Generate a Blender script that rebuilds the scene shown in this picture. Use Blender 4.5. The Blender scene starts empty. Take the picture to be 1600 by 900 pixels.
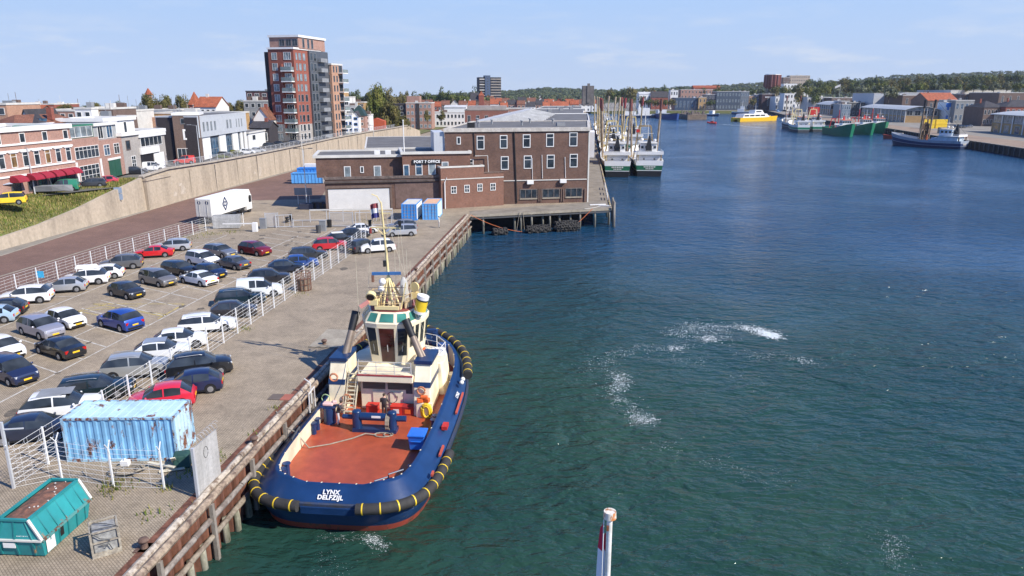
import bpy, math, random
import numpy as np
from mathutils import Vector, Matrix
random.seed(7)
S = bpy.context.scene
COL = S.collection
R = math.radians
# ---------- camera model (also used to turn sighted ground points into world positions)
FPX, PITCH, CAMZ = 1130.0, R(15.1), 19.6
def ray(px, py):
    u = (px - 800) / FPX; v = (450 - py) / FPX
    return (u, math.cos(PITCH) + v * math.sin(PITCH), -math.sin(PITCH) + v * math.cos(PITCH))
def G(px, py, z=0.0):
    d = ray(px, py); t = (z - CAMZ) / d[2]
    return Vector((d[0] * t, d[1] * t, z))
def D(px, py, Y):
    d = ray(px, py); t = Y / d[1]
    return Vector((d[0] * t, Y, CAMZ + d[2] * t))
WZ = -3.3            # water level, quay is z = 0
cam = bpy.data.cameras.new('camera'); camo = bpy.data.objects.new('camera', cam); COL.objects.link(camo)
camo.location = (0, 0, CAMZ); camo.rotation_euler = (R(90) - PITCH, 0, 0)
cam.sensor_width = 36; cam.lens = FPX / 1600 * 36; cam.clip_end = 9000; cam.clip_start = 0.1
S.camera = camo
S.view_settings.view_transform = 'Standard'; S.view_settings.look = 'None'
S.view_settings.exposure = 0.5; S.view_settings.gamma = 1
S.cycles.use_denoising = True
S.cycles.max_bounces = 6; S.cycles.transparent_max_bounces = 8
S.cycles.caustics_reflective = False; S.cycles.caustics_refractive = False

# ---------- node helpers
def newmat(name):
    m = bpy.data.materials.new(name); m.use_nodes = True
    nt = m.node_tree; b = nt.nodes['Principled BSDF']
    return m, nt, b
def nd(nt, typ, **kw):
    n = nt.nodes.new(typ)
    for k, v in kw.items():
        if k in n.inputs: n.inputs[k].default_value = v
        else: setattr(n, k, v)
    return n
def c4(c): return (c[0], c[1], c[2], 1.0)
def mul(c, k): return tuple(min(1.0, x * k) for x in c)
def noise_ramp(nt, coord, scale, lo, hi, c0, c1, detail=5, rough=0.6):
    n = nd(nt, 'ShaderNodeTexNoise'); n.inputs['Scale'].default_value = scale
    n.inputs['Detail'].default_value = detail; n.inputs['Roughness'].default_value = rough
    nt.links.new(coord, n.inputs['Vector'])
    r = nd(nt, 'ShaderNodeValToRGB')
    r.color_ramp.elements[0].position = lo; r.color_ramp.elements[0].color = c4(c0)
    r.color_ramp.elements[1].position = hi; r.color_ramp.elements[1].color = c4(c1)
    nt.links.new(n.outputs['Fac'], r.inputs['Fac'])
    return r.outputs['Color'], n
def mixc(nt, fac, a, b, mode='MIX'):
    n = nd(nt, 'ShaderNodeMix'); n.data_type = 'RGBA'; n.blend_type = mode
    for sock, v in ((n.inputs[0], fac), (n.inputs[6], a), (n.inputs[7], b)):
        if hasattr(v, 'is_output'): nt.links.new(v, sock)
        elif isinstance(v, (int, float)): sock.default_value = v
        else: sock.default_value = c4(v)
    return n.outputs[2]
def bump(nt, b, height, strength=0.3, dist=0.02):
    n = nd(nt, 'ShaderNodeBump'); n.inputs['Strength'].default_value = strength; n.inputs['Distance'].default_value = dist
    nt.links.new(height, n.inputs['Height']); nt.links.new(n.outputs[0], b.inputs['Normal'])
_pc = {}
def paint(col, rough=0.55, metal=0.0, var=0.18, scale=0.8, bumpy=0.0, spec=0.5):
    """painted or raw surface with soft wear in the tone"""
    key = (tuple(round(c, 4) for c in col), rough, metal, var, scale, bumpy)
    if key in _pc: return _pc[key]
    m, nt, b = newmat('paint')
    tc = nd(nt, 'ShaderNodeTexCoord')
    co, n = noise_ramp(nt, tc.outputs['Object'], scale, 0.3, 0.7, mul(col, 1 - var), mul(col, 1 + var * 0.7), 6, 0.65)
    nt.links.new(co, b.inputs['Base Color'])
    b.inputs['Roughness'].default_value = rough; b.inputs['Metallic'].default_value = metal
    b.inputs['Specular IOR Level'].default_value = spec
    if bumpy: bump(nt, b, n.outputs['Fac'], bumpy, 0.05)
    _pc[key] = m
    return m
def brick(c1, c2, mortar, bw=0.22, bh=0.065, stain=0.25, name='brick'):
    m, nt, b = newmat(name)
    uv = nd(nt, 'ShaderNodeUVMap'); tc = nd(nt, 'ShaderNodeTexCoord')
    t = nd(nt, 'ShaderNodeTexBrick')
    t.inputs['Scale'].default_value = 1.0; t.inputs['Brick Width'].default_value = bw; t.inputs['Row Height'].default_value = bh
    t.inputs['Mortar Size'].default_value = 0.008; t.inputs['Color1'].default_value = c4(c1)
    t.inputs['Color2'].default_value = c4(c2); t.inputs['Mortar'].default_value = c4(mortar); t.inputs['Bias'].default_value = -0.1
    nt.links.new(uv.outputs[0], t.inputs['Vector'])
    st, _ = noise_ramp(nt, tc.outputs['Object'], 0.45, 0.3, 0.75, (1 - stain,) * 3, (1 + stain * .3,) * 3, 8, 0.7)
    st2, _ = noise_ramp(nt, tc.outputs['Object'], 3.0, 0.3, 0.7, (0.8,) * 3, (1.12,) * 3, 4)
    x = mixc(nt, 1.0, t.outputs['Color'], st, 'MULTIPLY'); x = mixc(nt, 1.0, x, st2, 'MULTIPLY')
    nt.links.new(x, b.inputs['Base Color']); b.inputs['Roughness'].default_value = 0.9
    bump(nt, b, t.outputs['Fac'], -0.25, 0.01)
    return m
def stained(col, dark, scale=0.5, rough=0.9, streak=False, lo=0.4, hi=0.65, fine=6.0, name='concrete'):
    m, nt, b = newmat(name)
    tc = nd(nt, 'ShaderNodeTexCoord'); co = tc.outputs['Object']
    if streak:
        mp = nd(nt, 'ShaderNodeMapping'); mp.inputs['Scale'].default_value = (1, 1, 0.18)
        nt.links.new(co, mp.inputs['Vector']); co = mp.outputs[0]
    a, _ = noise_ramp(nt, co, scale, lo, hi, dark, col, 9, 0.7)
    f, n2 = noise_ramp(nt, tc.outputs['Object'], fine, 0.3, 0.7, (0.82,) * 3, (1.1,) * 3, 5)
    nt.links.new(mixc(nt, 1.0, a, f, 'MULTIPLY'), b.inputs['Base Color'])
    b.inputs['Roughness'].default_value = rough
    bump(nt, b, n2.outputs['Fac'], 0.25, 0.03)
    return m
def rusty(col, rust=(0.16, 0.06, 0.03), amount=0.5, scale=1.1, rough=0.6, streak=True):
    m, nt, b = newmat('rusty_paint')
    tc = nd(nt, 'ShaderNodeTexCoord'); mp = nd(nt, 'ShaderNodeMapping')
    mp.inputs['Scale'].default_value = (1, 1, 0.45 if streak else 1); nt.links.new(tc.outputs['Object'], mp.inputs['Vector'])
    fac, _ = noise_ramp(nt, mp.outputs[0], scale, amount, amount + 0.05, (0,) * 3, (1,) * 3, 10, 0.72)
    fade, _ = noise_ramp(nt, tc.outputs['Object'], 0.7, 0.3, 0.7, mul(col, 0.75), mul(col, 1.2), 5)
    rr, n2 = noise_ramp(nt, tc.outputs['Object'], 6, 0.3, 0.7, mul(rust, 0.6), mul(rust, 1.5), 5)
    nt.links.new(mixc(nt, fac, fade, rr), b.inputs['Base Color'])
    b.inputs['Roughness'].default_value = rough; bump(nt, b, n2.outputs['Fac'], 0.15, 0.02)
    return m
def tiles(col, name='roof_tiles'):
    m, nt, b = newmat(name)
    uv = nd(nt, 'ShaderNodeUVMap'); tc = nd(nt, 'ShaderNodeTexCoord')
    t = nd(nt, 'ShaderNodeTexBrick'); t.inputs['Scale'].default_value = 1; t.inputs['Brick Width'].default_value = 0.3
    t.inputs['Row Height'].default_value = 0.32; t.inputs['Mortar Size'].default_value = 0.03
    t.inputs['Color1'].default_value = c4(mul(col, 0.85)); t.inputs['Color2'].default_value = c4(mul(col, 1.2)); t.inputs['Mortar'].default_value = c4(mul(col, 0.5))
    nt.links.new(uv.outputs[0], t.inputs['Vector'])
    st, _ = noise_ramp(nt, tc.outputs['Object'], 0.6, 0.35, 0.7, (0.65,) * 3, (1.1,) * 3, 7)
    nt.links.new(mixc(nt, 1.0, t.outputs['Color'], st, 'MULTIPLY'), b.inputs['Base Color']); b.inputs['Roughness'].default_value = 0.85
    return m
def glassy(col, rough=0.06, var=0.5):
    m, nt, b = newmat('window_glass')
    tc = nd(nt, 'ShaderNodeTexCoord'); oi = nd(nt, 'ShaderNodeObjectInfo')
    ad = nd(nt, 'ShaderNodeVectorMath'); ad.operation = 'ADD'
    nt.links.new(tc.outputs['Object'], ad.inputs[0]); nt.links.new(oi.outputs['Location'], ad.inputs[1])
    c, _ = noise_ramp(nt, ad.outputs[0], 0.7, 0.35, 0.65, mul(col, 1 - var), mul(col, 1 + var), 2)
    nt.links.new(c, b.inputs['Base Color']); b.inputs['Roughness'].default_value = rough; b.inputs['IOR'].default_value = 1.5
    return m
def carpaint(col, metal=0.0):
    m, nt, b = newmat('car_paint')
    b.inputs['Base Color'].default_value = c4(col); b.inputs['Metallic'].default_value = metal
    b.inputs['Roughness'].default_value = 0.35; b.inputs['Coat Weight'].default_value = 0.8; b.inputs['Coat Roughness'].default_value = 0.05
    return m
def leafmat(col, var=0.35):
    m, nt, b = newmat('foliage')
    tc = nd(nt, 'ShaderNodeTexCoord')
    a, _ = noise_ramp(nt, tc.outputs['Object'], 0.25, 0.3, 0.7, mul(col, 1 - var), mul(col, 1 + var), 3)
    f, _ = noise_ramp(nt, tc.outputs['Object'], 2.5, 0.3, 0.7, (0.7,) * 3, (1.3, 1.25, 1.0), 2)
    nt.links.new(mixc(nt, 1.0, a, f, 'MULTIPLY'), b.inputs['Base Color']); b.inputs['Roughness'].default_value = 0.8
    b.inputs['Specular IOR Level'].default_value = 0.2
    return m

# ---------- mesh builder
class MB:
    def __init__(s): s.v = []; s.f = []; s.m = []
    def add(s, vs, fs, mi=0):
        o = len(s.v); s.v += [tuple(p) for p in vs]
        for f in fs: s.f.append(tuple(i + o for i in f)); s.m.append(mi)
        return s
    def box(s, x0, y0, z0, x1, y1, z1, mi=0):
        return s.add([(x0,y0,z0),(x1,y0,z0),(x1,y1,z0),(x0,y1,z0),(x0,y0,z1),(x1,y0,z1),(x1,y1,z1),(x0,y1,z1)],
                     [(3,2,1,0),(4,5,6,7),(0,1,5,4),(1,2,6,5),(2,3,7,6),(3,0,4,7)], mi)
    def cbox(s, c, sz, mi=0, rz=0.0, top=(1, 1)):
        ca, sa = math.cos(rz), math.sin(rz); vs = []
        for k, t in ((-1, (1, 1)), (1, top)):
            for (i, j) in ((-1,-1),(1,-1),(1,1),(-1,1)):
                x = i * sz[0] / 2 * t[0]; y = j * sz[1] / 2 * t[1]
                vs.append((c[0] + x*ca - y*sa, c[1] + x*sa + y*ca, c[2] + k * sz[2] / 2))
        return s.add(vs, [(3,2,1,0),(4,5,6,7),(0,1,5,4),(1,2,6,5),(2,3,7,6),(3,0,4,7)], mi)
    def beam(s, p, q, w, h, mi=0):
        p = Vector(p); q = Vector(q); d = (q - p)
        if d.length < 1e-6: return s
        d.normalize(); up = Vector((0, 0, 1)) if abs(d.z) < 0.95 else Vector((0, 1, 0))
        x = d.cross(up).normalized(); y = x.cross(d).normalized(); vs = []
        for c in (p, q):
            for (i, j) in ((-1,-1),(1,-1),(1,1),(-1,1)): vs.append(c + x * (i * w / 2) + y * (j * h / 2))
        return s.add(vs, [(3,2,1,0),(4,5,6,7),(0,1,5,4),(1,2,6,5),(2,3,7,6),(3,0,4,7)], mi)
    def cyl(s, p, q, r1, r2=None, n=8, mi=0, cap=True):
        if r2 is None: r2 = r1
        p = Vector(p); q = Vector(q); d = (q - p)
        if d.length < 1e-6: return s
        d.normalize(); up = Vector((0, 0, 1)) if abs(d.z) < 0.95 else Vector((1, 0, 0))
        x = d.cross(up).normalized(); y = x.cross(d).normalized(); vs = []
        for c, r in ((p, r1), (q, r2)):
            for k in range(n):
                a = 2 * math.pi * k / n; vs.append(c + x * (r * math.cos(a)) + y * (r * math.sin(a)))
        fs = [(k, k + n, (k + 1) % n + n, (k + 1) % n) for k in range(n)]
        if cap: fs += [tuple(range(n)), tuple(range(2 * n - 1, n - 1, -1))]
        return s.add(vs, fs, mi)
    def tube(s, pts, r, n=6, mi=0, closed=False, rs=None):
        pts = [Vector(p) for p in pts]; L = len(pts); vs = []
        for i, p in enumerate(pts):
            a = pts[i - 1] if (i > 0 or closed) else p; b = pts[(i + 1) % L] if (i < L - 1 or closed) else p
            d = (b - a).normalized(); up = Vector((0, 0, 1)) if abs(d.z) < 0.95 else Vector((1, 0, 0))
            x = d.cross(up).normalized(); y = x.cross(d).normalized(); rr = rs[i] if rs else r
            for k in range(n):
                t = 2 * math.pi * k / n; vs.append(p + x * (rr * math.cos(t)) + y * (rr * math.sin(t)))
        fs = []
        for i in range(L if closed else L - 1):
            j = (i + 1) % L
            for k in range(n): fs.append((i*n + k, j*n + k, j*n + (k+1) % n, i*n + (k+1) % n))
        if not closed: fs += [tuple(range(n)), tuple(range(L*n - 1, (L-1)*n - 1, -1))]
        return s.add(vs, fs, mi)
    def prism(s, pts, z0, z1, mi=0, top=None):
        """vertical prism of a counter-clockwise outline"""
        n = len(pts); t = top or pts
        vs = [(p[0], p[1], z0) for p in pts] + [(p[0], p[1], z1) for p in t]
        fs = [tuple(range(n - 1, -1, -1)), tuple(range(n, 2 * n))] + [(k, (k+1) % n, (k+1) % n + n, k + n) for k in range(n)]
        return s.add(vs, fs, mi)
    def side(s, pts, y0, y1, mi=0):
        """outline in x,z swept along y"""
        n = len(pts)
        vs = [(p[0], y0, p[1]) for p in pts] + [(p[0], y1, p[1]) for p in pts]
        fs = [tuple(range(n)), tuple(range(2*n - 1, n - 1, -1))] + [((k+1) % n, k, k + n, (k+1) % n + n) for k in range(n)]
        return s.add(vs, fs, mi)
    def loft(s, rings, mi=0, closed=True, cap0=False, cap1=False):
        n = len(rings[0]); vs = [p for r in rings for p in r]; fs = []
        for i in range(len(rings) - 1):
            for k in range(n if closed else n - 1):
                fs.append((i*n + k, i*n + (k+1) % n, (i+1)*n + (k+1) % n, (i+1)*n + k))
        if cap0: fs.append(tuple(range(n - 1, -1, -1)))
        if cap1: fs.append(tuple(range((len(rings)-1)*n, len(rings)*n)))
        return s.add(vs, fs, mi)
    def sph(s, c, r, nu=10, nv=6, mi=0, sc=(1, 1, 1)):
        rings = []
        for j in range(1, nv):
            t = math.pi * j / nv
            rings.append([(c[0] + r*sc[0]*math.sin(t)*math.cos(2*math.pi*k/nu), c[1] + r*sc[1]*math.sin(t)*math.sin(2*math.pi*k/nu), c[2] - r*sc[2]*math.cos(t)) for k in range(nu)])
        return s.loft(rings, mi, True, True, True)
    def disc(s, c, axis, r0, r1, n=12, mi=0):
        """flat ring facing axis"""
        d = Vector(axis).normalized(); up = Vector((0, 0, 1)) if abs(d.z) < 0.95 else Vector((1, 0, 0))
        x = d.cross(up).normalized(); y = x.cross(d).normalized(); c = Vector(c)
        vs = [c + x*(r*math.cos(2*math.pi*k/n)) + y*(r*math.sin(2*math.pi*k/n)) for r in (r0, r1) for k in range(n)]
        return s.add(vs, [(k, (k+1) % n, (k+1) % n + n, k + n) for k in range(n)], mi)
    def data(s, name, mats, smooth=False, uv=True, fix=True):
        me = bpy.data.meshes.new(name); me.from_pydata(s.v, [], s.f)
        if not isinstance(mats, (list, tuple)): mats = [mats]
        for m in mats: me.materials.append(m)
        if len(mats) > 1: me.polygons.foreach_set('material_index', s.m)
        if fix and len(s.f) < 30000:
            import bmesh
            bm = bmesh.new(); bm.from_mesh(me); bmesh.ops.recalc_face_normals(bm, faces=bm.faces); bm.to_mesh(me); bm.free()
        if smooth:
            me.polygons.foreach_set('use_smooth', [True] * len(me.polygons))
            if smooth != 'all': me.set_sharp_from_angle(angle=R(35))
        if uv:
            ul = me.uv_layers.new(name='UVMap')
            vs = me.vertices
            for p in me.polygons:
                n = p.normal
                if abs(n.z) > 0.98: ax, ay = Vector((1, 0, 0)), Vector((0, 1, 0))
                else:
                    ax = Vector((-n.y, n.x, 0)).normalized(); ay = n.cross(ax)
                for li in p.loop_indices:
                    c = vs[me.loops[li].vertex_index].co
                    ul.data[li].uv = (c.dot(ax), c.dot(ay))
        me.update()
        return me
    def build(s, name, mats, parent=None, smooth=False, uv=True, loc=(0, 0, 0), rz=0.0, bevel=0.0):
        o = bpy.data.objects.new(name, s.data(name, mats, smooth, uv)); COL.objects.link(o)
        o.location = loc; o.rotation_euler = (0, 0, rz)
        if parent: o.parent = parent
        if bevel:
            md = o.modifiers.new('edge', 'BEVEL'); md.width = bevel; md.segments = 2; md.limit_method = 'ANGLE'; md.angle_limit = R(40)
        return o
def tag(o, label=None, cat=None, group=None, kind=None):
    if label: o['label'] = label
    if cat: o['category'] = cat
    if group: o['group'] = group
    if kind: o['kind'] = kind
    return o
def thing(name, label, cat, loc=(0, 0, 0), rz=0.0, group=None):
    o = bpy.data.objects.new(name, None); COL.objects.link(o); o.location = loc; o.rotation_euler = (0, 0, rz); o.empty_display_size = 0.3
    return tag(o, label, cat, group)
def inst(me, name, parent=None, loc=(0, 0, 0), rz=0.0, rot=None, mat=None):
    o = bpy.data.objects.new(name, me); COL.objects.link(o); o.location = loc; o.rotation_euler = rot or (0, 0, rz)
    if parent: o.parent = parent
    if mat:
        o.material_slots[0].link = 'OBJECT'; o.material_slots[0].material = mat
    return o
def text(body, size, m, name, parent=None, loc=(0, 0, 0), rot=(0, 0, 0), ext=0.01, sp=1.0, bold=0.0):
    cu = bpy.data.curves.new(name, 'FONT'); cu.body = body; cu.size = size; cu.align_x = 'CENTER'; cu.align_y = 'CENTER'
    cu.extrude = ext; cu.space_character = sp; cu.offset = bold; cu.space_line = 0.85
    t = bpy.data.objects.new(name, cu); COL.objects.link(t)
    me = bpy.data.meshes.new_from_object(t.evaluated_get(bpy.context.evaluated_depsgraph_get()))
    bpy.data.objects.remove(t); bpy.data.curves.remove(cu)
    me.materials.clear(); me.materials.append(m); me.name = name
    o = bpy.data.objects.new(name, me); COL.objects.link(o); o.location = loc; o.rotation_euler = rot
    if parent: o.parent = parent
    return o
ORD = ['first','second','third','fourth','fifth','sixth','seventh','eighth','ninth','tenth','eleventh','twelfth','thirteenth','fourteenth','fifteenth','sixteenth','seventeenth','eighteenth','nineteenth','twentieth']
def ordw(i):
    if i < 20: return ORD[i]
    t = {2: 'twenty', 3: 'thirty', 4: 'forty', 5: 'fifty', 6: 'sixty', 7: 'seventy'}[(i + 1) // 10]; r = (i + 1) % 10
    return (t + '-' + ORD[r - 1]) if r else t[:-1] + 'ieth'

# ---------- shared materials
WHITE = paint((0.78, 0.77, 0.74), 0.5, 0, 0.08)
OFFW = paint((0.62, 0.60, 0.55), 0.6, 0, 0.15)
CREAM = paint((0.86, 0.76, 0.54), 0.45, 0, 0.10, 0.6)
NAVY = paint((0.010, 0.036, 0.112), 0.3, 0, 0.25, 0.7)
BLACK = paint((0.012, 0.012, 0.013), 0.5, 0, 0.3)
RUBBER = paint((0.034, 0.032, 0.03), 0.8, 0, 0.4, 2.0, 0.3)
STEEL = paint((0.42, 0.43, 0.43), 0.45, 0.6, 0.15)
GALV = paint((0.60, 0.61, 0.62), 0.45, 0.3, 0.12)
GREY = paint((0.25, 0.26, 0.27), 0.6, 0, 0.2)
DGREY = paint((0.07, 0.072, 0.075), 0.7, 0, 0.25)
YELLOW = paint((0.80, 0.55, 0.03), 0.5, 0, 0.15)
MASTY = paint((0.80, 0.66, 0.33), 0.55, 0, 0.15)
REDP = paint((0.55, 0.03, 0.02), 0.5, 0, 0.15)
ORANGE = paint((0.75, 0.14, 0.03), 0.5, 0, 0.15)
BLUEP = paint((0.03, 0.20, 0.62), 0.5, 0, 0.2)
WOOD = stained((0.40, 0.31, 0.22), (0.12, 0.08, 0.06), 2.4, 0.85, lo=.36, hi=.6, name='weathered_timber')
RUST = stained((0.24, 0.10, 0.06), (0.09, 0.035, 0.02), 1.5, 0.85, streak=True, name='rusted_steel')
CONC = stained((0.40, 0.355, 0.28), (0.27, 0.235, 0.18), 0.5, 0.9, streak=True)
ROOFG = stained((0.17, 0.165, 0.16), (0.11, 0.105, 0.10), 0.3, 0.9, name='bitumen_roof')
ROOFW = stained((0.62, 0.62, 0.61), (0.46, 0.46, 0.45), 0.3, 0.7, name='white_roof')
GLASS = glassy((0.03, 0.04, 0.05))
GLASSL = glassy((0.20, 0.24, 0.26), 0.15, 0.4)
GLASSB = glassy((0.05, 0.10, 0.16), 0.08)
ROPE = paint((0.30, 0.26, 0.20), 0.9, 0, 0.3, 5.0)
ROPEO = paint((0.60, 0.16, 0.05), 0.8, 0, 0.3, 5.0)
BR_DK = brick((0.20, 0.098, 0.068), (0.14, 0.073, 0.054), (0.17, 0.13, 0.105), stain=0.42)
BR_RED = brick((0.36, 0.095, 0.06), (0.29, 0.075, 0.05), (0.24, 0.12, 0.09))
BR_PINK = brick((0.45, 0.24, 0.18), (0.38, 0.19, 0.14), (0.42, 0.32, 0.27))
BR_OCH = brick((0.55, 0.33, 0.13), (0.46, 0.27, 0.10), (0.42, 0.32, 0.2))
BR_GREY = brick((0.44, 0.40, 0.36), (0.36, 0.32, 0.29), (0.4, 0.38, 0.35))
BR_BRN = brick((0.20, 0.13, 0.10), (0.16, 0.10, 0.08), (0.17, 0.14, 0.12))
BR_BLK = brick((0.05, 0.04, 0.045), (0.035, 0.03, 0.035), (0.05, 0.045, 0.045))
BR_ORG = brick((0.50, 0.26, 0.165), (0.42, 0.215, 0.135), (0.5, 0.36, 0.26))
TILE_R = tiles((0.40, 0.105, 0.045)); TILE_D = tiles((0.06, 0.055, 0.06)); TILE_O = tiles((0.44, 0.125, 0.055)); TILE_B = tiles((0.24, 0.10, 0.06))
CLAD = paint((0.53, 0.55, 0.57), 0.5, 0.1, 0.08)

# ---------- world and sun
SUN_AZ = math.atan2(0.88, -0.47); SUN_EL = R(41)
w = bpy.data.worlds.new('World'); S.world = w; w.use_nodes = True
nt = w.node_tree; bg = nt.nodes['Background']
sky = nd(nt, 'ShaderNodeTexSky'); sky.sky_type = 'NISHITA'; sky.sun_disc = False
sky.sun_elevation = SUN_EL; sky.sun_rotation = SUN_AZ; sky.altitude = 0; sky.air_density = 1.0; sky.dust_density = 0.0; sky.ozone_density = 3.5
tc = nd(nt, 'ShaderNodeTexCoord'); sp = nd(nt, 'ShaderNodeSeparateXYZ'); nt.links.new(tc.outputs['Generated'], sp.inputs[0])
mp = nd(nt, 'ShaderNodeMapping'); mp.inputs['Scale'].default_value = (1.0, 1.0, 5.5); nt.links.new(tc.outputs['Generated'], mp.inputs[0])
cl, _ = noise_ramp(nt, mp.outputs[0], 6.0, 0.50, 0.72, (0,) * 3, (1,) * 3, 9, 0.62)
band = nd(nt, 'ShaderNodeValToRGB'); e = band.color_ramp.elements
e[0].position = 0.0; e[0].color = (0, 0, 0, 1); e[1].position = 0.30; e[1].color = (0, 0, 0, 1)
for p_, v_ in ((0.018, 0.35), (0.042, 0.95), (0.075, 0.35), (0.13, 0.12)):
    x = band.color_ramp.elements.new(p_); x.color = (v_, v_, v_, 1)
nt.links.new(sp.outputs['Z'], band.inputs['Fac'])
fac = mixc(nt, 1.0, cl, band.outputs['Color'], 'MULTIPLY')
skyt = mixc(nt, 1.0, sky.outputs[0], (0.82, 1.30, 2.05), 'MULTIPLY')
low = nd(nt, 'ShaderNodeValToRGB'); le = low.color_ramp.elements; le[0].position = 0.0; le[0].color = (.55, .665, .87, 1); le[1].position = .14; le[1].color = (.41, .615, .97, 1)
nt.links.new(sp.outputs['Z'], low.inputs['Fac']); lowc = mixc(nt, 1.0, low.outputs['Color'], (10, 10, 10), 'MULTIPLY')
hb_ = nd(nt, 'ShaderNodeMapRange'); nt.links.new(sp.outputs['Z'], hb_.inputs[0]); hb_.inputs[1].default_value = 0.11; hb_.inputs[2].default_value = 0.30
skyt = mixc(nt, hb_.outputs[0], lowc, skyt)
skyc = mixc(nt, fac, skyt, (7.8, 8.2, 9.0))
nt.links.new(skyc, bg.inputs['Color']); bg.inputs['Strength'].default_value = 0.072
sl = bpy.data.lights.new('sun', 'SUN'); sl.energy = 4.7; sl.angle = R(0.5); sl.color = (1.0, 0.93, 0.81)
so = bpy.data.objects.new('sun', sl); COL.objects.link(so)
sd = Vector((math.sin(SUN_AZ) * math.cos(SUN_EL), math.cos(SUN_AZ) * math.cos(SUN_EL), math.sin(SUN_EL)))
so.rotation_euler = sd.to_track_quat('Z', 'Y').to_euler(); so.location = (60, -30, 80)
# ================= ground, water, quay =================
QA = G(226, 890); QB = G(735, 336)
QD = (QB - QA).normalized(); QL = Vector((-QD.y, QD.x, 0))       # along the quay, and inland
QO = QA - QD * (QA.y / QD.y)                                      # where the edge line meets Y = 0
QAZ = math.atan2(QD.y, QD.x) - math.pi / 2                        # rotation of a frame whose +Y runs along the quay
def Q(s, t, z=0.0):
    p = QO + QD * s + QL * t
    return Vector((p.x, p.y, z))
def sheet(name, pts, z, m, kind='structure'):
    me = bpy.data.meshes.new(name); me.from_pydata([(p[0], p[1], z) for p in pts], [], [tuple(range(len(pts)))])
    me.materials.append(m); uv = me.uv_layers.new(name='UVMap')
    for l in me.loops: uv.data[l.index].uv = me.vertices[l.vertex_index].co[:2]
    if me.polygons[0].normal.z < 0: me.flip_normals()
    o = bpy.data.objects.new(name, me); COL.objects.link(o); o['kind'] = kind
    return o
def pavers(c1, c2, mortar, bw, bh, stain, lo, hi, rot=0.1, name='pavers', big=0.05):
    m, nt, b = newmat(name)
    uv = nd(nt, 'ShaderNodeUVMap'); tc = nd(nt, 'ShaderNodeTexCoord')
    mp = nd(nt, 'ShaderNodeMapping'); mp.inputs['Rotation'].default_value = (0, 0, rot); nt.links.new(uv.outputs[0], mp.inputs[0])
    t = nd(nt, 'ShaderNodeTexBrick'); t.inputs['Scale'].default_value = 1; t.inputs['Brick Width'].default_value = bw; t.inputs['Row Height'].default_value = bh
    t.inputs['Mortar Size'].default_value = 0.016; t.inputs['Color1'].default_value = c4(c1); t.inputs['Color2'].default_value = c4(c2); t.inputs['Mortar'].default_value = c4(mortar)
    nt.links.new(mp.outputs[0], t.inputs[0])
    a, _ = noise_ramp(nt, tc.outputs['Object'], big, 0.3, 0.7, (lo,) * 3, (hi,) * 3, 10, 0.68)
    a2, _ = noise_ramp(nt, tc.outputs['Object'], 0.6, 0.45, 0.7, (1.0,) * 3, (1 - stain,) * 3, 8, 0.7)
    a3, _ = noise_ramp(nt, tc.outputs['Object'], 5.0, 0.3, 0.7, (0.85,) * 3, (1.13,) * 3, 4)
    x = mixc(nt, 1.0, t.outputs['Color'], a, 'MULTIPLY'); x = mixc(nt, 1.0, x, a2, 'MULTIPLY'); x = mixc(nt, 1.0, x, a3, 'MULTIPLY')
    a4, _ = noise_ramp(nt, tc.outputs['Object'], 0.22, 0.35, 0.62, (0.84,) * 3, (1.08,) * 3, 9, 0.75); x = mixc(nt, 1.0, x, a4, 'MULTIPLY')
    nt.links.new(x, b.inputs['Base Color']); b.inputs['Roughness'].default_value = 0.92
    bump(nt, b, t.outputs['Fac'], -0.3, 0.012)
    return m
PAVE = pavers((0.43, 0.35, 0.255), (0.36, 0.29, 0.205), (0.22, 0.175, 0.12), 0.22, 0.11, 0.3, 0.76, 1.15, 0.75)
REDROAD = pavers((0.25, 0.137, 0.098), (0.205, 0.113, 0.08), (0.11, 0.075, 0.065), 0.22, 0.11, 0.15, 0.85, 1.15, 0.06, 'red_pavers')
ASPH = stained((0.17, 0.16, 0.15), (0.12, 0.115, 0.105), 0.3, 0.92, name='asphalt')
LANDM = stained((0.30, 0.27, 0.22), (0.20, 0.18, 0.15), 0.12, 0.95, fine=2.0, name='ground_surface')
GRASSM = stained((0.115, 0.15, 0.035), (0.17, 0.155, 0.06), 0.3, 0.95, fine=3.0, name='grass')

# water
m, nt, b = newmat('harbour_water')
tc = nd(nt, 'ShaderNodeTexCoord'); co = tc.outputs['Object']
wc, _ = noise_ramp(nt, co, 0.03, 0.35, 0.68, (0.011, 0.041, 0.033), (0.025, 0.062, 0.036), 5, 0.6)
vd = nd(nt, 'ShaderNodeVectorMath'); vd.operation = 'DISTANCE'; nt.links.new(co, vd.inputs[0]); vd.inputs[1].default_value = (14, 30, WZ)
mr = nd(nt, 'ShaderNodeMapRange'); mr.interpolation_type = 'SMOOTHSTEP'; nt.links.new(vd.outputs['Value'], mr.inputs[0]); mr.inputs[1].default_value = 18; mr.inputs[2].default_value = 105
wc = mixc(nt, mr.outputs[0], wc, (0.008, 0.046, 0.103))    # turbid green round the berth; blue sky reflection painted into the far colour
nt.links.new(wc, b.inputs['Base Color']); b.inputs['Roughness'].default_value = 0.13; b.inputs['IOR'].default_value = 1.33
mpw = nd(nt, 'ShaderNodeMapping'); mpw.inputs['Rotation'].default_value = (0, 0, R(25)); mpw.inputs['Scale'].default_value = (1, 1.9, 1); nt.links.new(co, mpw.inputs[0])
def wnoise(sc, det, dist=0.0, v=None):
    n = nd(nt, 'ShaderNodeTexNoise'); n.inputs['Scale'].default_value = sc; n.inputs['Detail'].default_value = det; n.inputs['Distortion'].default_value = dist
    nt.links.new(v or mpw.outputs[0], n.inputs['Vector']); return n.outputs['Fac']
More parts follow.
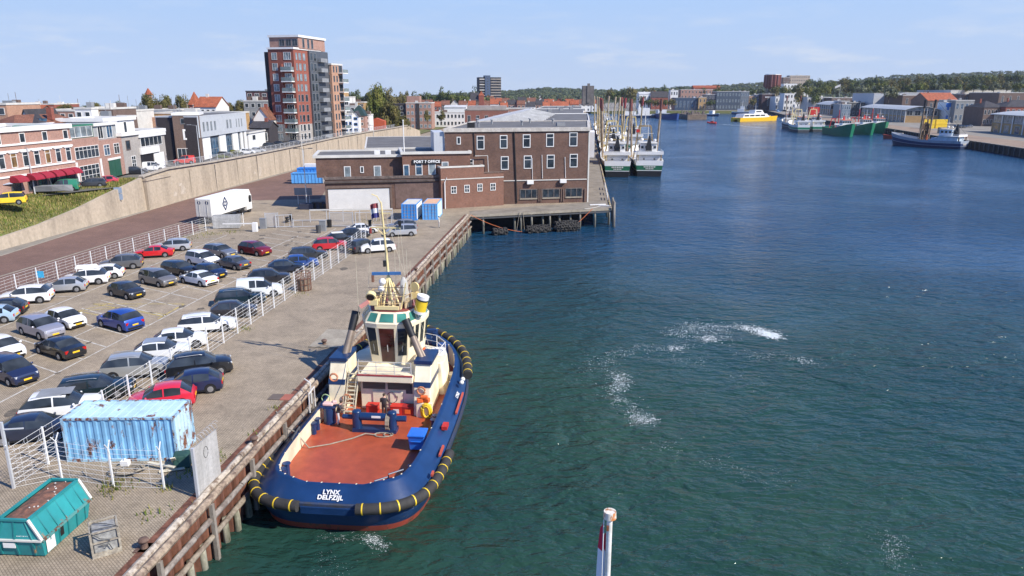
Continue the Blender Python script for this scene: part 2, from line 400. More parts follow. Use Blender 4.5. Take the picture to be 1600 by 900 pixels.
def wmath(op, a, bb):
    n = nd(nt, 'ShaderNodeMath'); n.operation = op
    for i, x in enumerate((a, bb)):
        if hasattr(x, 'is_output'): nt.links.new(x, n.inputs[i])
        else: n.inputs[i].default_value = x
    return n.outputs[0]
h = wmath('ADD', wmath('MULTIPLY', wnoise(0.28, 3, 0.6), 1.0), wmath('MULTIPLY', wnoise(0.95, 3, 0.4), 0.44))
h = wmath('ADD', h, wmath('MULTIPLY', wnoise(3.4, 3, 0.2), 0.075))
gust = nd(nt, 'ShaderNodeMapRange'); nt.links.new(wnoise(0.035, 4, 0.5, co), gust.inputs[0])
gust.inputs[1].default_value = 0.35; gust.inputs[2].default_value = 0.68; gust.inputs[3].default_value = 0.32; gust.inputs[4].default_value = 1.1
h = wmath('MULTIPLY', h, gust.outputs[0])
bn = nd(nt, 'ShaderNodeBump'); bn.inputs['Strength'].default_value = 1.0; bn.inputs['Distance'].default_value = 0.95
nt.links.new(h, bn.inputs['Height']); nt.links.new(bn.outputs[0], b.inputs['Normal'])
WATER = m
sheet('water', [(-400, -400), (1500, -400), (1500, 2500), (-400, 2500)], WZ, WATER)

# land sheets: the quay side, the raised town behind the wall, the far bank with the opposite quay
PA = QB; PB = G(955, 325); PDIR = Vector((math.sin(R(5.45)), math.cos(R(5.45)), 0)); PNRM = Vector((-PDIR.y, PDIR.x, 0))
def pier(s, t, z=0): p = PB + PDIR * s + PNRM * t; return Vector((p.x, p.y, z))
q0 = Q(-60, 0.25)
sheet('quay_paving', [(-300, -60), q0, Q(QB.y / QD.y - 0.1, 0.25), (-3.0, 125.5), pier(6, 4.5), pier(270, 4.5), pier(566, 4.5), (90, 880), (-250, 880), (-120, 560), (-62, 330), (-62, 120), (-140, 60), (-140, -60)], 0, PAVE)
WX = lambda Y: -66.3 + (Y - 91) * 0.081          # line of the retaining wall on the ground
def onwall(px, py):
    d = ray(px, py); k = d[0] / d[1]; Y = (-66.3 - 91 * 0.081) / (k - 0.081)
    return D(px, py, Y)
sheet('red_road', [G(0, 400), G(-250, 520), G(-260, 590), G(27, 459), G(205, 398), G(312, 360), G(306, 344), G(330, 330), G(395, 313), G(500, 311), G(512, 292), G(505, 268), G(540, 246), G(560, 232), G(548, 232), G(455, 268), G(400, 283), G(290, 312), G(120, 362)], 0.006, REDROAD)
sheet('wall_path', [G(0, 400), G(120, 362), G(290, 312), G(400, 283), G(455, 268), G(548, 232), (WX(262) + 0.3, 262), (WX(200) + .3, 200), (WX(91) + .3, 91), (WX(60) + .3, 60), G(-250, 520)], 0.004, LANDM)
TZ = 5.0
def tq(px, py, z=TZ): return G(px, py, z)
sheet('town_ground', [(WX(118) - 0.4, 118), (WX(200) - .4, 200), (WX(335) - .4, 335), (-70, 420), (-190, 560), (-420, 560), (-420, 300), (-140, 40), (-76, 40), (-76, 100)], TZ - 0.3, ASPH)
sheet('town_bank', [(WX(335) - .4, 335), (-46, 335), (-46, 420), (-160, 600), (-300, 600), (-420, 560), (-190, 560), (-70, 420)], 0.5, GRASSM)
# opposite quay and the far bank
RQ = [(165, 40), (187, 268), (201, 350), (217, 430), (247, 662), (300, 880), (285, 862), (200, 850), (150, 845), (90, 850)]
far = RQ + [(60, 880), (-180, 880), (-720, 3200), (3500, 3200), (3500, 40)]
FZ = -0.2
sheet('far_land', far, FZ, LANDM)
mb = MB()
for i in range(len(RQ) - 1):
    a, c = RQ[i], RQ[i + 1]
    mb.add([(a[0], a[1], WZ - 1), (c[0], c[1], WZ - 1), (c[0], c[1], FZ), (a[0], a[1], FZ)], [(0, 1, 2, 3)], 0 if i < 5 else 1)
o = mb.build('far_quay_face', [stained((0.035, 0.032, 0.03), (0.015, 0.014, 0.013), 0.8), GRASSM]); tag(o, kind='structure')
# timber fender posts and kerb on the opposite quay
t = thing('harbour_wall', 'dark piled quay wall edge with concrete kerb on the opposite side of the harbour', 'quay wall')
kb = MB(); post_me = MB().box(-.2, -.25, -3.0, .2, .25, .25).data('pile', DGREY)
for i in range(4):
    a = Vector((*RQ[i], 0)); c = Vector((*RQ[i + 1], 0)); L = (c - a).length; d = (c - a) / L
    kb.beam(a + Vector((.45, 0, FZ + .12)), c + Vector((.45, 0, FZ + .12)), .8, .3)
    if i in (1, 2, 3):
        n = int(L / (4 if i < 3 else 7))
        for k in range(n):
            p = a + d * (L * (k + .5) / n); inst(post_me, 'pile', t, (p.x - .28, p.y, FZ))
    else:
        for k in range(22):
            p = c - d * (2 + k * 3.2); inst(post_me, 'pile', t, (p.x - .28, p.y, FZ))
kb.build('kerb', CONC, t)
sheet('far_quay_apron', [(188, 268), (202, 350), (218, 430), (243, 620), (262, 618), (236, 430), (221, 350), (212, 268), (195, 120), (176, 120)], FZ + 0.012, stained((0.34, 0.25, 0.17), (0.24, 0.17, 0.12), 0.15, 0.9))

# ---- near quay wall: sheet piles, logs, walings, posts
t = thing('quay_wall', 'rusted sheet pile quay wall with weathered timber logs along its top', 'quay wall', (QO.x, QO.y, 0), QAZ)
S0, S1 = 8.0, QB.y / QD.y
mb = MB(); rings = []
prof = []
s = S0
while s < S1:
    for ds, tt in ((0, -.05), (.28, -.05), (.42, -.38), (.70, -.38), (.84, -.05)): prof.append((s + ds, tt + .5))
    s += .84
mb.loft([[(-p[1], p[0], z) for p in prof] for z in (WZ - 1, -0.25)], 0, closed=False)
mb.build('sheet_piling', RUST, t)
# local frame: +x = towards water (t = -x), +y along the quay
def loglen(name, x, z, r, ln, jit, m):
    s = S0; mb = MB()
    while s < S1 - 1:
        e = min(S1, s + ln * random.uniform(.8, 1.1)); n = 10; k = 5
        pts = [(x + random.uniform(-jit, jit), s + (e - s) * i / (k - 1), z + random.uniform(-jit, jit)) for i in range(k)]
        mb.tube(pts, r, 8, rs=[r * random.uniform(.88, 1.08) for _ in range(k)]); s = e + .04
    return mb.build(name, m, t, smooth=True)
loglen('capping_log', 0.02, -0.02, 0.20, 6.5, .02, WOOD)
loglen('capping_log', -0.42, 0.03, 0.19, 7.5, .02, stained((0.50, 0.44, 0.36), (0.17, 0.12, 0.085), 2.2, .9, lo=.38, hi=.56, name='pale_timber'))
loglen('waling', 0.06, -1.05, 0.15, 6.0, .02, stained((0.36, 0.32, 0.28), (0.16, 0.13, 0.11), 1.8, .9, name='grey_timber'))
loglen('waling', 0.10, -1.95, 0.15, 6.0, .02, stained((0.34, 0.29, 0.22), (0.15, 0.11, 0.08), 1.8, .9, name='brown_timber'))
MB().box(-1.0, S0, .004, -.62, S1, .05).build('rust_rail', RUST, t)
MB().box(-.64, S0, -.3, .0, S1, -.06).build('capping_slab', CONC, t)
pm = MB(); pm.beam((.18, 0, -.15), (.2, 0, WZ - .6), .2, .22); pm = pm.data('post', stained((0.38, 0.34, 0.29), (0.17, 0.14, 0.11), 1.4, .9, True))
lowm = MB(); lowm.tube([(.05, 0, -1.9), (.08, .02, -2.6), (.06, 0, WZ - .8)], .17, 7, rs=[.15, .19, .22]); lowm = lowm.data('pile', stained((0.36, 0.34, 0.26), (0.10, 0.10, 0.06), 2.0, .95, True, name='barnacled_pile'), 'all')
s = S0 + 1.1; k = 0
while s < S1 - .5:
    if k % 4 == 0: inst(pm, 'post', t, (0, s, 0))
    inst(lowm, 'pile', t, (0, s + .3, random.uniform(-.1, .1)), rot=(random.uniform(-.04, .04), 0, random.uniform(0, 6)))
    s += 1.15; k += 1
# bollards on the quay edge
bm_ = MB(); bm_.cyl((0, 0, 0), (0, 0, .38), .17, .14, 10).sph((0, 0, .42), .24, 10, 6, 0, (1, 1, .6)).box(-.35, -.35, 0, .35, .35, .05)
bme = bm_.data('bollard', stained((0.22, 0.14, 0.10), (0.10, 0.06, 0.045), 3, .8, name='rusty_iron'), True)
for (px, py, lab) in ((226, 857, 'rusty iron bollard on the quay edge beside the caged water tank'), (398, 695, 'rusty iron bollard on the quay edge level with the tug stern'), (507, 540, 'rusty iron bollard on the quay near the tug funnel'), (600, 480, 'rusty bollard at the quay edge behind the tug wheelhouse'), (650, 425, 'rusty bollard at the quay edge beyond the tug mast')):
    p = G(px, py); tag(inst(bme, 'mooring_bollard', None, p), lab, 'bollard', 'bollards along the quay edge')
# concrete mooring pad with two bollards beside the tug
p = G(527, 530); mb = MB().box(-1.6, -2.2, 0, 1.5, 2.2, .12); o = mb.build('concrete_pad', CONC, None, loc=p, rz=QAZ, bevel=.03); tag(o, 'low pale concrete block on the quay beside the tug wheelhouse', 'concrete block')

# ---- pier deck on piles
deckpts = [PA + Vector((0.05, .0, 0)), PB, pier(566, 0), pier(566, 4.6), pier(6.0, 4.6), Vector((-3.0, 125.6, 0)), PA + Vector((-.4, 4.0, 0))]
t = thing('pier', 'concrete pier deck on timber piles around the brick warehouse', 'pier')
mb = MB().prism([(p.x, p.y) for p in deckpts], -.45, 0.02)
mb.build('deck', stained((0.29, 0.255, 0.205), (0.19, 0.165, 0.13), 0.35, .92), t)
mb = MB(); mb.beam(PA + Vector((0, -.06, -.2)), PB + Vector((0, -.06, -.2)), .14, .36); mb.beam(PA + Vector((0, -.1, -.62)), PB + Vector((0, -.1, -.62)), .16, .22, 1); mb.build('edge_beam', [CONC, DGREY], t)
mb = MB(); mb.beam(pier(0, -.06, -.2), pier(566, -.06, -.2), .14, .36); mb.build('edge_beam', CONC, t)
dirf = (PB - PA); Lf = dirf.length; dirf.normalize()
pile = MB().tube([(0, 0, -.45), (.03, 0, -2), (0, 0, WZ - 2)], .17, 7, rs=[.16, .19, .22]).data('pile', stained((0.34, 0.31, 0.26), (0.08, 0.08, 0.06), 1.6, .9, True), 'all')
for f in (.085, .30, .345, .42, .50, .55, .62, .70, .77, .88): p = PA + dirf * (f * Lf + .0); inst(pile, 'pile', t, (p.x, p.y + (.6 if f in (.30, .50, .62, .70) else .1), 0))
for k in range(34): p = pier(2 + k * 8, .3); inst(pile, 'pile', t, (p.x, p.y, 0))
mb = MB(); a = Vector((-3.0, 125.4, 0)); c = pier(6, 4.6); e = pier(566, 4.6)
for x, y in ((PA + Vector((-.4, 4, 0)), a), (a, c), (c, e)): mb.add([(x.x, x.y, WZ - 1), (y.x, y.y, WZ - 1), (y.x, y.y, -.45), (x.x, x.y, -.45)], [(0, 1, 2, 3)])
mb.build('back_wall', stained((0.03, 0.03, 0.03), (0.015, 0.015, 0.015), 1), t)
# heavy dolphin piles at the pier corner, ladder-like timber frame on the edge
dm = MB().tube([(0, 0, .9), (.02, 0, -2), (0, 0, WZ - 2)], .24, 8, rs=[.20, .24, .27]).data('timber_pile', stained((0.30, 0.27, 0.23), (0.09, 0.085, 0.075), 1.4, .9, True), 'all')
pc = pier(0, 0)
for i, (s_, t_) in enumerate(((-.5, -.5), (1.2, -.6), (2.6, -.55), (4.6, -.5), (7, -.5))):
    p = pier(s_, t_); tag(inst(dm, 'timber_pile', None, (p.x, p.y, 0)), ['tall timber pile at the outer corner of the pier', 'second timber pile along the pier side from its outer corner', 'third timber pile along the pier side from its outer corner', 'fourth timber pile along the pier side from its outer corner', 'fifth timber pile along the pier side from its outer corner'][i], 'pile', 'timber piles at the pier corner')
# white handrail ladders along the pier side
for i, s_ in enumerate((9, 16, 24)):
    mb = MB(); L = 3.4
    mb.beam((0, 0, .1), (0, 0, 1.1), .09, .09).beam((0, L, .1), (0, L, 1.1), .09, .09)
    for z in (.5, 1.05): mb.beam((0, 0, z), (0, L, z), .09, .14)
    p = pier(s_, .35); o = mb.build('guard_rail', WHITE, None, loc=(p.x, p.y, .02), rz=-R(5.45)); tag(o, ['white guard rail on the pier edge nearest its corner', 'middle white guard rail on the pier edge beside the warehouse', 'white guard rail on the pier edge nearest the trawler sterns'][i], 'guard rail', 'guard rails on the pier')
# bright kerb timber along the pier side
mb = MB()
for k in range(40): mb.beam(pier(2 + k * 6.0, .12, .12), pier(7.6 + k * 6.0, .12, .12), .2, .2, k % 2)
o = mb.build('pier_kerb', [stained((0.5, 0.4, 0.16), (0.3, 0.25, 0.15), 1.0), WOOD]); tag(o, 'worn yellow and brown timber kerb along the pier side', 'kerb')
# pale boards lying at the pier corner
p = pier(3.2, 2.3); o = MB().cbox((0, 0, .08), (3.0, .5, .12)).cbox((.9, -1.2, .08), (2.2, .45, .12), 0, -.5).build('timber_boards', WHITE, None, loc=(p.x, p.y, .02), rz=.2); tag(o, 'two white boards lying on the pier corner', 'boards')

# big tyre-clad floating fenders under the pier
def yokohama(f, L, r, lab, x=0.0):
    p = PA + dirf * (f * Lf); t = thing('floating_fender', lab, 'fender', (p.x, p.y - 1.5, WZ + r * .5), math.atan2(dirf.y, dirf.x), 'floating fenders under the pier')
    mb = MB(); rings = []
    for i in range(9):
        u = -1 + 2 * i / 8; rr = r * .86 * math.sqrt(max(.05, 1 - abs(u) ** 4)); rings.append([(u * L / 2, rr * math.cos(2 * math.pi * k / 14), rr * math.sin(2 * math.pi * k / 14)) for k in range(14)])
    mb.loft(rings, 0, True, True, True); mb.build('body', RUBBER, t, True)
    ty = MB(); n = max(3, int(L / .75))
    for i in range(n):
        x = (-.5 + (i + .5) / n) * L * .92
        for k in range(8):
            a = 2 * math.pi * (k + (i % 2) * .5) / 8; rr = r * .9 * (1 - .25 * abs(x / (L / 2)) ** 4)
            c = Vector((x, rr * math.cos(a), rr * math.sin(a))); ax = Vector((0, math.cos(a), math.sin(a))); e1 = Vector((1, 0, 0)); e2 = ax.cross(e1)
            ty.tube([c + e1 * (.30 * math.cos(2*math.pi*j/9)) + e2 * (.30 * math.sin(2*math.pi*j/9)) for j in range(9)], .11, 5, 0, True)
    ty.build('tyre_net', RUBBER, t, True)
yokohama(.20, 2.9, .75, 'small tyre-covered floating fender beneath the pier nearest the quay wall')
yokohama(.465, 4.6, .85, 'tyre-covered floating fender beneath the middle of the pier')
yokohama(.665, 4.7, 1.2, 'largest round tyre-covered floating fender beneath the pier')
def sag(p, q, drop, n=10): return [Vector(p).lerp(Vector(q), i / n) - Vector((0, 0, drop * 4 * (i / n) * (1 - i / n))) for i in range(n + 1)]
pf = lambda f, z, dy=-.3: Vector(((PA + dirf * (f * Lf)).x, (PA + dirf * (f * Lf)).y + dy, z))
tag(MB().tube(sag(pf(0, .1), pf(.36, WZ + .15, -1.2), .5), .045, 5).build('mooring_rope', ROPEO), 'orange rope sagging from the quay corner past the small floating fender', 'rope')
tag(MB().tube(sag(pf(.86, .1), pf(.745, WZ + 1.0, -.8), .05), .045, 5).build('mooring_rope', ROPEO), 'short orange rope from the pier edge to the largest floating fender', 'rope')
tag(MB().tube(sag(pf(.80, .15), pf(.93, .1, 2.2), .1) + sag(pf(.93, .1, 2.2), pf(1.0, .3, .5), .1), .04, 5).build('mooring_rope', OFFW), 'pale rope lying across the pier corner', 'rope')
for i, f in enumerate((.335, .36)): tag(MB().tube(sag(pf(f, .1), pf(f + (.01 if i else -.02), WZ + .3), .05), .05, 5).build('hanging_rope', ROPE), ['grey rope hanging from the pier deck left of the middle fender', 'second grey rope hanging from the pier deck left of the middle fender'][i], 'rope')

# ================= retaining wall, grass bank =================
t = thing('retaining_wall', 'long pale concrete retaining wall between the red road and the town', 'wall')
tops = [onwall(*p) for p in ((0, 371), (60, 351), (120, 326), (160, 306), (190, 292), (219, 278))]
tops = [Vector((WX(60), 60, .3))] + tops + [onwall(*p) for p in ((223, 275.5), (260, 264), (330, 253.5), (400, 241), (460, 229), (520, 216), (570, 207), (618, 199.5))]
last = tops[-1]; tops.append(Vector((WX(330), 330, last.z))); tops.append(Vector((WX(340) + 3, 345, last.z - 3)))
mb = MB()
rings = [[(p.x + .35, p.y, -.2), (p.x + .2, p.y, p.z), (p.x - .35, p.y, p.z), (p.x - .35, p.y, -.2)] for p in tops]
mb.loft(rings, 0, True, True, True)
STAINW = stained((0.45, 0.375, 0.285), (0.30, 0.25, 0.19), 0.35, .9, True, lo=.3, hi=.55, fine=2.0, name='stained_concrete')
mb.build('wall_face', STAINW, t)
mb = MB()
for i in range(6, len(tops) - 2):
    a, c = tops[i], tops[i + 1]; mb.beam(a + Vector((.1, 0, .12)), c + Vector((.1, 0, .12)), .95, .26)
mb.build('coping', stained((0.48, 0.43, 0.36), (0.33, 0.29, 0.24), .8), t)
a = onwall(223, 300); c = onwall(262, 296)
mb = MB(); mb.box(0, 0, 0, .55, c.y - a.y, 5.0).box(-.1, -.1, 5.0, .72, c.y - a.y + .1, 5.35); mb.build('buttress', STAINW, t, loc=(WX(a.y) + .3, a.y, 0), rz=-math.atan(.081))
for k in range(18):
    y = 140 + k * 10.2; mb = MB().box(0, 0, 0, .05, .12, 5.4)
    mb.build('joint', DGREY if k % 2 else CONC, t, loc=(WX(y) + .30, y, 0), rz=-math.atan(.081))
random.seed(4)
for k in range(14):     # cement repairs on the wall face
    y = random.uniform(128, 300); h_ = random.uniform(.5, 2.2); z = random.uniform(.3, 3.2); w_ = random.uniform(.5, 3.0)
    pts = [(.0, y_ + random.uniform(-.2, .2), z_ + random.uniform(-.2, .2)) for y_, z_ in ((0, 0), (w_ * .5, -.15), (w_, 0), (w_ * 1.1, h_ * .6), (w_ * .7, h_), (w_ * .2, h_ * .9))]
    MB().add(pts + [(x - .05, yy, zz) for x, yy, zz in pts], [tuple(range(6))] + [(i, (i + 1) % 6, (i + 1) % 6 + 6, i + 6) for i in range(6)]).build('repair_patch', stained((0.56, 0.49, 0.40), (0.40, 0.34, 0.27), 1.5), t, loc=(WX(y) + .345 - .15 * z / 6, y, z), rz=-math.atan(.081))
# steel railing along the top
t = thing('street_railing', 'thin grey steel railing along the top of the retaining wall', 'railing')
rl = MB(); pm = MB().box(-.04, -.04, 0, .04, .04, 1.15).data('post', GALV)
rt = tops[7:-2]
for i in range(len(rt) - 1):
    a, c = rt[i] + Vector((-.1, 0, .26)), rt[i + 1] + Vector((-.1, 0, .26))
    for z in (.25, .5, .75, 1.0, 1.12): rl.beam(a + Vector((0, 0, z)), c + Vector((0, 0, z)), .04, .04)
    n = max(2, int((c - a).length / 3.0))
    for k in range(n): p = a.lerp(c, k / n); inst(pm, 'post', t, p)
rl.build('rails', GALV, t)
# grass bank beside the lower end of the wall
mb = MB(); g1 = tops[:7]; rows = []
for j in range(7):
    f = j / 6; rows.append([(p.x - .35 - f * 8.5 + random.uniform(-.2, .2), p.y, p.z - .12 + (TZ - .15 - p.z) * min(1, f * 1.25) * (1 if p.z < TZ else 0) + random.uniform(-.1, .1)) for p in g1])
mb.loft(rows, 0, False); o = mb.build('grass_bank', GRASSM); tag(o, kind='structure')
def tufts(name, pts, hmin, hmax, m, n=1):
    """thin upright blades at given roots"""
    vs = []; fs = []
    for p in pts:
        a = random.uniform(0, math.pi); h = random.uniform(hmin, hmax); w_ = h * .16; l = random.uniform(-.3, .3) * h; l2 = random.uniform(-.3, .3) * h
        o = len(vs); vs += [(p[0] - w_*math.cos(a), p[1] - w_*math.sin(a), p[2]), (p[0] + w_*math.cos(a), p[1] + w_*math.sin(a), p[2]), (p[0] + l, p[1] + l2, p[2] + h)]; fs.append((o, o+1, o+2))
    me = bpy.data.meshes.new(name); me.from_pydata(vs, [], fs)
    ms = m if isinstance(m, (list, tuple)) else [m]
    for x in ms: me.materials.append(x)
    me.polygons.foreach_set('material_index', [random.randrange(len(ms)) for _ in fs])
    o = bpy.data.objects.new(name, me); COL.objects.link(o); return o
pts = []
for _ in range(26000):
    i = random.randrange(len(g1) - 1); f = random.random(); j = random.random() ** .8 * 6
    j0 = min(5, int(j)); fj = j - j0
    p = Vector(rows[j0][i]).lerp(Vector(rows[j0][i+1]), f).lerp(Vector(rows[j0+1][i]).lerp(Vector(rows[j0+1][i+1]), f), fj); pts.append(p)
o = tufts('tall_grass', pts, .16, .45, [leafmat((0.16, 0.19, 0.04)), leafmat((0.22, 0.20, 0.07)), leafmat((0.34, 0.28, 0.13)), leafmat((0.10, 0.15, 0.03))]); tag(o, 'tall dry and green grass covering the bank below the street', 'grass', kind='stuff')
# weeds at fence feet
pts = []
for (px, py, n, r) in ((178, 761, 160, .5), (258, 762, 40, .2), (45, 462, 60, 1), (300, 372, 100, 1.2), (330, 366, 120, 1.0), (362, 362, 80, .8), (380, 515, 40, .5), (470, 458, 40, .8), (330, 720, 80, .6), (290, 740, 70, .5), (432, 640, 26, .35), (398, 678, 26, .35), (250, 800, 40, .6), (580, 345, 100, 1.4)):
    c = G(px, py)
    for _ in range(n): pts.append(c + Vector((random.gauss(0, r), random.gauss(0, r), 0)))
o = tufts('weeds', pts, .08, .3, [leafmat((0.10, 0.14, 0.03)), leafmat((0.2, 0.19, 0.06))]); tag(o, 'small green weeds sprouting at fence feet and quay edge', 'weeds', kind='stuff')

# ---- parking markings
MARKW = stained((0.66, 0.64, 0.58), (0.42, 0.38, 0.32), 1.6, .8, name='road_paint')
MARKY = stained((0.62, 0.47, 0.08), (0.42, 0.33, 0.14), 1.6, .8, name='yellow_road_paint')
def line(mb, a, c, wd=.13, mi=0):
    a = Vector(a); c = Vector(c); d = (c - a).normalized(); n = Vector((-d.y, d.x, 0)) * wd / 2; z = Vector((0, 0, .011))
    mb.add([a - n + z, c - n + z, c + n + z, a + n + z], [(0, 1, 2, 3)], mi)
mb = MB(); LA0 = G(-60, 660); LA1 = G(525, 357)
line(mb, LA0, LA1); LB0 = G(0, 510); LB1 = G(355, 367)
line(mb, G(-60, 536), LB1)
SD = Vector((.86, -.51, 0)); SD.normalize()
y = 38.0
while y < 106:
    f = (y - LA0.y) / (LA1.y - LA0.y); p = LA0.lerp(LA1, f); ln = 10.2 if y < 92 else 8.5
    line(mb, p, p - SD * ln, .12); y += 2.75
line(mb, LA0 - SD * 5.1, LA1 - SD * 4.6 - Vector((0, 8, 0)), .12)
y = 56.0
while y < 100:
    f = (y - LB0.y) / (LB1.y - LB0.y); p = LB0.lerp(LB1, f); line(mb, p, p + Vector((-4.6, -.6, 0)), .1); y += 2.7
for a, c in (((145, 475), (288, 475)), ((288, 475), (247, 498)), ((145, 475), (255, 494)), ((172, 474), (118, 487)), ((118, 487), (215, 478)), ((120, 486), (160, 494)), ((200, 484), (262, 492))): line(mb, G(*a), G(*c), .13, 1)
rk = MB()
for pa in (((0, 400), (120, 362), (290, 312), (400, 283), (455, 268), (548, 232)), ((-30, 441), (90, 405), (187, 375), (290, 346))):
    for i in range(len(pa) - 1): line(rk, G(*pa[i]), G(*pa[i + 1]), .35)
tag(rk.build('road_kerb', CONC), kind='structure')
random.seed(12); ov = MB()
for k in range(70):     # oil stains in the bays and along the quay
    f = random.random(); p = LA0.lerp(LA1, f) + Vector((random.choice((random.uniform(-9, 8), random.uniform(-18, 10))), 0, .013)); n = 9; r_ = random.uniform(.18, .55)
    ov.add([(p.x + r_ * random.uniform(.5, 1.2) * math.cos(6.28 * j / n), p.y + r_ * 1.3 * random.uniform(.5, 1.2) * math.sin(6.28 * j / n), .013) for j in range(n)], [tuple(range(n))])
tag(ov.build('oil_stains', stained((0.17, 0.14, 0.105), (0.10, 0.085, 0.065), 3)), kind='structure')
p = G(438, 621); tag(MB().box(-.7, -.45, 0, .1, .45, .05).box(.15, -.45, 0, .8, .45, .06, 1).build('access_hatch', [paint((0.14, 0.11, 0.09), .8), paint((0.36, 0.12, 0.08), .8)], None, loc=p, rz=-.1), 'low brown and red steel hatch plate in the quay paving', 'hatch')
p = G(475, 453); t = thing('wire_bin', 'tall brown wire bin standing against the car park fence', 'bin', p, QAZ); wb = MB()
for k in range(12): a_ = k * .5236; wb.beam((.75 * math.cos(a_), .75 * math.sin(a_), 0), (.75 * math.cos(a_), .75 * math.sin(a_), 1.9), .05, .05)
for z in (.1, .7, 1.3, 1.9): wb.tube([(.75 * math.cos(k * .5236), .75 * math.sin(k * .5236), z) for k in range(12)], .03, 4, 0, True)
wb.build('wire_frame', RUST, t); MB().cyl((0, 0, .1), (0, 0, 1.2), .62, .66, 10).build('contents', stained((0.32, 0.24, 0.17), (0.15, 0.11, 0.08), 3), t)
o = mb.build('parking_markings', [MARKW, MARKY]); tag(o, kind='structure')
# ================= buildings =================
_wc = {}
def window_me(w, h, mull, trans, fm, gm, fr=.09):
    key = (round(w, 2), round(h, 2), mull, trans, fm.name, gm.name)
    if key in _wc: return _wc[key]
    f = MB(); x = w / 2
    f.box(-x, -.07, 0, -x + fr, .02, h).box(x - fr, -.07, 0, x, .02, h).box(-x + fr, -.07, h - fr, x - fr, .02, h).box(-x + fr, -.10, 0, x - fr, .02, fr)
    for i in range(mull):
        c = -x + w * (i + 1) / (mull + 1); f.box(c - fr * .35, -.06, fr, c + fr * .35, .02, h - fr)
    for tr in trans: f.box(-x + fr, -.055, h * tr - fr * .35, x - fr, .02, h * tr + fr * .35)
    g = MB().box(-x + fr * .6, -.02, fr * .6, x - fr * .6, .015, h - fr * .6)
    _wc[key] = (f.data('window', fm), g.data('pane', gm)); return _wc[key]
def put_window(parent, w, h, loc, rz, fm=None, gm=None, mull=0, trans=(), fr=.09, name='window'):
    f, g = window_me(w, h, mull, tuple(trans), fm or WHITE, gm or GLASS, fr)
    o = inst(f, name, parent, loc, rz); inst(g, 'pane', o); return o
def face_xy(L, dep, face, u, off=0.0):
    if face == 'f': return (u, -off, 0.0)
    if face == 'r': return (L + off, u, math.pi / 2)
    if face == 'l': return (-off, dep - u, -math.pi / 2)
    return (L - u, dep + off, math.pi)
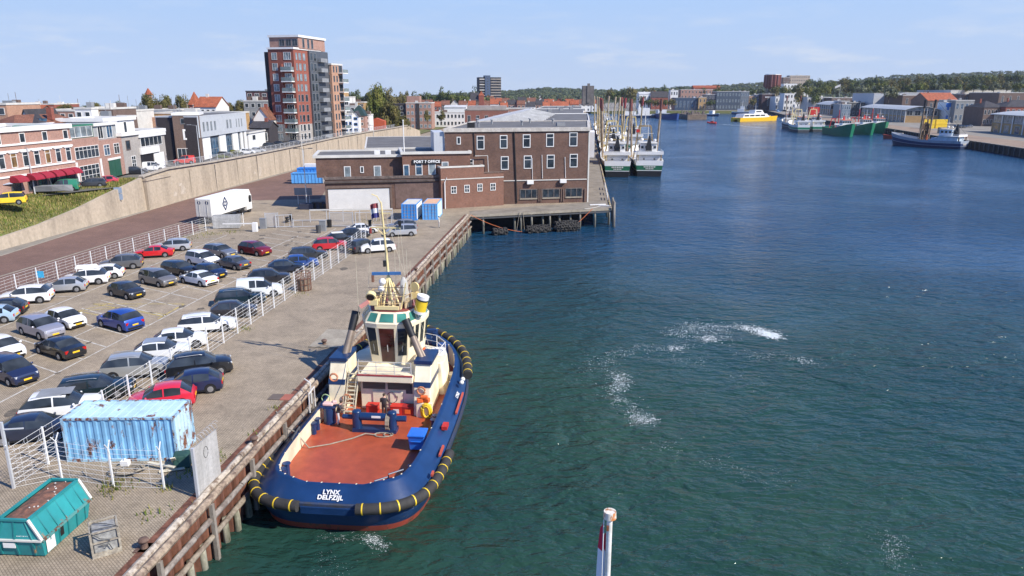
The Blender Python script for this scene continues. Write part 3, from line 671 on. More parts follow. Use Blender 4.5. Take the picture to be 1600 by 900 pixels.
class Bld:
    """building seen from its front edge A->B (left to right), running back 'dep' metres"""
    def __init__(s, name, label, A, B, dep, h, wall, z0=0.0, group=None, cat='building'):
        A = Vector((A[0], A[1], 0)); B = Vector((B[0], B[1], 0)); s.L = (B - A).length; s.dep = dep; s.h = h; s.z0 = z0
        s.A = A; s.dir = (B - A).normalized(); s.nrm = Vector((-s.dir.y, s.dir.x, 0))
        s.rz = math.atan2(s.dir.y, s.dir.x)
        s.t = thing(name, label, cat, (A.x, A.y, z0), s.rz, group); s.wall = wall
    def walls(s, x0=0, x1=None, y0=0, y1=None, z0=0, z1=None, m=None, name='wall'):
        x1 = s.L if x1 is None else x1; y1 = s.dep if y1 is None else y1; z1 = s.h if z1 is None else z1
        return MB().box(x0, y0, z0, x1, y1, z1).build(name, m or s.wall, s.t)
    def part(s, mb, name, m, **k): return mb.build(name, m, s.t, **k)
    def flat(s, x0=0, x1=None, y0=0, y1=None, z=None, rm=None, tm=None, lip=.35, ov=.12, name='roof'):
        x1 = s.L if x1 is None else x1; y1 = s.dep if y1 is None else y1; z = s.h if z is None else z
        mb = MB(); mb.box(x0 + .2, y0 + .2, z, x1 - .2, y1 - .2, z + .05, 0)
        for b in ((x0-ov, y0-ov, x1+ov, y0+.2), (x0-ov, y1-.2, x1+ov, y1+ov), (x0-ov, y0+.2, x0+.2, y1-.2), (x1-.2, y0+.2, x1+ov, y1-.2)): mb.box(b[0], b[1], z - .15, b[2], b[3], z + lip, 1)
        return mb.build(name, [rm or ROOFG, tm or WHITE], s.t)
    def gable(s, rh, along='x', m=None, ov=.3, z=None, gm=None, x0=0, x1=None, y0=0, y1=None):
        x1 = s.L if x1 is None else x1; y1 = s.dep if y1 is None else y1; z = s.h if z is None else z
        r = MB(); g = MB(); th = .18
        if along == 'x':
            c = (y0 + y1) / 2; k = rh / (c - y0)
            for sg in (0, 1):
                ya = y0 - ov if sg == 0 else y1 + ov; r.add([(x0-ov, ya, z - ov*k), (x1+ov, ya, z - ov*k), (x1+ov, c, z+rh), (x0-ov, c, z+rh), (x0-ov, ya, z - ov*k + th), (x1+ov, ya, z - ov*k + th), (x1+ov, c, z+rh+th), (x0-ov, c, z+rh+th)], [(3,2,1,0),(4,5,6,7),(0,1,5,4),(1,2,6,5),(2,3,7,6),(3,0,4,7)])
            for x in (x0, x1 - .1): g.add([(x, y0, z), (x, y1, z), (x, c, z+rh), (x+.1, y0, z), (x+.1, y1, z), (x+.1, c, z+rh)], [(0,1,2),(5,4,3),(0,2,5,3),(1,4,5,2),(0,3,4,1)])
        else:
            c = (x0 + x1) / 2; k = rh / (c - x0)
            for sg in (0, 1):
                xa = x0 - ov if sg == 0 else x1 + ov; r.add([(xa, y0-ov, z - ov*k), (xa, y1+ov, z - ov*k), (c, y1+ov, z+rh), (c, y0-ov, z+rh), (xa, y0-ov, z - ov*k+th), (xa, y1+ov, z - ov*k+th), (c, y1+ov, z+rh+th), (c, y0-ov, z+rh+th)], [(0,1,2,3),(7,6,5,4),(4,5,1,0),(5,6,2,1),(6,7,3,2),(7,4,0,3)])
            for y in (y0, y1 - .1): g.add([(x0, y, z), (x1, y, z), (c, y, z+rh), (x0, y+.1, z), (x1, y+.1, z), (c, y+.1, z+rh)], [(0,2,1),(3,4,5),(0,3,5,2),(1,2,5,4),(0,1,4,3)])
        g.build('gable', gm or s.wall, s.t)
        return r.build('roof', m or TILE_R, s.t)
    def hip(s, rh, m=None, ov=.3, ins=None, z=None, x0=0, x1=None, y0=0, y1=None):
        x1 = s.L if x1 is None else x1; y1 = s.dep if y1 is None else y1; z = s.h if z is None else z
        i = ins if ins is not None else min(x1 - x0, y1 - y0) / 2; c = (y0 + y1) / 2
        if i * 2 > (x1 - x0) - .2: i = (x1 - x0) / 2 - .1
        vs = [(x0-ov, y0-ov, z), (x1+ov, y0-ov, z), (x1+ov, y1+ov, z), (x0-ov, y1+ov, z), (x0+i, c, z+rh), (x1-i, c, z+rh)]
        return MB().add(vs, [(0,1,5,4), (1,2,5), (2,3,4,5), (3,0,4), (3,2,1,0)]).build('roof', m or TILE_R, s.t)
    def win(s, face, u, z, w, h, **k):
        y0 = k.pop('y0', 0.0); x, y, r = face_xy(s.L, s.dep, face, u); return put_window(s.t, w, h, (x, y + (y0 if face == 'f' else 0), z), r, **k)
    def grid(s, face, us, zs, w, h, **k):
        for z in zs:
            for u in us: s.win(face, u, z, w, h, **k)
    def uv(s, px, py, off=0.0):
        """where the sight line to a pixel meets the front plane: (along, up)"""
        d = Vector(ray(px, py)); n = s.nrm; p0 = s.A + n * off
        tt = (p0.dot(n)) / d.dot(n); p = d * tt
        return ((p - s.A).dot(s.dir), CAMZ + d.z * tt - s.z0)
    def pxwin(s, x0, y0, x1, y1, off=0.0, **k):
        a = s.uv(x0, y0, off); c = s.uv(x1, y1, off)
        w = c[0] - a[0]; h = a[1] - c[1]
        x = (a[0] + c[0]) / 2; return put_window(s.t, w, h, (x, off, c[1]), 0, **k)
    def chimney(s, x, y, z, h, roof=None, m=None, w=.7):
        o = MB().box(x - w/2, y - w/2, z, x + w/2, y + w/2, z + h).cyl((x, y, z + h), (x, y, z + h + .3), .14, .12, 6).build('chimney', m or BR_RED, s.t)
        if roof: o.parent = roof
        return o
Z5 = lambda x, y: (480 + x / 3.2, 170 + y / 3.2)      # reads points noted on an enlarged view
# ---- the big brick warehouse on the pier
PL = Vector((-11.8, 129.4, 0)); PR = Vector((14.0, 133.9, 0))
b = Bld('brick_warehouse', 'three-storey dark brick warehouse with white-framed windows standing on the pier', PL, PR, 34, 13.4, BR_DK)
ca, sa = math.cos(-b.rz), math.sin(-b.rz)
def loc2(p): d = Vector((p[0] - b.A.x, p[1] - b.A.y)); return (d.x * ca - d.y * sa, d.x * sa + d.y * ca)
dq = PDIR * 34
foot = [(0, 0), (b.L, 0), loc2(PR + dq), loc2(PL + dq)]
MB().prism(foot, 0, b.h).build('wall', b.wall, b.t)
def insetp(pts, d):
    c = Vector((sum(p[0] for p in pts) / len(pts), sum(p[1] for p in pts) / len(pts)))
    return [tuple(Vector(p) + (c - Vector(p)).normalized() * d) for p in pts]
mb = MB().prism(insetp(foot, .5), b.h, b.h + .06, 0)
f2 = insetp(foot, -.3); f3 = insetp(foot, .5)
for i in range(4):
    j = (i + 1) % 4; mb.prism([f2[i], f2[j], f3[j], f3[i]], b.h - .45, b.h + .22, 1)
rf = mb.build('roof', [ROOFG, stained((0.62, 0.58, 0.52), (0.45, 0.41, 0.36), 1.2)], b.t)
for x, y in ((7, 8), (11, 18), (16, 12), (20, 24), (24, 20), (9, 26)): MB().cyl((x, y, b.h), (x, y, b.h + .9), .18, .18, 8).cyl((x, y, b.h + .9), (x, y, b.h + 1.05), .4, .3, 8).build('roof_vent', GREY, rf)
MB().cbox((5.0, 3.0, b.h + .5), (1.3, 1.0, 1.1)).build('air_handler', BLACK, rf)
MB().cbox((23, 9, b.h + .35), (1.6, 1.0, .7)).build('air_handler', GREY, rf)
W2 = dict(fm=WHITE, trans=(.68,), fr=.13)
for q in ((847,135,886,203), (963,132,1001,198), (1078,128,1116,194), (1195,123,1233,190), (1311,118,1350,187), (968,238,1007,304), (1083,234,1122,299), (1198,230,1236,297), (1313,226,1351,292), (806,252,832,310)):
    b.pxwin(*Z5(*q[:2]), *Z5(*q[2:]), **W2)
b.pxwin(*Z5(747, 140), *Z5(768, 178), fm=WHITE, fr=.13)
for q in ((1062,402,1150,448), (1175,400,1262,444), (1290,396,1375,440)):
    b.pxwin(*Z5(*q[:2]), *Z5(*q[2:]), fm=stained((0.22, 0.19, 0.17), (0.12, 0.10, 0.09), 2), gm=GLASS, mull=2, fr=.14)
    a = b.uv(*Z5(q[0], q[3])); c = b.uv(*Z5(q[2], q[3])); MB().box(a[0], -.16, a[1] - .22, c[0], -.01, a[1] - .02).build('sill', CONC, b.t)
for x in (1158, 1168, 1270, 1281, 1388):
    a = b.uv(*Z5(x, 400)); c = b.uv(*Z5(x, 462)); MB().box(a[0] - .1, -.22, c[1], a[0] + .1, -.01, a[1]).build('pilaster', BR_BRN, b.t)
def pipe(pts, m, r=.07, off=-.12):
    P = [b.uv(*Z5(*p)) for p in pts]; return MB().tube([(p[0], off, p[1]) for p in P], r, 6).build('drainpipe', m, b.t)
pipe([(1033, 105), (1040, 285), (1047, 470)], BLACK, .13)
pipe([(832, 112), (838, 235)], BLACK, .07); pipe([(838, 235), (900, 233), (905, 335), (912, 478)], OFFW, .08, -.5)
for pts in ([(1124, 245), (1126, 352)], [(1173, 230), (1176, 348)], [(1288, 240), (1291, 345)]): pipe(pts, WHITE, .05)
a = b.uv(*Z5(980, 360)); c = b.uv(*Z5(1397, 350)); MB().box(a[0], -.12, a[1] - .08, c[0], -.01, a[1] + .08).build('ledge', OFFW, b.t)
for x, y in ((1113, 366), (1277, 360)):
    a = b.uv(*Z5(x, y)); MB().box(a[0] - .6, -.6, a[1] - .35, a[0] + .6, -.02, a[1] + .35).build('air_conditioner', WHITE, b.t, bevel=.04)
MB().box(b.L - .1, -.06, 0, b.L + .16, .3, b.h - .5).build('corner_trim', OFFW, b.t)
# bay on the water side
mb = MB(); p1 = loc2(PR + PDIR * 8); p2 = loc2(PR + PDIR * 16)
mb.prism([p1, (p1[0] + 1.1, p1[1] - .3), (p2[0] + 1.1, p2[1] - .3), p2], 7.5, 12.3, 0); mb.build('bay', WHITE, b.t)
for k in range(5):
    p = PR + PDIR * (5 + k * 6); q = loc2(p)
    for z in (8.3, 4.2): put_window(b.t, 1.3, 2.2, (q[0], q[1], z), math.pi / 2 + (math.atan2(PDIR.y, PDIR.x) - math.pi / 2) - b.rz, **W2)
# grey metal clad block at the left end
a = b.uv(678, 203); c = b.uv(699, 245)
MB().box(-1.9, .3, 9.6, -.02, 9, b.h - .5).build('metal_cladding', CLAD, b.t)
# ---- long halls behind along the pier
for i, (s0, s1, wd, hh, rm) in enumerate(((36, 110, 26.5, 12.9, ROOFW), (112, 210, 25, 12.4, ROOFG), (214, 330, 24, 11.5, ROOFG))):
    A = PL + PDIR * s0 + Vector((0, 0, 0)); B_ = A + (PR - PL).normalized() * wd
    h2 = Bld('fish_hall', ['white-roofed hall directly behind the brick warehouse', 'long flat-roofed brick hall along the pier behind the white-roofed one', 'farthest long brick hall at the end of the pier'][i], A, B_, s1 - s0, hh, BR_BRN, group='halls along the pier')
    c1, s1_ = math.cos(-h2.rz), math.sin(-h2.rz); dd = PDIR * (s1 - s0); dl = (dd.x * c1 - dd.y * s1_, dd.x * s1_ + dd.y * c1)
    ft = [(0, 0), (h2.L, 0), (h2.L + dl[0], dl[1]), dl]; MB().prism(ft, 0, hh).build('wall', h2.wall, h2.t)
    mb = MB().prism(insetp(ft, .3), hh, hh + .1, 0); f2 = insetp(ft, -.2); f3 = insetp(ft, .4)
    for k in range(4): mb.prism([f2[k], f2[(k+1) % 4], f3[(k+1) % 4], f3[k]], hh - .4, hh + .3, 1)
    r = mb.build('roof', [ROOFG if i != 0 else ROOFG, WHITE], h2.t)
    if i == 0:
        for k in range(8):
            x0 = 2.5 + dl[0] * (k + .5) / 8; m2 = MB(); y0 = 2 + k * 8.6
            m2.side([(x0 - 2, hh + .1), (x0 + 12, hh + .1), (x0 + 12, hh + .5), (x0 + 5, hh + 1.9), (x0 - 2, hh + .5)], y0, y0 + 7.6); m2.build('skylight', ROOFW, r)
    else:
        for k in range(5): m2 = MB().cbox((6 + k * 4 + dl[0] * k / 5, dl[1] * (k + .5) / 5, hh + .5), (1.5, 1.5, .9)).build('roof_vent', GREY, r)
        for k in range(int((s1 - s0) / 9)):
            q = (h2.L + dl[0] * (k + .5) * 9 / (s1 - s0), dl[1] * (k + .5) * 9 / (s1 - s0)); put_window(h2.t, 3, 2, (q[0], q[1], 7), math.pi / 2 + (math.atan2(PDIR.y, PDIR.x) - math.pi / 2) - h2.rz, mull=2)
# ---- the low office with the garage
GA = Vector((-31.8, 123.2, 0)); GB = GA + Vector((math.cos(R(10.5)), math.sin(R(10.5)), 0)) * 19.8
b = Bld('port_office', 'low brown brick office wing with a white roller garage door and a name sign', GA, GB, 11, 5.5, BR_DK)
b.walls(); b.flat(rm=ROOFG, tm=stained((0.20, 0.15, 0.13), (0.10, 0.08, 0.07), 1.5), lip=.3)
o = b.walls(-1.4, 13.2, 2.0, 14, 5.5, 9.0, name='upper_wall'); b.flat(-1.6, 13.2, 2.0, 14, 9.0, ROOFG, OFFW, .3, .25)
b.walls(13.2, 25.0, .7, 11, 5.5, 9.5, brick((0.24, 0.105, 0.065), (0.18, 0.08, 0.055), (0.19, 0.14, 0.11)), 'upper_wall'); b.flat(13.2, 25.0, .7, 11, 9.5, ROOFG, OFFW, .3, .25)
a = b.uv(*Z5(103, 402)); c = b.uv(*Z5(415, 508))
mb = MB()
n = 22
for i in range(n):
    z = (a[1] - .05) * i / n; mb.box(a[0], -.09, z + .02, c[0], -.01, z + (a[1] - .05) / n - .015)
mb.build('garage_door', WHITE, b.t)
MB().box(c[0] + .1, -.2, 0, c[0] + .45, -.01, a[1] + .5).box(a[0] - .45, -.2, 0, a[0] - .1, -.01, a[1] + .5).box(a[0] - .4, -.25, a[1] + .1, c[0] + .4, -.01, a[1] + .5).build('door_surround', BR_BRN, b.t)
MB().box(c[0] + 1.0, -.06, .2, b.L - .5, -.01, 4.6).build('plaster_patch', stained((0.20, 0.13, 0.11), (0.13, 0.085, 0.07), .8), b.t)
MB().box(-.1, -.3, 4.75, b.L + .1, -.005, 5.1).build('cornice', stained((0.13, 0.10, 0.09), (0.07, 0.055, 0.05), 1), b.t)
for q, kk in (((183,288,220,348), dict(gm=GLASSL)), ((264,288,284,320), {}), ((332,285,371,345), dict(gm=GLASSL)), ((480,280,512,338), dict(gm=GLASSB)), ((540,272,577,332), dict(trans=(.7,), gm=GLASSB)), ((605,268,643,328), dict(gm=GLASSL)), ((672,265,707,323), dict(gm=GLASSL))):
    b.pxwin(*Z5(*q[:2]), *Z5(*q[2:]), off=.7 if q[0] > 400 else 2.0, fm=WHITE, fr=.12, **kk)
a = b.uv(*Z5(598, 264), .7)
MB().box(a[0] - 2.5, .5, a[1] - .36, a[0] + 2.5, .68, a[1] + .36).build('sign_backing', BLACK, b.t)
text('PORT 7 OFFICE', .62, paint((0.88, 0.88, 0.86), .5, 0, .03), 'sign_lettering', b.t, (a[0], .46, a[1]), (R(90), 0, 0), .03, 1.08, .02)
for i, x in enumerate((9.0, 10.9, 20.5, 22.0)): MB().cbox((x, 4.5 - (i > 1), (9.4 if i < 2 else 9.9)), (1.0, .8, .8)).build('air_conditioner', WHITE, b.t, bevel=.03)
# low wing with the small windows (its own front plane, attached)
LA = G(690, 326.5); LB = G(787, 320.5)
lw = Bld('lean_to_wing', 'low brick wing with four small white windows against the warehouse front', LA, LB, 5.0, 5.9, brick((0.27, 0.115, 0.075), (0.20, 0.09, 0.06), (0.24, 0.17, 0.13)))
lw.walls(z1=5.9); lw.walls(0, 8.0, 0.02, 5, 5.9, 7.2, name='terrace_wall'); lw.flat(0, 8, .02, 5, 7.2, ROOFG, OFFW, .12, .05); lw.flat(8, lw.L, 0.02, 5, 5.9, ROOFG, BR_BRN, .15, .02)
for q in ((718,388,747,423), (785,381,812,418), (850,375,876,412), (915,372,942,407)): lw.pxwin(*Z5(*q[:2]), *Z5(*q[2:]), fm=WHITE, mull=1, trans=(.5,), fr=.1)
a = lw.uv(*Z5(675, 388)); c = lw.uv(*Z5(975, 362)); MB().box(0, -.08, 5.0, lw.L, -.01, 5.16).build('ledge', OFFW, lw.t)
MB().tube([(.6, -.25, 0), (.6, -.25, 4.6), (1.0, -.2, 5.4)], .1, 6).build('drainpipe', WHITE, lw.t)
# flagpole before the office
p = GA + b.dir * 13.6 + b.nrm * 1.2; o = MB().cyl((0, 0, 0), (0, 0, 15.0), .13, .08, 8).sph((0, 0, 15.05), .14, 8, 5).build('flagpole', WHITE, None, loc=(p.x, p.y, 0)); tag(o, 'bare white flagpole standing in front of the port office', 'flagpole')
# low dark shed left of the garage and the shed roof behind the office
A = D(600, 222, 165); hb = Bld('corrugated_shed', 'pale corrugated shed with a dark flat roof behind the port office', Vector((-30, 150, 0)), Vector((-11, 153.5, 0)), 40, 8.6, paint((0.60, 0.62, 0.62), .5, .1, .08)); hb.walls(); hb.flat(rm=ROOFG, tm=OFFW, lip=.15)
mb = MB()
for k in range(int(hb.L / .5)): mb.box(k * .5, -.06, 4, k * .5 + .2, -.003, hb.h - .2)
mb.build('ribs', paint((0.66, 0.68, 0.68), .5, .1, .05), hb.t)
hb = Bld('low_shed', 'small white flat-roofed shed beside the retaining wall end', Vector((-26.5, 205, 0)), Vector((-20.5, 206, 0)), 7, 4.6, WHITE); hb.walls(); hb.flat(rm=ROOFW); hb.win('f', 2, 1.5, 1.4, 1.4); hb.win('f', 4.4, 0.1, 1.0, 2.2)
# ---- the brick apartment tower
TA = D(428, 220, 232); TB = D(480, 214, 229)
A = Vector((-73.6, 229, 0)); Bq = Vector((-65.4, 227.1, 0))
b = Bld('apartment_tower', 'tall red brick apartment tower with white balconies and a pale brick base', A, Bq, 17, 27.6, BR_RED, TZ)
H1 = 27.4
b.walls(z0=5.2, z1=H1); b.walls(.02, b.L - .02, .02, b.dep - .02, 0, 5.2, BR_GREY, 'base_wall')
b.flat(z=H1, tm=WHITE, lip=.4, ov=.25)
MB().box(-2.2, 1.5, 0, -.01, b.dep - 1, H1 - .8).build('shaded_side', BR_BLK, b.t)  # black brick puts the tower's unlit left side into the colour
fl = [5.9 + 3.05 * k for k in range(7)]
for z in [.4, 3.1] + fl:
    b.win('f', 2.0, z, 1.8, 2.1, fm=WHITE if z < fl[-2] else OFFW, gm=GLASSL, mull=1)
    b.win('f', 6.3, z, 2.4, 2.2, fm=WHITE, gm=GLASSL if z > fl[2] else GLASS, mull=2)
    for u in (1.6, 3.6, 6.2): b.win('r', u, z, 1.0 if u < 2 else 1.5, 2.1, fm=GREY if z > 5 else WHITE, gm=GLASSL if z > fl[2] else GLASS)
for u in (1.0, 2.4):
    for z in [.5] + fl: put_window(b.t, .8, 2.0, (-2.2 if True else 0, 2.0 + u * 3.4, z), -math.pi / 2, fm=WHITE, gm=GLASSL)
for k, z in enumerate([2.75] + [f - .35 for f in fl[:-1]]):
    o = MB().box(4.7, -1.8, z, 8.2, -.01, z + .28).build('balcony', WHITE, b.t)
    MB().box(4.75, -1.77, z + .28, 8.15, -1.73, z + 1.35).box(8.11, -1.73, z + .28, 8.15, -.02, z + 1.35).build('balcony_glass', glassy((0.16, 0.2, 0.2), .1, .2), o)
    MB().box(4.1, -.6, z - .6, 4.6, -.01, z + 2.2).build('screen', BR_RED, o)
# penthouse, dark glazed bay and the pale orange wing
b.walls(-1.0, b.L + .25, 3.0, b.dep + 3, H1 + .06, H1 + 3.6, BR_PINK, 'penthouse'); b.flat(-1.0, b.L + .25, 3.0, b.dep + 3, H1 + 3.6, tm=WHITE, lip=.5, ov=.35)
for u in (3.2, 5.4, 7.5): put_window(b.t, 1.8, 2.0, (u, 3.0, H1 + .9), 0, fm=GREY, mull=1)
for y in (6, 9, 11.5): put_window(b.t, 1.3, 2.7, (b.L + .25, y, H1 + .5), math.pi / 2, fm=GREY)
b.walls(b.L + .01, b.L + .6, 8.6, b.dep + 4, 0, H1 - .1, paint((0.10, 0.11, 0.125), .35, .2, .2), 'glazed_bay')
for z in fl + [.5, 3.0]:
    for y in (9.8, 12.0): put_window(b.t, 1.7, 2.5, (b.L + .6, y, z), math.pi / 2, fm=GREY, gm=GLASS)
    MB().box(b.L + .62, 13.6, z - .2, b.L + 1.9, 18, z).box(b.L + 1.85, 13.6, z, b.L + 1.9, 18, z + 1).build('balcony', GREY, b.t)
b.walls(b.L - 2, b.L + 1.6, b.dep + 4.01, b.dep + 12, 0, 23.6, BR_ORG, 'wing_wall'); b.flat(b.L - 2, b.L + 1.6, b.dep + 4.01, b.dep + 12, 23.6, tm=OFFW)
for k, z in enumerate([.4, 3.0] + fl[:6]):
    for y in (5.5, 7.6): put_window(b.t, 1.0, 2.0, (b.L + 1.6, b.dep + y, z), math.pi / 2, fm=GREY)
    put_window(b.t, 2.2, 2.3, (b.L - .2, b.dep + 4.01, z), 0, fm=GREY)
    o = MB().box(b.L + 1.61, b.dep + 8.6, z - .35, b.L + 3.4, b.dep + 12.5, z - .1).build('balcony', WHITE, b.t)
    MB().box(b.L + 3.32, b.dep + 8.6, z - .1, b.L + 3.38, b.dep + 12.5, z + 1.0).build('balcony_glass', glassy((0.2, 0.24, 0.24), .1, .2), o)
    put_window(b.t, 2.6, 2.3, (b.L + 1.6, b.dep + 10.4, z), math.pi / 2, fm=GREY)

# ---- street of houses on the left (fronts face the water, roughly along the wall)
def hx(px, py, z=TZ): return G(px, py, z)
def row(A, B, f0, f1): return A.lerp(B, f0), A.lerp(B, f1)
H0 = hx(-60, 322); H1_ = hx(122, 289)
h = Bld('cafe_building', 'pink brick corner cafe with white bands, arched windows and red awnings', H0, H1_, 11, 9.3, BR_PINK, TZ)
h.walls(); rf = h.flat(tm=WHITE, rm=ROOFG, lip=.55, ov=.3)
for z in (2.75, 3.7, 6.3, 7.2): MB().box(0, -.16, z, h.L, -.01, z + .26).build('white_band', WHITE, h.t)
n = 10
for i in range(n):
    u = h.L * (i + .5) / n
    h.win('f', u, 4.05, 1.15, 2.1, fm=WHITE, gm=glassy((0.20, 0.12, 0.05), .2) if i % 3 == 1 else GLASS, trans=(.75,))
    if i % 2 == 1: h.win('f', u, 7.5, 1.1, 1.4, fm=WHITE)
    MB().box(u - .9, -.2, 6.16, u + .9, -.02, 6.29).build('window_hood', WHITE, h.t)
for i, (u, w_) in enumerate(((h.L * .43, 2.0), (h.L * .57, 1.9), (h.L * .665, 1.9), (h.L * .765, 1.8), (h.L * .86, 1.8), (h.L * .945, 1.8))):
    put_window(h.t, w_, 2.3, (u, 0, .3), 0, fm=BR_BRN, gm=GLASS, mull=1)
    aw = MB(); x0, x1 = u - w_ / 2, u + w_ / 2; k = 8; pr = [(-.02, 3.0)] + [(-.02 - 1.5 * math.sin(a), 3.0 - .95 * (1 - math.cos(a))) for a in [math.pi / 2 * j / k for j in range(1, k + 1)]]
    aw.loft([[(x, p[0], p[1]) for p in pr] for x in (x0, x1)], 0, False)
    for x in (x0, x1): aw.add([(x, p[0], p[1]) for p in pr] + [(x, -.02, 2.0)], [tuple(range(len(pr) + 1))])
    aw.build('awning', paint((0.27, 0.012, 0.03), .75, 0, .15), h.t)
MB().cbox((3, 5.5, h.h + 1.0), (9, 8, 2.0)).build('roof_shed', TILE_D, h.t)
# hipped tile roof rising behind the cafe
A = hx(60, 262, 9) + Vector((0, 6, 0)); h = Bld('tiled_house', 'house with a brown-red hipped tile roof behind the cafe', (-84.0, 125), (-78.2, 137), 9, 8.9, BR_PINK, TZ); h.walls(); rf = h.hip(2.0, TILE_B, .4, 3.0)
MB().cbox((6.0, 2.0, 9.9), (1.3, .8, .7)).build('dormer_window', GLASSB, rf)
# narrow gabled house with white window strips and a green dormer
A_, B_ = hx(122, 289), hx(163, 280)
h = Bld('narrow_house', 'narrow pink brick house with white window strips and a green-edged dormer', A_, B_, 10, 7.3, BR_PINK, TZ); h.walls(); h.walls(.3, h.L - .3, .6, 9, 7.3, 9.4, paint((0.05, 0.16, 0.10), .6), 'dormer'); h.flat(.3, h.L - .3, .6, 9, 9.4, tm=paint((0.04, 0.2, 0.12), .6), lip=.1)
put_window(h.t, h.L - 1.2, 1.8, (h.L / 2, .6, 7.45), 0, gm=GLASSL, mull=3); put_window(h.t, h.L - 1.0, 2.0, (h.L / 2, 0, 4.0), 0, gm=GLASS, mull=5, trans=(.7,)); put_window(h.t, h.L - 2.2, 2.6, (h.L / 2, 0, .3), 0, gm=GLASS, mull=4, trans=(.35, .7))
for u in (.4, h.L - .4): MB().box(u - .25, -.12, 0, u + .25, -.01, 3.6).build('white_pilaster', WHITE, h.t)
# house with the green double doors
A2, B2 = B_, hx(197, 271.5)
h = Bld('green_door_house', 'brown brick house with green double garage doors', A2, B2, 10, 6.6, BR_PINK, TZ); h.walls(); h.walls(0.02, h.L - .02, .7, 9.8, 6.6, 9.2, paint((0.36, 0.37, 0.36), .6), 'attic'); h.flat(0, h.L, .5, 10, 9.2, tm=WHITE, lip=.35)
put_window(h.t, 1.9, 2.2, (h.L * .28, .7, 6.8), 0, mull=1); put_window(h.t, 2.3, 2.2, (h.L * .68, .7, 6.8), 0, mull=1, gm=GLASSB)
put_window(h.t, 2.2, 1.9, (h.L * .28, 0, 3.9), 0, mull=1, trans=(.7,), gm=GLASSB); put_window(h.t, 2.2, 1.9, (h.L * .72, 0, 3.9), 0, mull=1, trans=(.7,))
MB().box(h.L * .28, -.1, 0, h.L * .80, -.01, 3.0).box(h.L * .53, -.13, .05, h.L * .55, -.1, 2.95).build('garage_door', paint((0.02, 0.09, 0.055), .5), h.t); MB().box(h.L * .25, -.15, 3.0, h.L * .83, -.01, 3.35).build('lintel', WHITE, h.t)
# corner house with the white balcony band
A3, B3 = B2, hx(262, 257)
h = Bld('corner_house', 'light grey brick corner house with a long white balcony band and open garage', A3, B3, 12, 7.0, BR_GREY, TZ); h.walls(); h.flat(tm=WHITE, lip=.5, ov=.35); h.walls(-2, h.L * .55, 2.0, 10, 7.0, 9.7, WHITE, 'roof_storey'); h.flat(-2.2, h.L * .55 + .3, 1.8, 10, 9.7, tm=WHITE, lip=.5)
put_window(h.t, 1.7, 1.8, (h.L * .12, 0, 4.2), 0, fm=BR_BRN); put_window(h.t, h.L * .52, 1.8, (h.L * .66, 0, 4.35), 0, mull=4, gm=GLASS); MB().box(h.L * .36, -.35, 3.0, h.L * .8, -.01, 4.25).build('balcony_band', WHITE, h.t); MB().box(h.L * .36, -.3, 6.2, h.L + .2, -.01, 7.0).build('white_fascia', WHITE, h.t)
MB().box(h.L * .36, -.05, 0, h.L * .66, -.01, 2.9).build('dark_garage_panel', BLACK, h.t); MB().box(h.L * .68, -.07, 0, h.L * .93, -.01, 2.8).build('garage_door', WHITE, h.t); put_window(h.t, 1.7, 2.1, (h.L * .2, 0, .9), 0, mull=1, trans=(.33, .66)); put_window(h.t, 2.0, 2.1, (h.L * .05, 2.0, 7.3), 0, fm=BR_BRN, mull=1); put_window(h.t, 1.2, 2.1, (h.L * .34, 2.0, 7.2), 0)  # black panel on the wall paints in the garage's shaded inside
# orange block, brown brick gable block, grey clad modern block, low white garage
O0 = Vector((-100, 200, 0))
A = G(277, 252, TZ); B_ = A + Vector((5.2, 1.6, 0))
h = Bld('brown_block', 'dark brown brick block with one big white square window beside the clad building', A, B_, 9, 10.0, BR_BRN, TZ); h.walls(); h.flat(tm=WHITE, lip=.4)
put_window(h.t, 2.4, 2.3, (h.L * .55, 0, 4.6), 0, fr=.4); put_window(h.t, 1.2, 1.2, (h.L * .4, 0, 8.0), 0, fm=GREY)
put_window(h.t, h.L * .8, 2.5, (h.L * .45, 0, .3), 0, mull=4)
A = G(315, 251.5, TZ); B_ = G(389, 234, TZ)
h = Bld('clad_building', 'modern building with pale blue metal upper floor and white pillars below', A, B_, 9, 9.6, CLAD, TZ); h.walls(z0=5.0); h.walls(.3, h.L - .2, .6, 8.5, 0, 4.98, DGREY, 'ground_wall'); h.walls(-.06, 0, 0.02, 8.9, 0, 9.4, BR_BLK, 'end_wall'); h.flat(tm=CLAD, lip=.1, ov=.03)
for u in (.10, .17, .24, .31): h.win('f', h.L * u, 6.3, 1.0, 2.0, fm=GREY, gm=GLASSL)
for u in (.56, .63): h.win('f', h.L * u, 6.3, 1.1, 2.0, fm=GREY, gm=GLASSL)
for u in (.76, .82, .88): h.win('f', h.L * u, 6.3, .5, 2.0, fm=GREY, gm=GLASSL)
for u0, u1 in ((0.01, .22), (.40, .53), (.68, .80), (.86, .91), (.95, 1.0)): MB().box(h.L * u0, .3, 0, h.L * u1, .58, 4.97).build('white_pillar', WHITE, h.t)
for u0, u1 in ((.23, .39), (.54, .67), (.81, .85)): put_window(h.t, h.L * (u1 - u0), 4.4, (h.L * (u0 + u1) / 2, .6, .2), 0, fm=GREY, mull=2, gm=GLASSB, trans=(.4,))
mb = MB()
for k in range(int(h.L / .6)): mb.box(k * .6, -.03, 5.0, k * .6 + .05, -.002, 9.4)
mb.build('seams', paint((0.42, 0.46, 0.52), .45), h.t)
A = G(390, 233, TZ); B_ = G(416, 227, TZ); h = Bld('white_garage', 'low white flat-roofed garage between the clad building and the tower', A, B_, 9, 4.2, WHITE, TZ); h.walls(); h.flat(tm=OFFW, lip=.25, ov=.3); put_window(h.t, 2.4, 1.3, (h.L * .3, 0, 2.2), 0, fm=GREY)
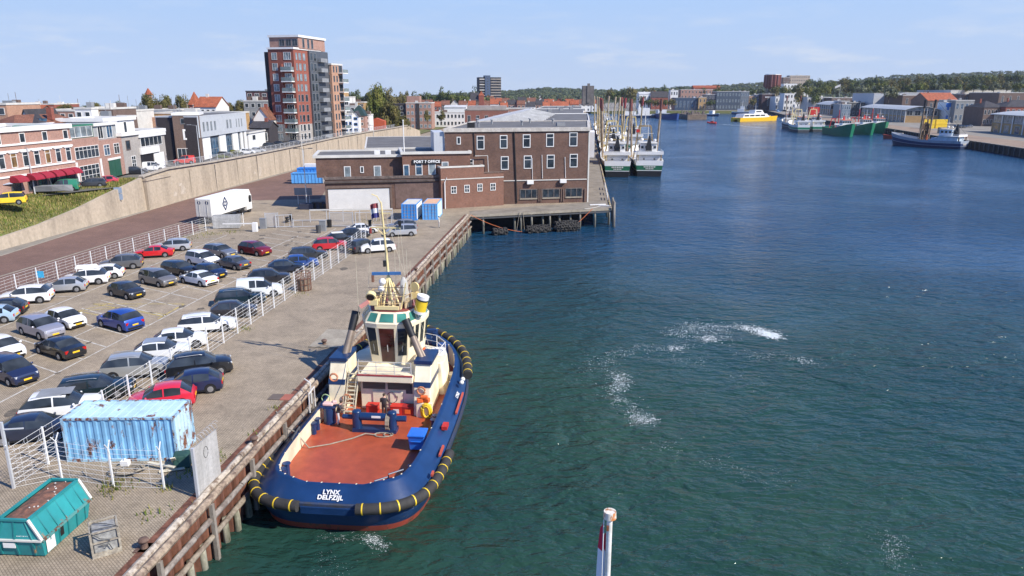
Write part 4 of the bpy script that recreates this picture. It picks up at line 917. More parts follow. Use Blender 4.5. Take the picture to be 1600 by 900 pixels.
# simple houses of the town, each described on its own
def simple(name, label, px0, px1, pytop, Y, dep, z0, wall, roof, rm, rows=1, nw=3, group=None, ang=0.0, rh=2.6, cat='house', tm=None, fm=None, gm=None, hmin=3.0):
    """a building whose eaves line runs from pixel px0 to px1 at height pytop, standing at depth Y"""
    a = D(px0, pytop, Y); c = D(px1, pytop, Y + ang * 10); hh = max(hmin, a.z - z0)
    h = Bld(name, label, a, (c.x, Y + ang * (c.x - a.x)), dep, hh, wall, z0, group, cat); h.walls()
    if roof == 'flat': r = h.flat(rm=rm, tm=tm or OFFW, lip=.3)
    elif roof == 'gx': r = h.gable(rh, 'x', rm)
    elif roof == 'gy': r = h.gable(rh, 'y', rm)
    else: r = h.hip(rh, rm)
    q = random.Random(len(label) * 7 + int(px0))
    if roof == 'flat':
        for k in range(q.choice((1, 2, 3))):
            u, v_, e_ = q.uniform(.15, .85) * h.L, q.uniform(.2, .8) * dep, q.uniform(.5, 1.4); MB().box(u - e_, v_ - .6, hh + .05, u + e_, v_ + .6, hh + q.uniform(.7, 1.6)).cyl((u, v_, hh + .5), (u, v_, hh + q.uniform(1.8, 4)), .05, None, 5).build('roof_vent', q.choice((OFFW, GREY, BR_BRN)), r)
    elif h.L > 3:
        u = q.uniform(.2, .8) * h.L; v_ = dep * .5; MB().box(u - .45, v_ - .4, hh + rh * .6, u + .45, v_ + .4, hh + rh + 1.1).build('chimney', q.choice((BR_RED, OFFW, BR_BRN)), r)
    st = hh / rows
    for k in range(rows):
        for i in range(nw): h.win('f', h.L * (i + .5) / nw, st * k + st * .25, min(1.7, h.L / nw * .6), st * .5, fm=fm or WHITE, gm=gm or GLASS, mull=1 if h.L / nw > 2.6 else 0)
    return h, r
# ================= trees =================
rng = np.random.default_rng(5)
def crown_me(name, n, leaf, mats, seed, lobes=16, flat=0.85, up=0.0):
    """unit crown (radius ~1): leaf triangles on the shells of many uneven lobes"""
    r = np.random.default_rng(seed)
    c = r.normal(size=(lobes, 3)); c /= np.linalg.norm(c, axis=1)[:, None]; c *= (r.random((lobes, 1)) ** .4) * .68; c[:, 2] = np.abs(c[:, 2] + .1) * 1.25 - .28
    rad = .24 + .20 * r.random(lobes)
    k = r.integers(0, lobes, n); d = r.normal(size=(n, 3)); d /= np.linalg.norm(d, axis=1)[:, None]
    p = c[k] + d * (rad[k] * (.55 + .5 * r.random(n)))[:, None]; p[:, 2] *= flat
    a = r.normal(size=(n, 3)); a -= d * (np.sum(a * d, 1) * .75)[:, None]; a /= np.linalg.norm(a, axis=1)[:, None]
    bb = np.cross(d, a); bb += r.normal(size=(n, 3)) * .35; bb /= np.linalg.norm(bb, axis=1)[:, None]
    s = leaf * (.6 + .8 * r.random(n))[:, None]
    v = np.empty((n, 4, 3)); v[:, 0] = p - a * s; v[:, 1] = p - bb * s * .6; v[:, 2] = p + a * s; v[:, 3] = p + bb * s * .6
    v[:, :, 2] += .55 + up
    me = bpy.data.meshes.new(name); me.vertices.add(4 * n); me.vertices.foreach_set('co', v.reshape(-1))
    me.loops.add(4 * n); me.loops.foreach_set('vertex_index', np.arange(4 * n)); me.polygons.add(n); me.polygons.foreach_set('loop_start', np.arange(n) * 4); me.polygons.foreach_set('loop_total', np.full(n, 4))
    for m in mats: me.materials.append(m)
    me.polygons.foreach_set('material_index', (k % len(mats)).astype(np.int32)); me.update(); me.validate(); return me
LF = [leafmat((0.085, 0.115, 0.035)), leafmat((0.12, 0.14, 0.042)), leafmat((0.06, 0.085, 0.032))]
LFB = [leafmat((0.15, 0.135, 0.048)), leafmat((0.11, 0.11, 0.04)), leafmat((0.18, 0.155, 0.06))]
LFS = [leafmat((0.16, 0.18, 0.12)), leafmat((0.11, 0.13, 0.08)), leafmat((0.2, 0.21, 0.14))]
LFY = [leafmat((0.16, 0.18, 0.045)), leafmat((0.11, 0.14, 0.035)), leafmat((0.20, 0.20, 0.06))]
BARK = stained((0.14, 0.11, 0.085), (0.07, 0.055, 0.045), 2, .95, name='bark')
CR = {'g': [crown_me('crown', 900, .085, LF, 10 + i) for i in range(4)], 'b': [crown_me('crown', 900, .085, LFB, 20 + i) for i in range(3)], 's': [crown_me('crown', 900, .085, LFS, 30 + i) for i in range(2)], 'y': [crown_me('crown', 900, .085, LFY, 40 + i) for i in range(3)]}
CRN = {'g': [crown_me('crown', 4200, .05, LF, 50 + i, 24) for i in range(2)], 'b': [crown_me('crown', 4200, .05, LFB, 60, 24)], 'y': [crown_me('crown', 4200, .05, LFY, 70, 24)]}
def trunk_me(seed):
    random.seed(seed); mb = MB(); mb.tube([(0, 0, -.1), (.01, .01, .25), (.02, -.01, .6)], .05, 6, rs=[.06, .045, .028])
    for k in range(5):
        a = k * 1.26 + random.random(); z = .22 + .07 * k; mb.tube([(0.01, 0, z), (.2 * math.cos(a), .2 * math.sin(a), z + .16), (.42 * math.cos(a), .42 * math.sin(a), z + .36)], .02, 5, rs=[.026, .018, .008])
    return mb.data('trunk', BARK)
TRK = [trunk_me(i) for i in range(3)]
random.seed(11)
def tree(label, px, pybase, Y, wpx, hpx, kind='g', group=None, near=False, base=None):
    """tree at depth Y whose top is hpx pixels above pybase and crown wpx wide"""
    p = base or D(px, pybase, Y); sc = Y * .9655 / FPX; r = wpx * sc / 2; hh = hpx * sc
    t = thing('tree', label, 'tree', p, random.uniform(0, 6.28), group)
    i = random.randrange(9); cs = (CRN if near else CR)[kind]; cr = inst(cs[i % len(cs)], 'crown', t); cr.scale = (r / .95, r / .95, hh * .72); cr.location = (0, 0, hh * .10)
    tr = inst(TRK[i % 3], 'trunk', t); tr.scale = (r * .9, r * .9, hh * .85); return t
# big trees behind the left-hand houses
for i, (px, w_, h_, k, lab) in enumerate(((237, 40, 42, 'b', 'broad olive brown tree below the turret with the red roof'), (262, 34, 40, 'b', 'second broad olive tree to the right of the turret'), (288, 36, 40, 'b', 'third broad olive tree beside the red-roofed white house'), (312, 26, 34, 'g', 'dark tree showing just behind the red-roofed white house'), (214, 22, 24, 'g', 'dark low tree at the left end of the olive trees'))):
    tree(lab, px, 190, 380, w_, h_, k, 'trees behind the town houses', True)
for i, (px, w_, h_, k) in enumerate(((185, 26, 24, 'g'), (150, 30, 22, 'b'), (140, 24, 20, 'g'), (108, 26, 20, 'b'), (95, 18, 18, 'g'), (12, 20, 18, 'g'), (345, 24, 24, 'g'), (360, 22, 22, 'b'), (378, 26, 26, 'b'), (388, 18, 20, 'b'))):
    tree(['small dark round tree left of the olive tree group', 'olive tree above the white flat-roofed block', 'dark tree above the pink terrace roofs', 'low olive tree behind the pink terrace', 'small dark tree behind the pink terrace', 'small dark tree at the far left skyline', 'dark tree right of the red-roofed white house', 'olive tree between the white house and the dark brick block', 'brown-leaved tree left of the dark brick block', 'small brown-leaved tree under the dark brick block'][i], px, 183, 330, w_, h_, k, 'trees behind the town houses', True)
# tall tree and bushes at the end of the wall
tree('tall green tree at the far end of the retaining wall', 591, 207, 330, 38, 70, 'y', None, True)
for i, (px, py, w_, h_, k) in enumerate(((612, 209, 44, 50, 'b'), (630, 213, 32, 32, 'b'), (603, 204, 34, 48, 'g'), (577, 200, 30, 40, 'g'))):
    tree(['brown-green bushy tree right of the tall tree', 'low brown shrub at the end of the retaining wall', 'dark tree close behind the tall green tree', 'dark tree left of the tall green tree'][i], px, py, 325 + i * 6, w_, h_, k, None, True)
# trees of the middle distance
lst = []
for px in range(545, 760, 13): lst.append((px + random.uniform(-4, 4), 170, 760 + random.uniform(-60, 80), random.uniform(20, 32), random.uniform(24, 33)))
for i, (px, py, Y, w_, h_) in enumerate(lst): tree('green tree in the belt behind the brick flats, %s from the left' % ordw(i), px, py, Y, w_, h_, random.choice('ggbg'), 'tree belt behind the brick flats')
lst = [(px, 160, 980 + random.uniform(-60, 60), random.uniform(18, 28), random.uniform(18, 26)) for px in (952, 963, 975, 986, 1012, 1036, 1062, 1080, 1098, 1122, 1134, 1146, 1160, 1172, 1183)]
for i, (px, py, Y, w_, h_) in enumerate(lst): tree('dark green tree behind the far bank buildings, %s from the left' % ordw(i), px, py, Y, w_, h_, random.choice('ggb'), 'trees behind the far bank')
lst = []
for px in range(1212, 1660, 11): lst.append((px + random.uniform(-4, 4), 152 - (px - 1212) * .022, 900 - (px - 1212) * .5 + random.uniform(-40, 40), random.uniform(16, 27), random.uniform(14, 22)))
for i, (px, py, Y, w_, h_) in enumerate(lst): tree('tree in the front row of the wood behind the fish halls, %s from the left' % ordw(i), px, py, Y, w_, h_, random.choice('gybygbs'), 'front row of the wood')
lst = []
for px in range(1262, 1660, 13): lst.append((px + random.uniform(-4, 4), 143 - (px - 1212) * .026, 1000 + random.uniform(-40, 40), random.uniform(16, 27), random.uniform(14, 20)))
for i, (px, py, Y, w_, h_) in enumerate(lst): tree('tree in the back row of the wood behind the fish halls, %s from the left' % ordw(i), px, py, Y, w_, h_, random.choice('gybgg'), 'back row of the wood')
for i, (px, h_) in enumerate(((1002, 17), (1013, 14), (1024, 13), (1036, 15), (1049, 13), (1110, 12), (1176, 15), (1220, 15))): tree('olive tree standing before the far bank houses, %s from the left' % ordw(i), px, 167, 862, 17, h_, 'bgbgbgbs'[i], 'trees before the far bank houses')
tree('large pale grey-green round willow in front of the wood', 1388, 158, 620, 36, 26, 's')
tree('small dark tree beside the white terraced flats', 1249, 166, 820, 26, 28, 'b'); tree('small grey-green tree below the white terraced flats', 1272, 166, 800, 24, 24, 'g')
for i, px in enumerate((668, 690)): tree(['small brown street tree before the brick flats', 'second small brown street tree before the white shops'][i], px, 192, 395, 16, 20, 'b')

# ================= hills with far wood =================
def ridge(px):
    xs = [-400, 0, 300, 560, 640, 700, 820, 850, 900, 960, 1000, 1100, 1180, 1260, 1320, 1400, 1500, 1600, 1800]
    ys = [178, 178, 177, 160, 152, 147, 140, 137, 139, 141, 139, 134, 130, 127, 125, 117, 114, 110, 106]
    return float(np.interp(px, xs, ys))
hv = []; pxs = list(range(560, 1820, 14)); HY = (1500, 1800, 2100, 2450)
rows = []
for j, Y in enumerate(HY):
    row_ = []
    for px in pxs:
        z = D(px, ridge(px) + 3, 2450).z; f = (j / 3) ** 1.3; p = D(px, 150, Y); row_.append((p.x, Y, max(-1, z * f + math.sin(px * .05 + j) * 3)))
    rows.append(row_)
rows.insert(0, [(p[0], 1300, -1) for p in rows[0]]); rows.append([(p[0], 2700, p[2] * .8) for p in rows[-1]])
mb = MB(); mb.loft(rows, 0, False); o = mb.build('hills', leafmat((0.07, 0.085, 0.03)), None, True); tag(o, kind='structure')
N = 5200; nl = 26
px = rng.uniform(590, 1800, N); f = rng.random(N) ** .7; Y = 1500 + f * 950
rx = np.array([ridge(x) for x in px]); dd = np.array([D(x, y + 3, 2450).z for x, y in zip(px, rx)])
zz = np.maximum(-1, dd * f ** 1.3); xx = np.array([D(x, 150, y).x for x, y in zip(px, Y)])
c = np.stack([xx, Y, zz], 1); rad = rng.uniform(4.5, 8.5, N)
k = np.repeat(np.arange(N), nl); d = rng.normal(size=(N * nl, 3)); d /= np.linalg.norm(d, axis=1)[:, None]; d[:, 2] = np.abs(d[:, 2])
p = c[k] + d * (rad[k] * (.75 + .35 * rng.random(N * nl)))[:, None] * np.array([1, 1, .85]) + np.array([0, 0, 3.0])
a = rng.normal(size=(N * nl, 3)); a -= d * np.sum(a * d, 1)[:, None]; a /= np.linalg.norm(a, axis=1)[:, None]; bb = np.cross(d, a); s = (rng.uniform(1.5, 3.0, N * nl))[:, None]
v = np.stack([p - a * s - bb * s * .5, p + a * s - bb * s * .5, p + bb * s], 1); n = N * nl
me = bpy.data.meshes.new('woodland'); me.vertices.add(3 * n); me.vertices.foreach_set('co', v.reshape(-1)); me.loops.add(3 * n); me.loops.foreach_set('vertex_index', np.arange(3 * n)); me.polygons.add(n); me.polygons.foreach_set('loop_start', np.arange(n) * 3); me.polygons.foreach_set('loop_total', np.full(n, 3))
for m in (leafmat((0.075, 0.10, 0.046)), leafmat((0.10, 0.115, 0.05)), leafmat((0.06, 0.085, 0.045))): me.materials.append(m)
me.polygons.foreach_set('material_index', (k % 3).astype(np.int32)); me.update()
o = bpy.data.objects.new('woodland', me); COL.objects.link(o); tag(o, 'dark green wood covering the dunes along the skyline', 'woodland', kind='stuff')

# ================= town in the background =================
simple('slate_roof_house', 'house with a wide dark slate roof behind the left end of the cafe', -24, 62, 204, 126, 14, TZ, BR_PINK, 'hip', TILE_D, 3, 4, rh=2.6)
simple('gabled_house', 'white gabled house with a white-edged roof peeping over the cafe', 33, 47, 188, 150, 10, TZ, WHITE, 'gy', TILE_D, 3, 1, rh=2.0)
simple('end_house', 'tall orange-tan brick house at the left edge of the skyline', -26, 9, 163, 165, 12, TZ, BR_ORG, 'flat', ROOFG, 4, 2)
simple('tiled_house', 'house with an orange tiled roof at the left skyline', 27, 56, 178, 205, 10, TZ, BR_BRN, 'gx', TILE_O, 3, 2, rh=2.2)
simple('school_building', 'long low building with red and white bands on the left skyline', 22, 84, 163, 340, 20, TZ, BR_RED, 'flat', ROOFW, 2, 8)
simple('brick_terrace', 'pink-brown flat-roofed terrace with wide windows behind the hip-roofed house', 65, 116, 173, 172, 12, TZ, BR_PINK, 'flat', ROOFG, 4, 4)
simple('white_block', 'white rendered flat-roofed block behind the narrow houses', 116, 142, 170, 172, 12, TZ, WHITE, 'flat', ROOFW, 4, 2)
simple('brown_terrace', 'brown brick house with a white roof edge beside the white block', 143, 172, 170, 175, 12, TZ, BR_BRN, 'flat', ROOFW, 4, 3)
simple('low_flats', 'brown flat-roofed annex with a balcony below the white-edged roof', 140, 176, 184, 160, 10, TZ, BR_BRN, 'flat', ROOFG, 3, 2)
simple('balcony_house', 'grey and white house with long balconies left of the big trees', 175, 212, 173, 200, 10, TZ, OFFW, 'flat', DGREY, 4, 3)
h_, r_ = simple('ochre_block', 'long ochre yellow apartment block with a flat roof behind the clad building', 239, 366, 177, 212, 12, TZ, BR_OCH, 'flat', ROOFG, 3, 9, cat='building', tm=OFFW)
h_.walls(.6, 3.5, -3.5, -.02, 0, h_.h - 1, BR_ORG, 'orange_bay')
simple('slate_side_house', 'dark slate-clad house between the corner house and the brown block', 262, 279, 186, 186, 9, TZ, BR_BLK, 'flat', ROOFG, 3, 2)
simple('grey_house', 'grey house with a flat grey roof in front of the olive trees', 224, 282, 172, 225, 14, TZ, paint((0.4, 0.42, 0.44)), 'flat', ROOFG, 4, 3)
simple('red_roof_house', 'white house with a bright orange-red roof and dormers', 304, 337, 167, 255, 12, TZ, WHITE, 'gx', TILE_O, 3, 4, rh=3.2)
h_, r_ = simple('turret_house', 'house with a steep pointed orange roof beside the red-roofed white house', 295, 304, 164, 262, 6, TZ, BR_RED, 'hip', TILE_O, 3, 1, rh=4.5)
simple('white_row', 'row of low white flat-roofed houses in front of the red-roofed house', 262, 340, 176, 235, 10, TZ, WHITE, 'flat', ROOFW, 3, 7)
simple('dark_flats', 'dark red-brown block with an overhanging black roof left of the tower', 384, 418, 143, 275, 14, TZ, paint((0.10, 0.045, 0.045), .7), 'flat', ROOFG, 6, 3, tm=DGREY)
simple('balcony_flats', 'grey lower flats with a long white balcony left of the tower', 380, 419, 158, 262, 8, TZ, paint((0.3, 0.3, 0.29)), 'flat', ROOFG, 4, 4)
simple('white_cottage', 'white gabled cottage close to the left side of the tower', 396, 420, 186, 222, 9, TZ, WHITE, 'gy', TILE_B, 2, 2, rh=3.2)
simple('brick_shed', 'dark brown brick shed below the white cottage', 390, 420, 200, 212, 8, TZ, BR_BLK, 'gx', TILE_D, 1, 2, rh=1.6)
t = thing('water_turret', 'brick turret with a pointed red roof rising above the olive trees', 'tower', D(237, 185, 420)); s_ = 420 * .9655 / FPX
MB().cyl((0, 0, 0), (0, 0, 36 * s_), 5.2 * s_ , 4.6 * s_, 8).build('wall', BR_PINK, t); MB().cyl((0, 0, 36 * s_), (0, 0, 46 * s_), 6.6 * s_, .2, 8).build('roof', TILE_R, t)
simple('tan_block', 'plain tan brick block right of the tower', 521, 535, 139, 330, 12, TZ, BR_OCH, 'flat', ROOFG, 6, 1)
simple('terrace_flats', 'white stepped flats with dark roof right of the tower', 514, 546, 152, 320, 12, TZ, WHITE, 'flat', DGREY, 3, 3)
simple('flat_roof_shop', 'low building with a wide white roof edge right of the tower', 519, 555, 166, 300, 10, TZ, OFFW, 'flat', ROOFW, 4, 4)
simple('white_house', 'plain white house right of the tower balconies', 523, 537, 176, 277, 8, TZ, WHITE, 'flat', ROOFG, 3, 1)
simple('blue_white_house', 'white house with blue ground floor doors near the wall end', 537, 550, 178, 279, 8, TZ, WHITE, 'flat', ROOFG, 3, 2, fm=BLUEP)
simple('gabled_white_house', 'second white house with a blue door close to the brick mansard house', 550, 560, 181, 281, 8, TZ, WHITE, 'gy', TILE_D, 3, 1, rh=1.6, fm=BLUEP)
simple('mansard_house', 'brick house with a dark green mansard roof near the wall end', 545, 570, 181, 285, 10, TZ, BR_PINK, 'hip', paint((0.02, 0.045, 0.04), .6), 3, 2, rh=4)
simple('slim_white_house', 'slim white house with an iron balcony at the end of the street', 570, 577, 180, 290, 8, TZ, WHITE, 'flat', ROOFG, 3, 1)
simple('tan_villa', 'tan flat-roofed house above the street end', 551, 569, 160, 340, 10, TZ, BR_OCH, 'flat', ROOFG, 4, 2)
o = MB().box(0, 0, 0, 7, 4, 4.6).side([(0, 4.6), (7, 4.6), (3.5, 5.8)], 0, 4).build('garden_shed', paint((0.5, 0.1, 0.04)), None, loc=D(575, 207, 305)); tag(o, 'small orange-red shed at the end of the street', 'shed')
# brick flats with big windows and the white shops
h_, r_ = simple('brick_flats', 'pink brick flats with big pale windows beyond the grass field', 634, 674, 161, 402, 16, 0.5, BR_PINK, 'flat', ROOFG, 4, 6, gm=GLASSL, cat='building')
h_.walls(-8.3, -.02, 1, 16, 0, h_.h - .3, BR_BLK, 'dark_wing')
for z in (3.5, 7.2, 10.5): put_window(h_.t, 1.6, 1.8, (-2.5, 1, z), 0); put_window(h_.t, 1.6, 1.8, (-5.6, 1, z), 0)
h_.walls(0, 7, 4, 12, h_.h + .06, h_.h + 3.6, BR_PINK, 'roof_block')
h_.walls(5.4, 7.2, -.3, 1, 0, h_.h - .1, BR_BLK, 'stair_recess')
simple('white_shops', 'row of white low shops right of the brick flats', 675, 726, 176, 430, 14, .5, WHITE, 'flat', ROOFW, 2, 9, cat='shop')
simple('pale_roof_shed', 'white shed with ribbed pale roof behind the white shops', 694, 728, 168, 470, 20, .5, WHITE, 'gx', ROOFW, 1, 2, rh=1.2, cat='shed')
h_, r_ = simple('brick_works', 'long red brick hall with grey clerestory roof behind the warehouse', 726, 794, 172, 385, 26, .5, brick((0.34, 0.13, 0.09), (0.27, 0.10, 0.07), (0.25, 0.16, 0.13)), 'flat', stained((0.4, 0.38, 0.35), (0.28, 0.26, 0.24), .4), 1, 5, cat='hall', tm=stained((0.4, 0.36, 0.32), (0.28, 0.25, 0.22), .4))
h_.walls(1, h_.L - 1, 5, 24, h_.h + .06, h_.h + 1.9, stained((0.42, 0.38, 0.34), (0.3, 0.26, 0.24), .4), 'clerestory')
simple('brown_works', 'brown brick hall with stepped end right of the clerestory hall', 790, 830, 170, 400, 20, .5, BR_PINK, 'flat', ROOFG, 2, 3, cat='hall')
simple('grey_store', 'low grey-white warehouse left of the trawler masts', 862, 906, 178, 470, 30, .5, OFFW, 'flat', ROOFW, 1, 6, cat='hall')
simple('pale_store', 'low pale warehouse with dark doors behind the fish halls', 828, 862, 180, 480, 30, .5, paint((0.5, 0.48, 0.45)), 'flat', ROOFG, 1, 4, cat='hall')
sheet('grass_field', [G(612, 206, .3), G(640, 214, .3), G(668, 206, .3), G(700, 198, .3), G(726, 194, .3), G(640, 191, .3), G(616, 196, .3)], .35, GRASSM)
# rows of small orange-roofed houses
random.seed(21)
hn = 0
for (x0, x1, y, Y, step) in ((640, 735, 166, 640, 12), (752, 905, 165, 660, 13), (838, 925, 160, 760, 14), (760, 840, 159, 800, 13)):
    x = x0
    while x < x1:
        w_ = step * random.uniform(.8, 1.1); k = random.random()
        simple('tiled_house', 'small house with a red tiled roof in the far town, %s of the far rows' % ordw(hn), x, x + w_, y + random.uniform(-3.5, 2.5), Y + random.uniform(-40, 40), 9, 0, random.choice([BR_RED, BR_PINK, WHITE, BR_BRN, OFFW]), 'gx' if k < .75 else 'gy', random.choice([TILE_R, TILE_R, TILE_O, TILE_B, TILE_B, TILE_D]), 2, 2, 'red-roofed houses of the far town', rh=random.uniform(3.2, 4.5)); hn += 1; x += w_ * random.uniform(.98, 1.25)
h_, r_ = simple('church', 'dark church with a tall steep slate roof before the far tower block', 735, 748, 157, 640, 16, 0, BR_BRN, 'gx', TILE_D, 1, 2, cat='church', rh=6.5)
h_.walls(h_.L + .02, h_.L + 4.5, 0, 6, 0, h_.h + 4, BR_RED, 'tower_wall'); MB().add([(h_.L - .2, -.2, h_.h + 4), (h_.L + 4.7, -.2, h_.h + 4), (h_.L + 4.7, 6.2, h_.h + 4), (h_.L - .2, 6.2, h_.h + 4), (h_.L + 2.2, 3, h_.h + 8)], [(0,1,4),(1,2,4),(2,3,4),(3,0,4)]).build('spire', TILE_R, h_.t)
# far tower block
A = D(749, 152, 900); B_ = D(783, 152, 906); top = D(765, 121, 900).z
h = Bld('tower_block', 'tall dark tower block with rows of balconies on the skyline', A, B_, 16, top, BR_BLK, 0); h.walls(); h.flat(tm=DGREY); h.walls(h.L * .26, h.L * .5, -1.5, 10, 0, top + 2.4, paint((0.06, 0.09, 0.15), .6), 'stair_tower')
for k in range(12):
    z = top * (k + .2) / 12
    MB().box(.3, -.9, z, h.L * .25, -.01, z + .9).build('balcony', OFFW if k % 2 else GREY, h.t); MB().box(h.L * .52, -1.1, z, h.L - .2, -.01, z + 1.0).build('balcony', stained((0.45, 0.4, 0.34), (0.3, 0.27, 0.24), .5), h.t)
    put_window(h.t, h.L * .4, 1.2, (h.L * .76, 0, z + 1.2), 0, fm=GREY, mull=4); put_window(h.t, 2.0, 1.0, (h.L * .38, -1.5, z + .8), 0, fm=GREY)
p = D(918, 165, 560); o = MB().box(-4.2, -4, 0, 4.2, 4, D(918, 134, 560).z - p.z).box(-1, -4.4, 2, 1, -4.01, 16).build('concrete_tower', stained((0.20, 0.18, 0.17), (0.12, 0.11, 0.10), .4), None, loc=(p.x, p.y, p.z)); tag(o, 'square dark concrete tower behind the trawler masts', 'tower')
# far bank buildings
FB = 'buildings along the far bank'
simple('round_roof_hall', 'white hall with a rounded roof on the far bank', 999, 1018, 147, 930, 20, 0, WHITE, 'gx', ROOFW, 2, 3, rh=2.5, cat='hall')
simple('black_roof_houses', 'row of houses with tall black roofs on the far bank', 1018, 1044, 152, 925, 12, 0, BR_RED, 'gx', TILE_D, 1, 4, rh=7)
simple('white_flats', 'small white flats with balconies on the far bank', 1048, 1060, 141, 930, 12, 0, WHITE, 'flat', ROOFW, 3, 3)
simple('beige_flats', 'long beige flats with white stairwells and a red roof on the far bank', 1064, 1118, 140, 960, 14, 0, BR_PINK, 'flat', TILE_R, 4, 10)
simple('red_roof_flats', 'long red-roofed flats on the wooded rise above the far bank', 1084, 1126, 137, 1080, 14, 0, BR_RED, 'gx', TILE_R, 3, 8, rh=3)
simple('blue_hall', 'low hall with dark blue glass front and brick ends on the far bank', 1055, 1103, 153, 870, 18, 0, paint((0.05, 0.075, 0.12), .3), 'flat', BLUEP, 1, 8, gm=GLASSB, cat='hall', tm=GREY)
simple('brick_hall_end', 'brown and grey brick hall at the right end of the blue glass hall', 1092, 1104, 152, 866, 3, 0, BR_OCH, 'flat', ROOFG, 2, 2, cat='hall')
simple('glass_offices', 'large dark glass office building on the far bank', 1120, 1158, 143, 885, 20, 0, paint((0.07, 0.09, 0.12), .3), 'flat', ROOFG, 3, 8, gm=GLASSL, fm=GREY, cat='office')
simple('glass_wing', 'glass wing with white steel frame at the right of the dark glass offices', 1158, 1171, 143, 888, 18, 0, paint((0.16, 0.18, 0.2), .3), 'flat', ROOFG, 3, 5, gm=GLASSB, cat='office')
simple('dark_wing', 'dark low glass wing left of the large glass offices', 1103, 1120, 148, 886, 18, 0, paint((0.05, 0.05, 0.07), .4), 'flat', ROOFG, 3, 4, cat='office')
simple('blue_office', 'blue and white striped office near the water tower', 1181, 1192, 148, 890, 16, 0, paint((0.07, 0.10, 0.2), .5), 'flat', ROOFG, 3, 3, cat='office')
h_, r_ = simple('maroon_hall', 'dark maroon hall with small white lettering beside the water tower', 1191, 1211, 147, 880, 18, 0, paint((0.05, 0.02, 0.025), .7), 'flat', ROOFG, 1, 1, cat='hall')
mb = MB()
for k in range(5): mb.box(4 + k * 1.4, -.1, h_.h - 4.2, 4.9 + k * 1.4, -.01, h_.h - 2.8)
mb.build('lettering', WHITE, h_.t)
simple('brick_office', 'red and white brick office between the glass wing and the blue office', 1171, 1182, 150, 892, 14, 0, BR_ORG, 'flat', ROOFG, 2, 3, cat='office')
p = D(1203, 170, 940); sc = 940 * .9655 / FPX; t = thing('water_tower', 'red octagonal water tower on grey concrete legs above the far bank', 'tower', p)
MB().cyl((0, 0, 30 * sc), (0, 0, 33 * sc), 8 * sc, 12 * sc, 8).cyl((0, 0, 33 * sc), (0, 0, 51 * sc), 12 * sc, 12 * sc, 8).build('tank', paint((0.17, 0.05, 0.042), .85), t); MB().cyl((0, 0, 51 * sc), (0, 0, 52 * sc), 12.2 * sc, 12 * sc, 8).build('roof', OFFW, t)
for k in range(8):
    a = (k + .5) * math.pi / 4; MB().cyl((8.2 * sc * math.cos(a), 8.2 * sc * math.sin(a), 0), (8.2 * sc * math.cos(a), 8.2 * sc * math.sin(a), 32 * sc), 1.3 * sc, None, 6).build('leg', CONC, t)
    MB().cyl((12.1 * sc * math.cos(a), 12.1 * sc * math.sin(a), 33 * sc), (12.1 * sc * math.cos(a), 12.1 * sc * math.sin(a), 51 * sc), .9 * sc, None, 5).build('rib', paint((0.27, 0.12, 0.10), .8), t)
MB().cyl((0, 0, 0), (0, 0, 31 * sc), 4 * sc, None, 10).build('shaft', DGREY, t)
h_, r_ = simple('hill_flats', 'tan and white flats standing high on the skyline right of the water tower', 1234, 1266, 118, 1250, 14, 0, stained((0.5, 0.4, 0.3), (0.4, 0.33, 0.26), .2), 'flat', ROOFW, 9, 9, cat='flats')
simple('brown_hill_flats', 'brown end block of the skyline flats right of the water tower', 1224, 1235, 121, 1248, 14, 0, BR_BRN, 'flat', ROOFG, 9, 2, cat='flats')
simple('terraced_flats', 'white terraced flats below the skyline flats', 1225, 1246, 131, 1000, 14, 0, WHITE, 'flat', ROOFW, 5, 4, cat='flats')
simple('terraced_flats', 'second lower white terraced flats half hidden by a dark tree', 1240, 1264, 137, 1010, 14, 0, WHITE, 'flat', ROOFW, 4, 4, cat='flats')
simple('white_depot', 'low white depot beside the maroon hall', 1212, 1232, 151, 860, 18, 0, WHITE, 'flat', ROOFW, 2, 4, cat='hall')
simple('white_office', 'white office with dark window bands behind the parked vans', 1226, 1240, 146, 840, 14, 0, WHITE, 'flat', ROOFW, 3, 3, cat='office')
# ---------- opposite quay: market sheds with arched roofs
def shed(label, A, w_, dep, hh, rise, nb):
    az = R(8.5); d = Vector((math.cos(-az), math.sin(-az), 0)); A = Vector((A[0], A[1], 0)); h = Bld('market_shed', label, A, A + d * w_, dep, hh, BR_OCH, FZ, 'market sheds along the opposite quay', 'shed')
    h.walls(z1=hh * .52); h.walls(.25, w_ - .25, .25, dep - .25, hh * .52 + .004, hh, paint((0.20, 0.21, 0.2), .5), 'upper_wall')
    k = 10; pr = [(-1.2 + (w_ + 2.4) * i / k, hh + rise * math.sin(math.pi * i / k)) for i in range(k + 1)]; pr += [(x, z - .3) for x, z in reversed(pr)]
    MB().side(pr, -1.2, dep + 1).build('roof', stained((0.50, 0.52, 0.53), (0.38, 0.40, 0.41), .4, .6), h.t)
    kk = 10; pg = [(.3 + (w_ - .6) * i / kk, hh + rise * .9 * math.sin(math.pi * i / kk)) for i in range(kk + 1)]; MB().side(pg, .3, .45).build('gable_glass', GLASSL, h.t)
    for i in range(nb):
        u = dep * (i + .5) / nb; put_window(h.t, dep / nb * .75, hh * .4, (.25, u, hh * .56), -math.pi / 2, mull=2, gm=GLASSL); put_window(h.t, dep / nb * .42, hh * .40, (0, u, .2), -math.pi / 2, fm=OFFW, gm=GLASSL if i % 2 else GLASSB)
        MB().box(-.25, u - dep / nb * .5 - .35, 0, -.01, u - dep / nb * .5 + .35, hh).build('pilaster', WHITE, h.t)
    for i in range(4): put_window(h.t, w_ / 5.5, hh * .36, (w_ * (i + .5) / 4, .25, hh * .56), 0, mull=1)
    return h
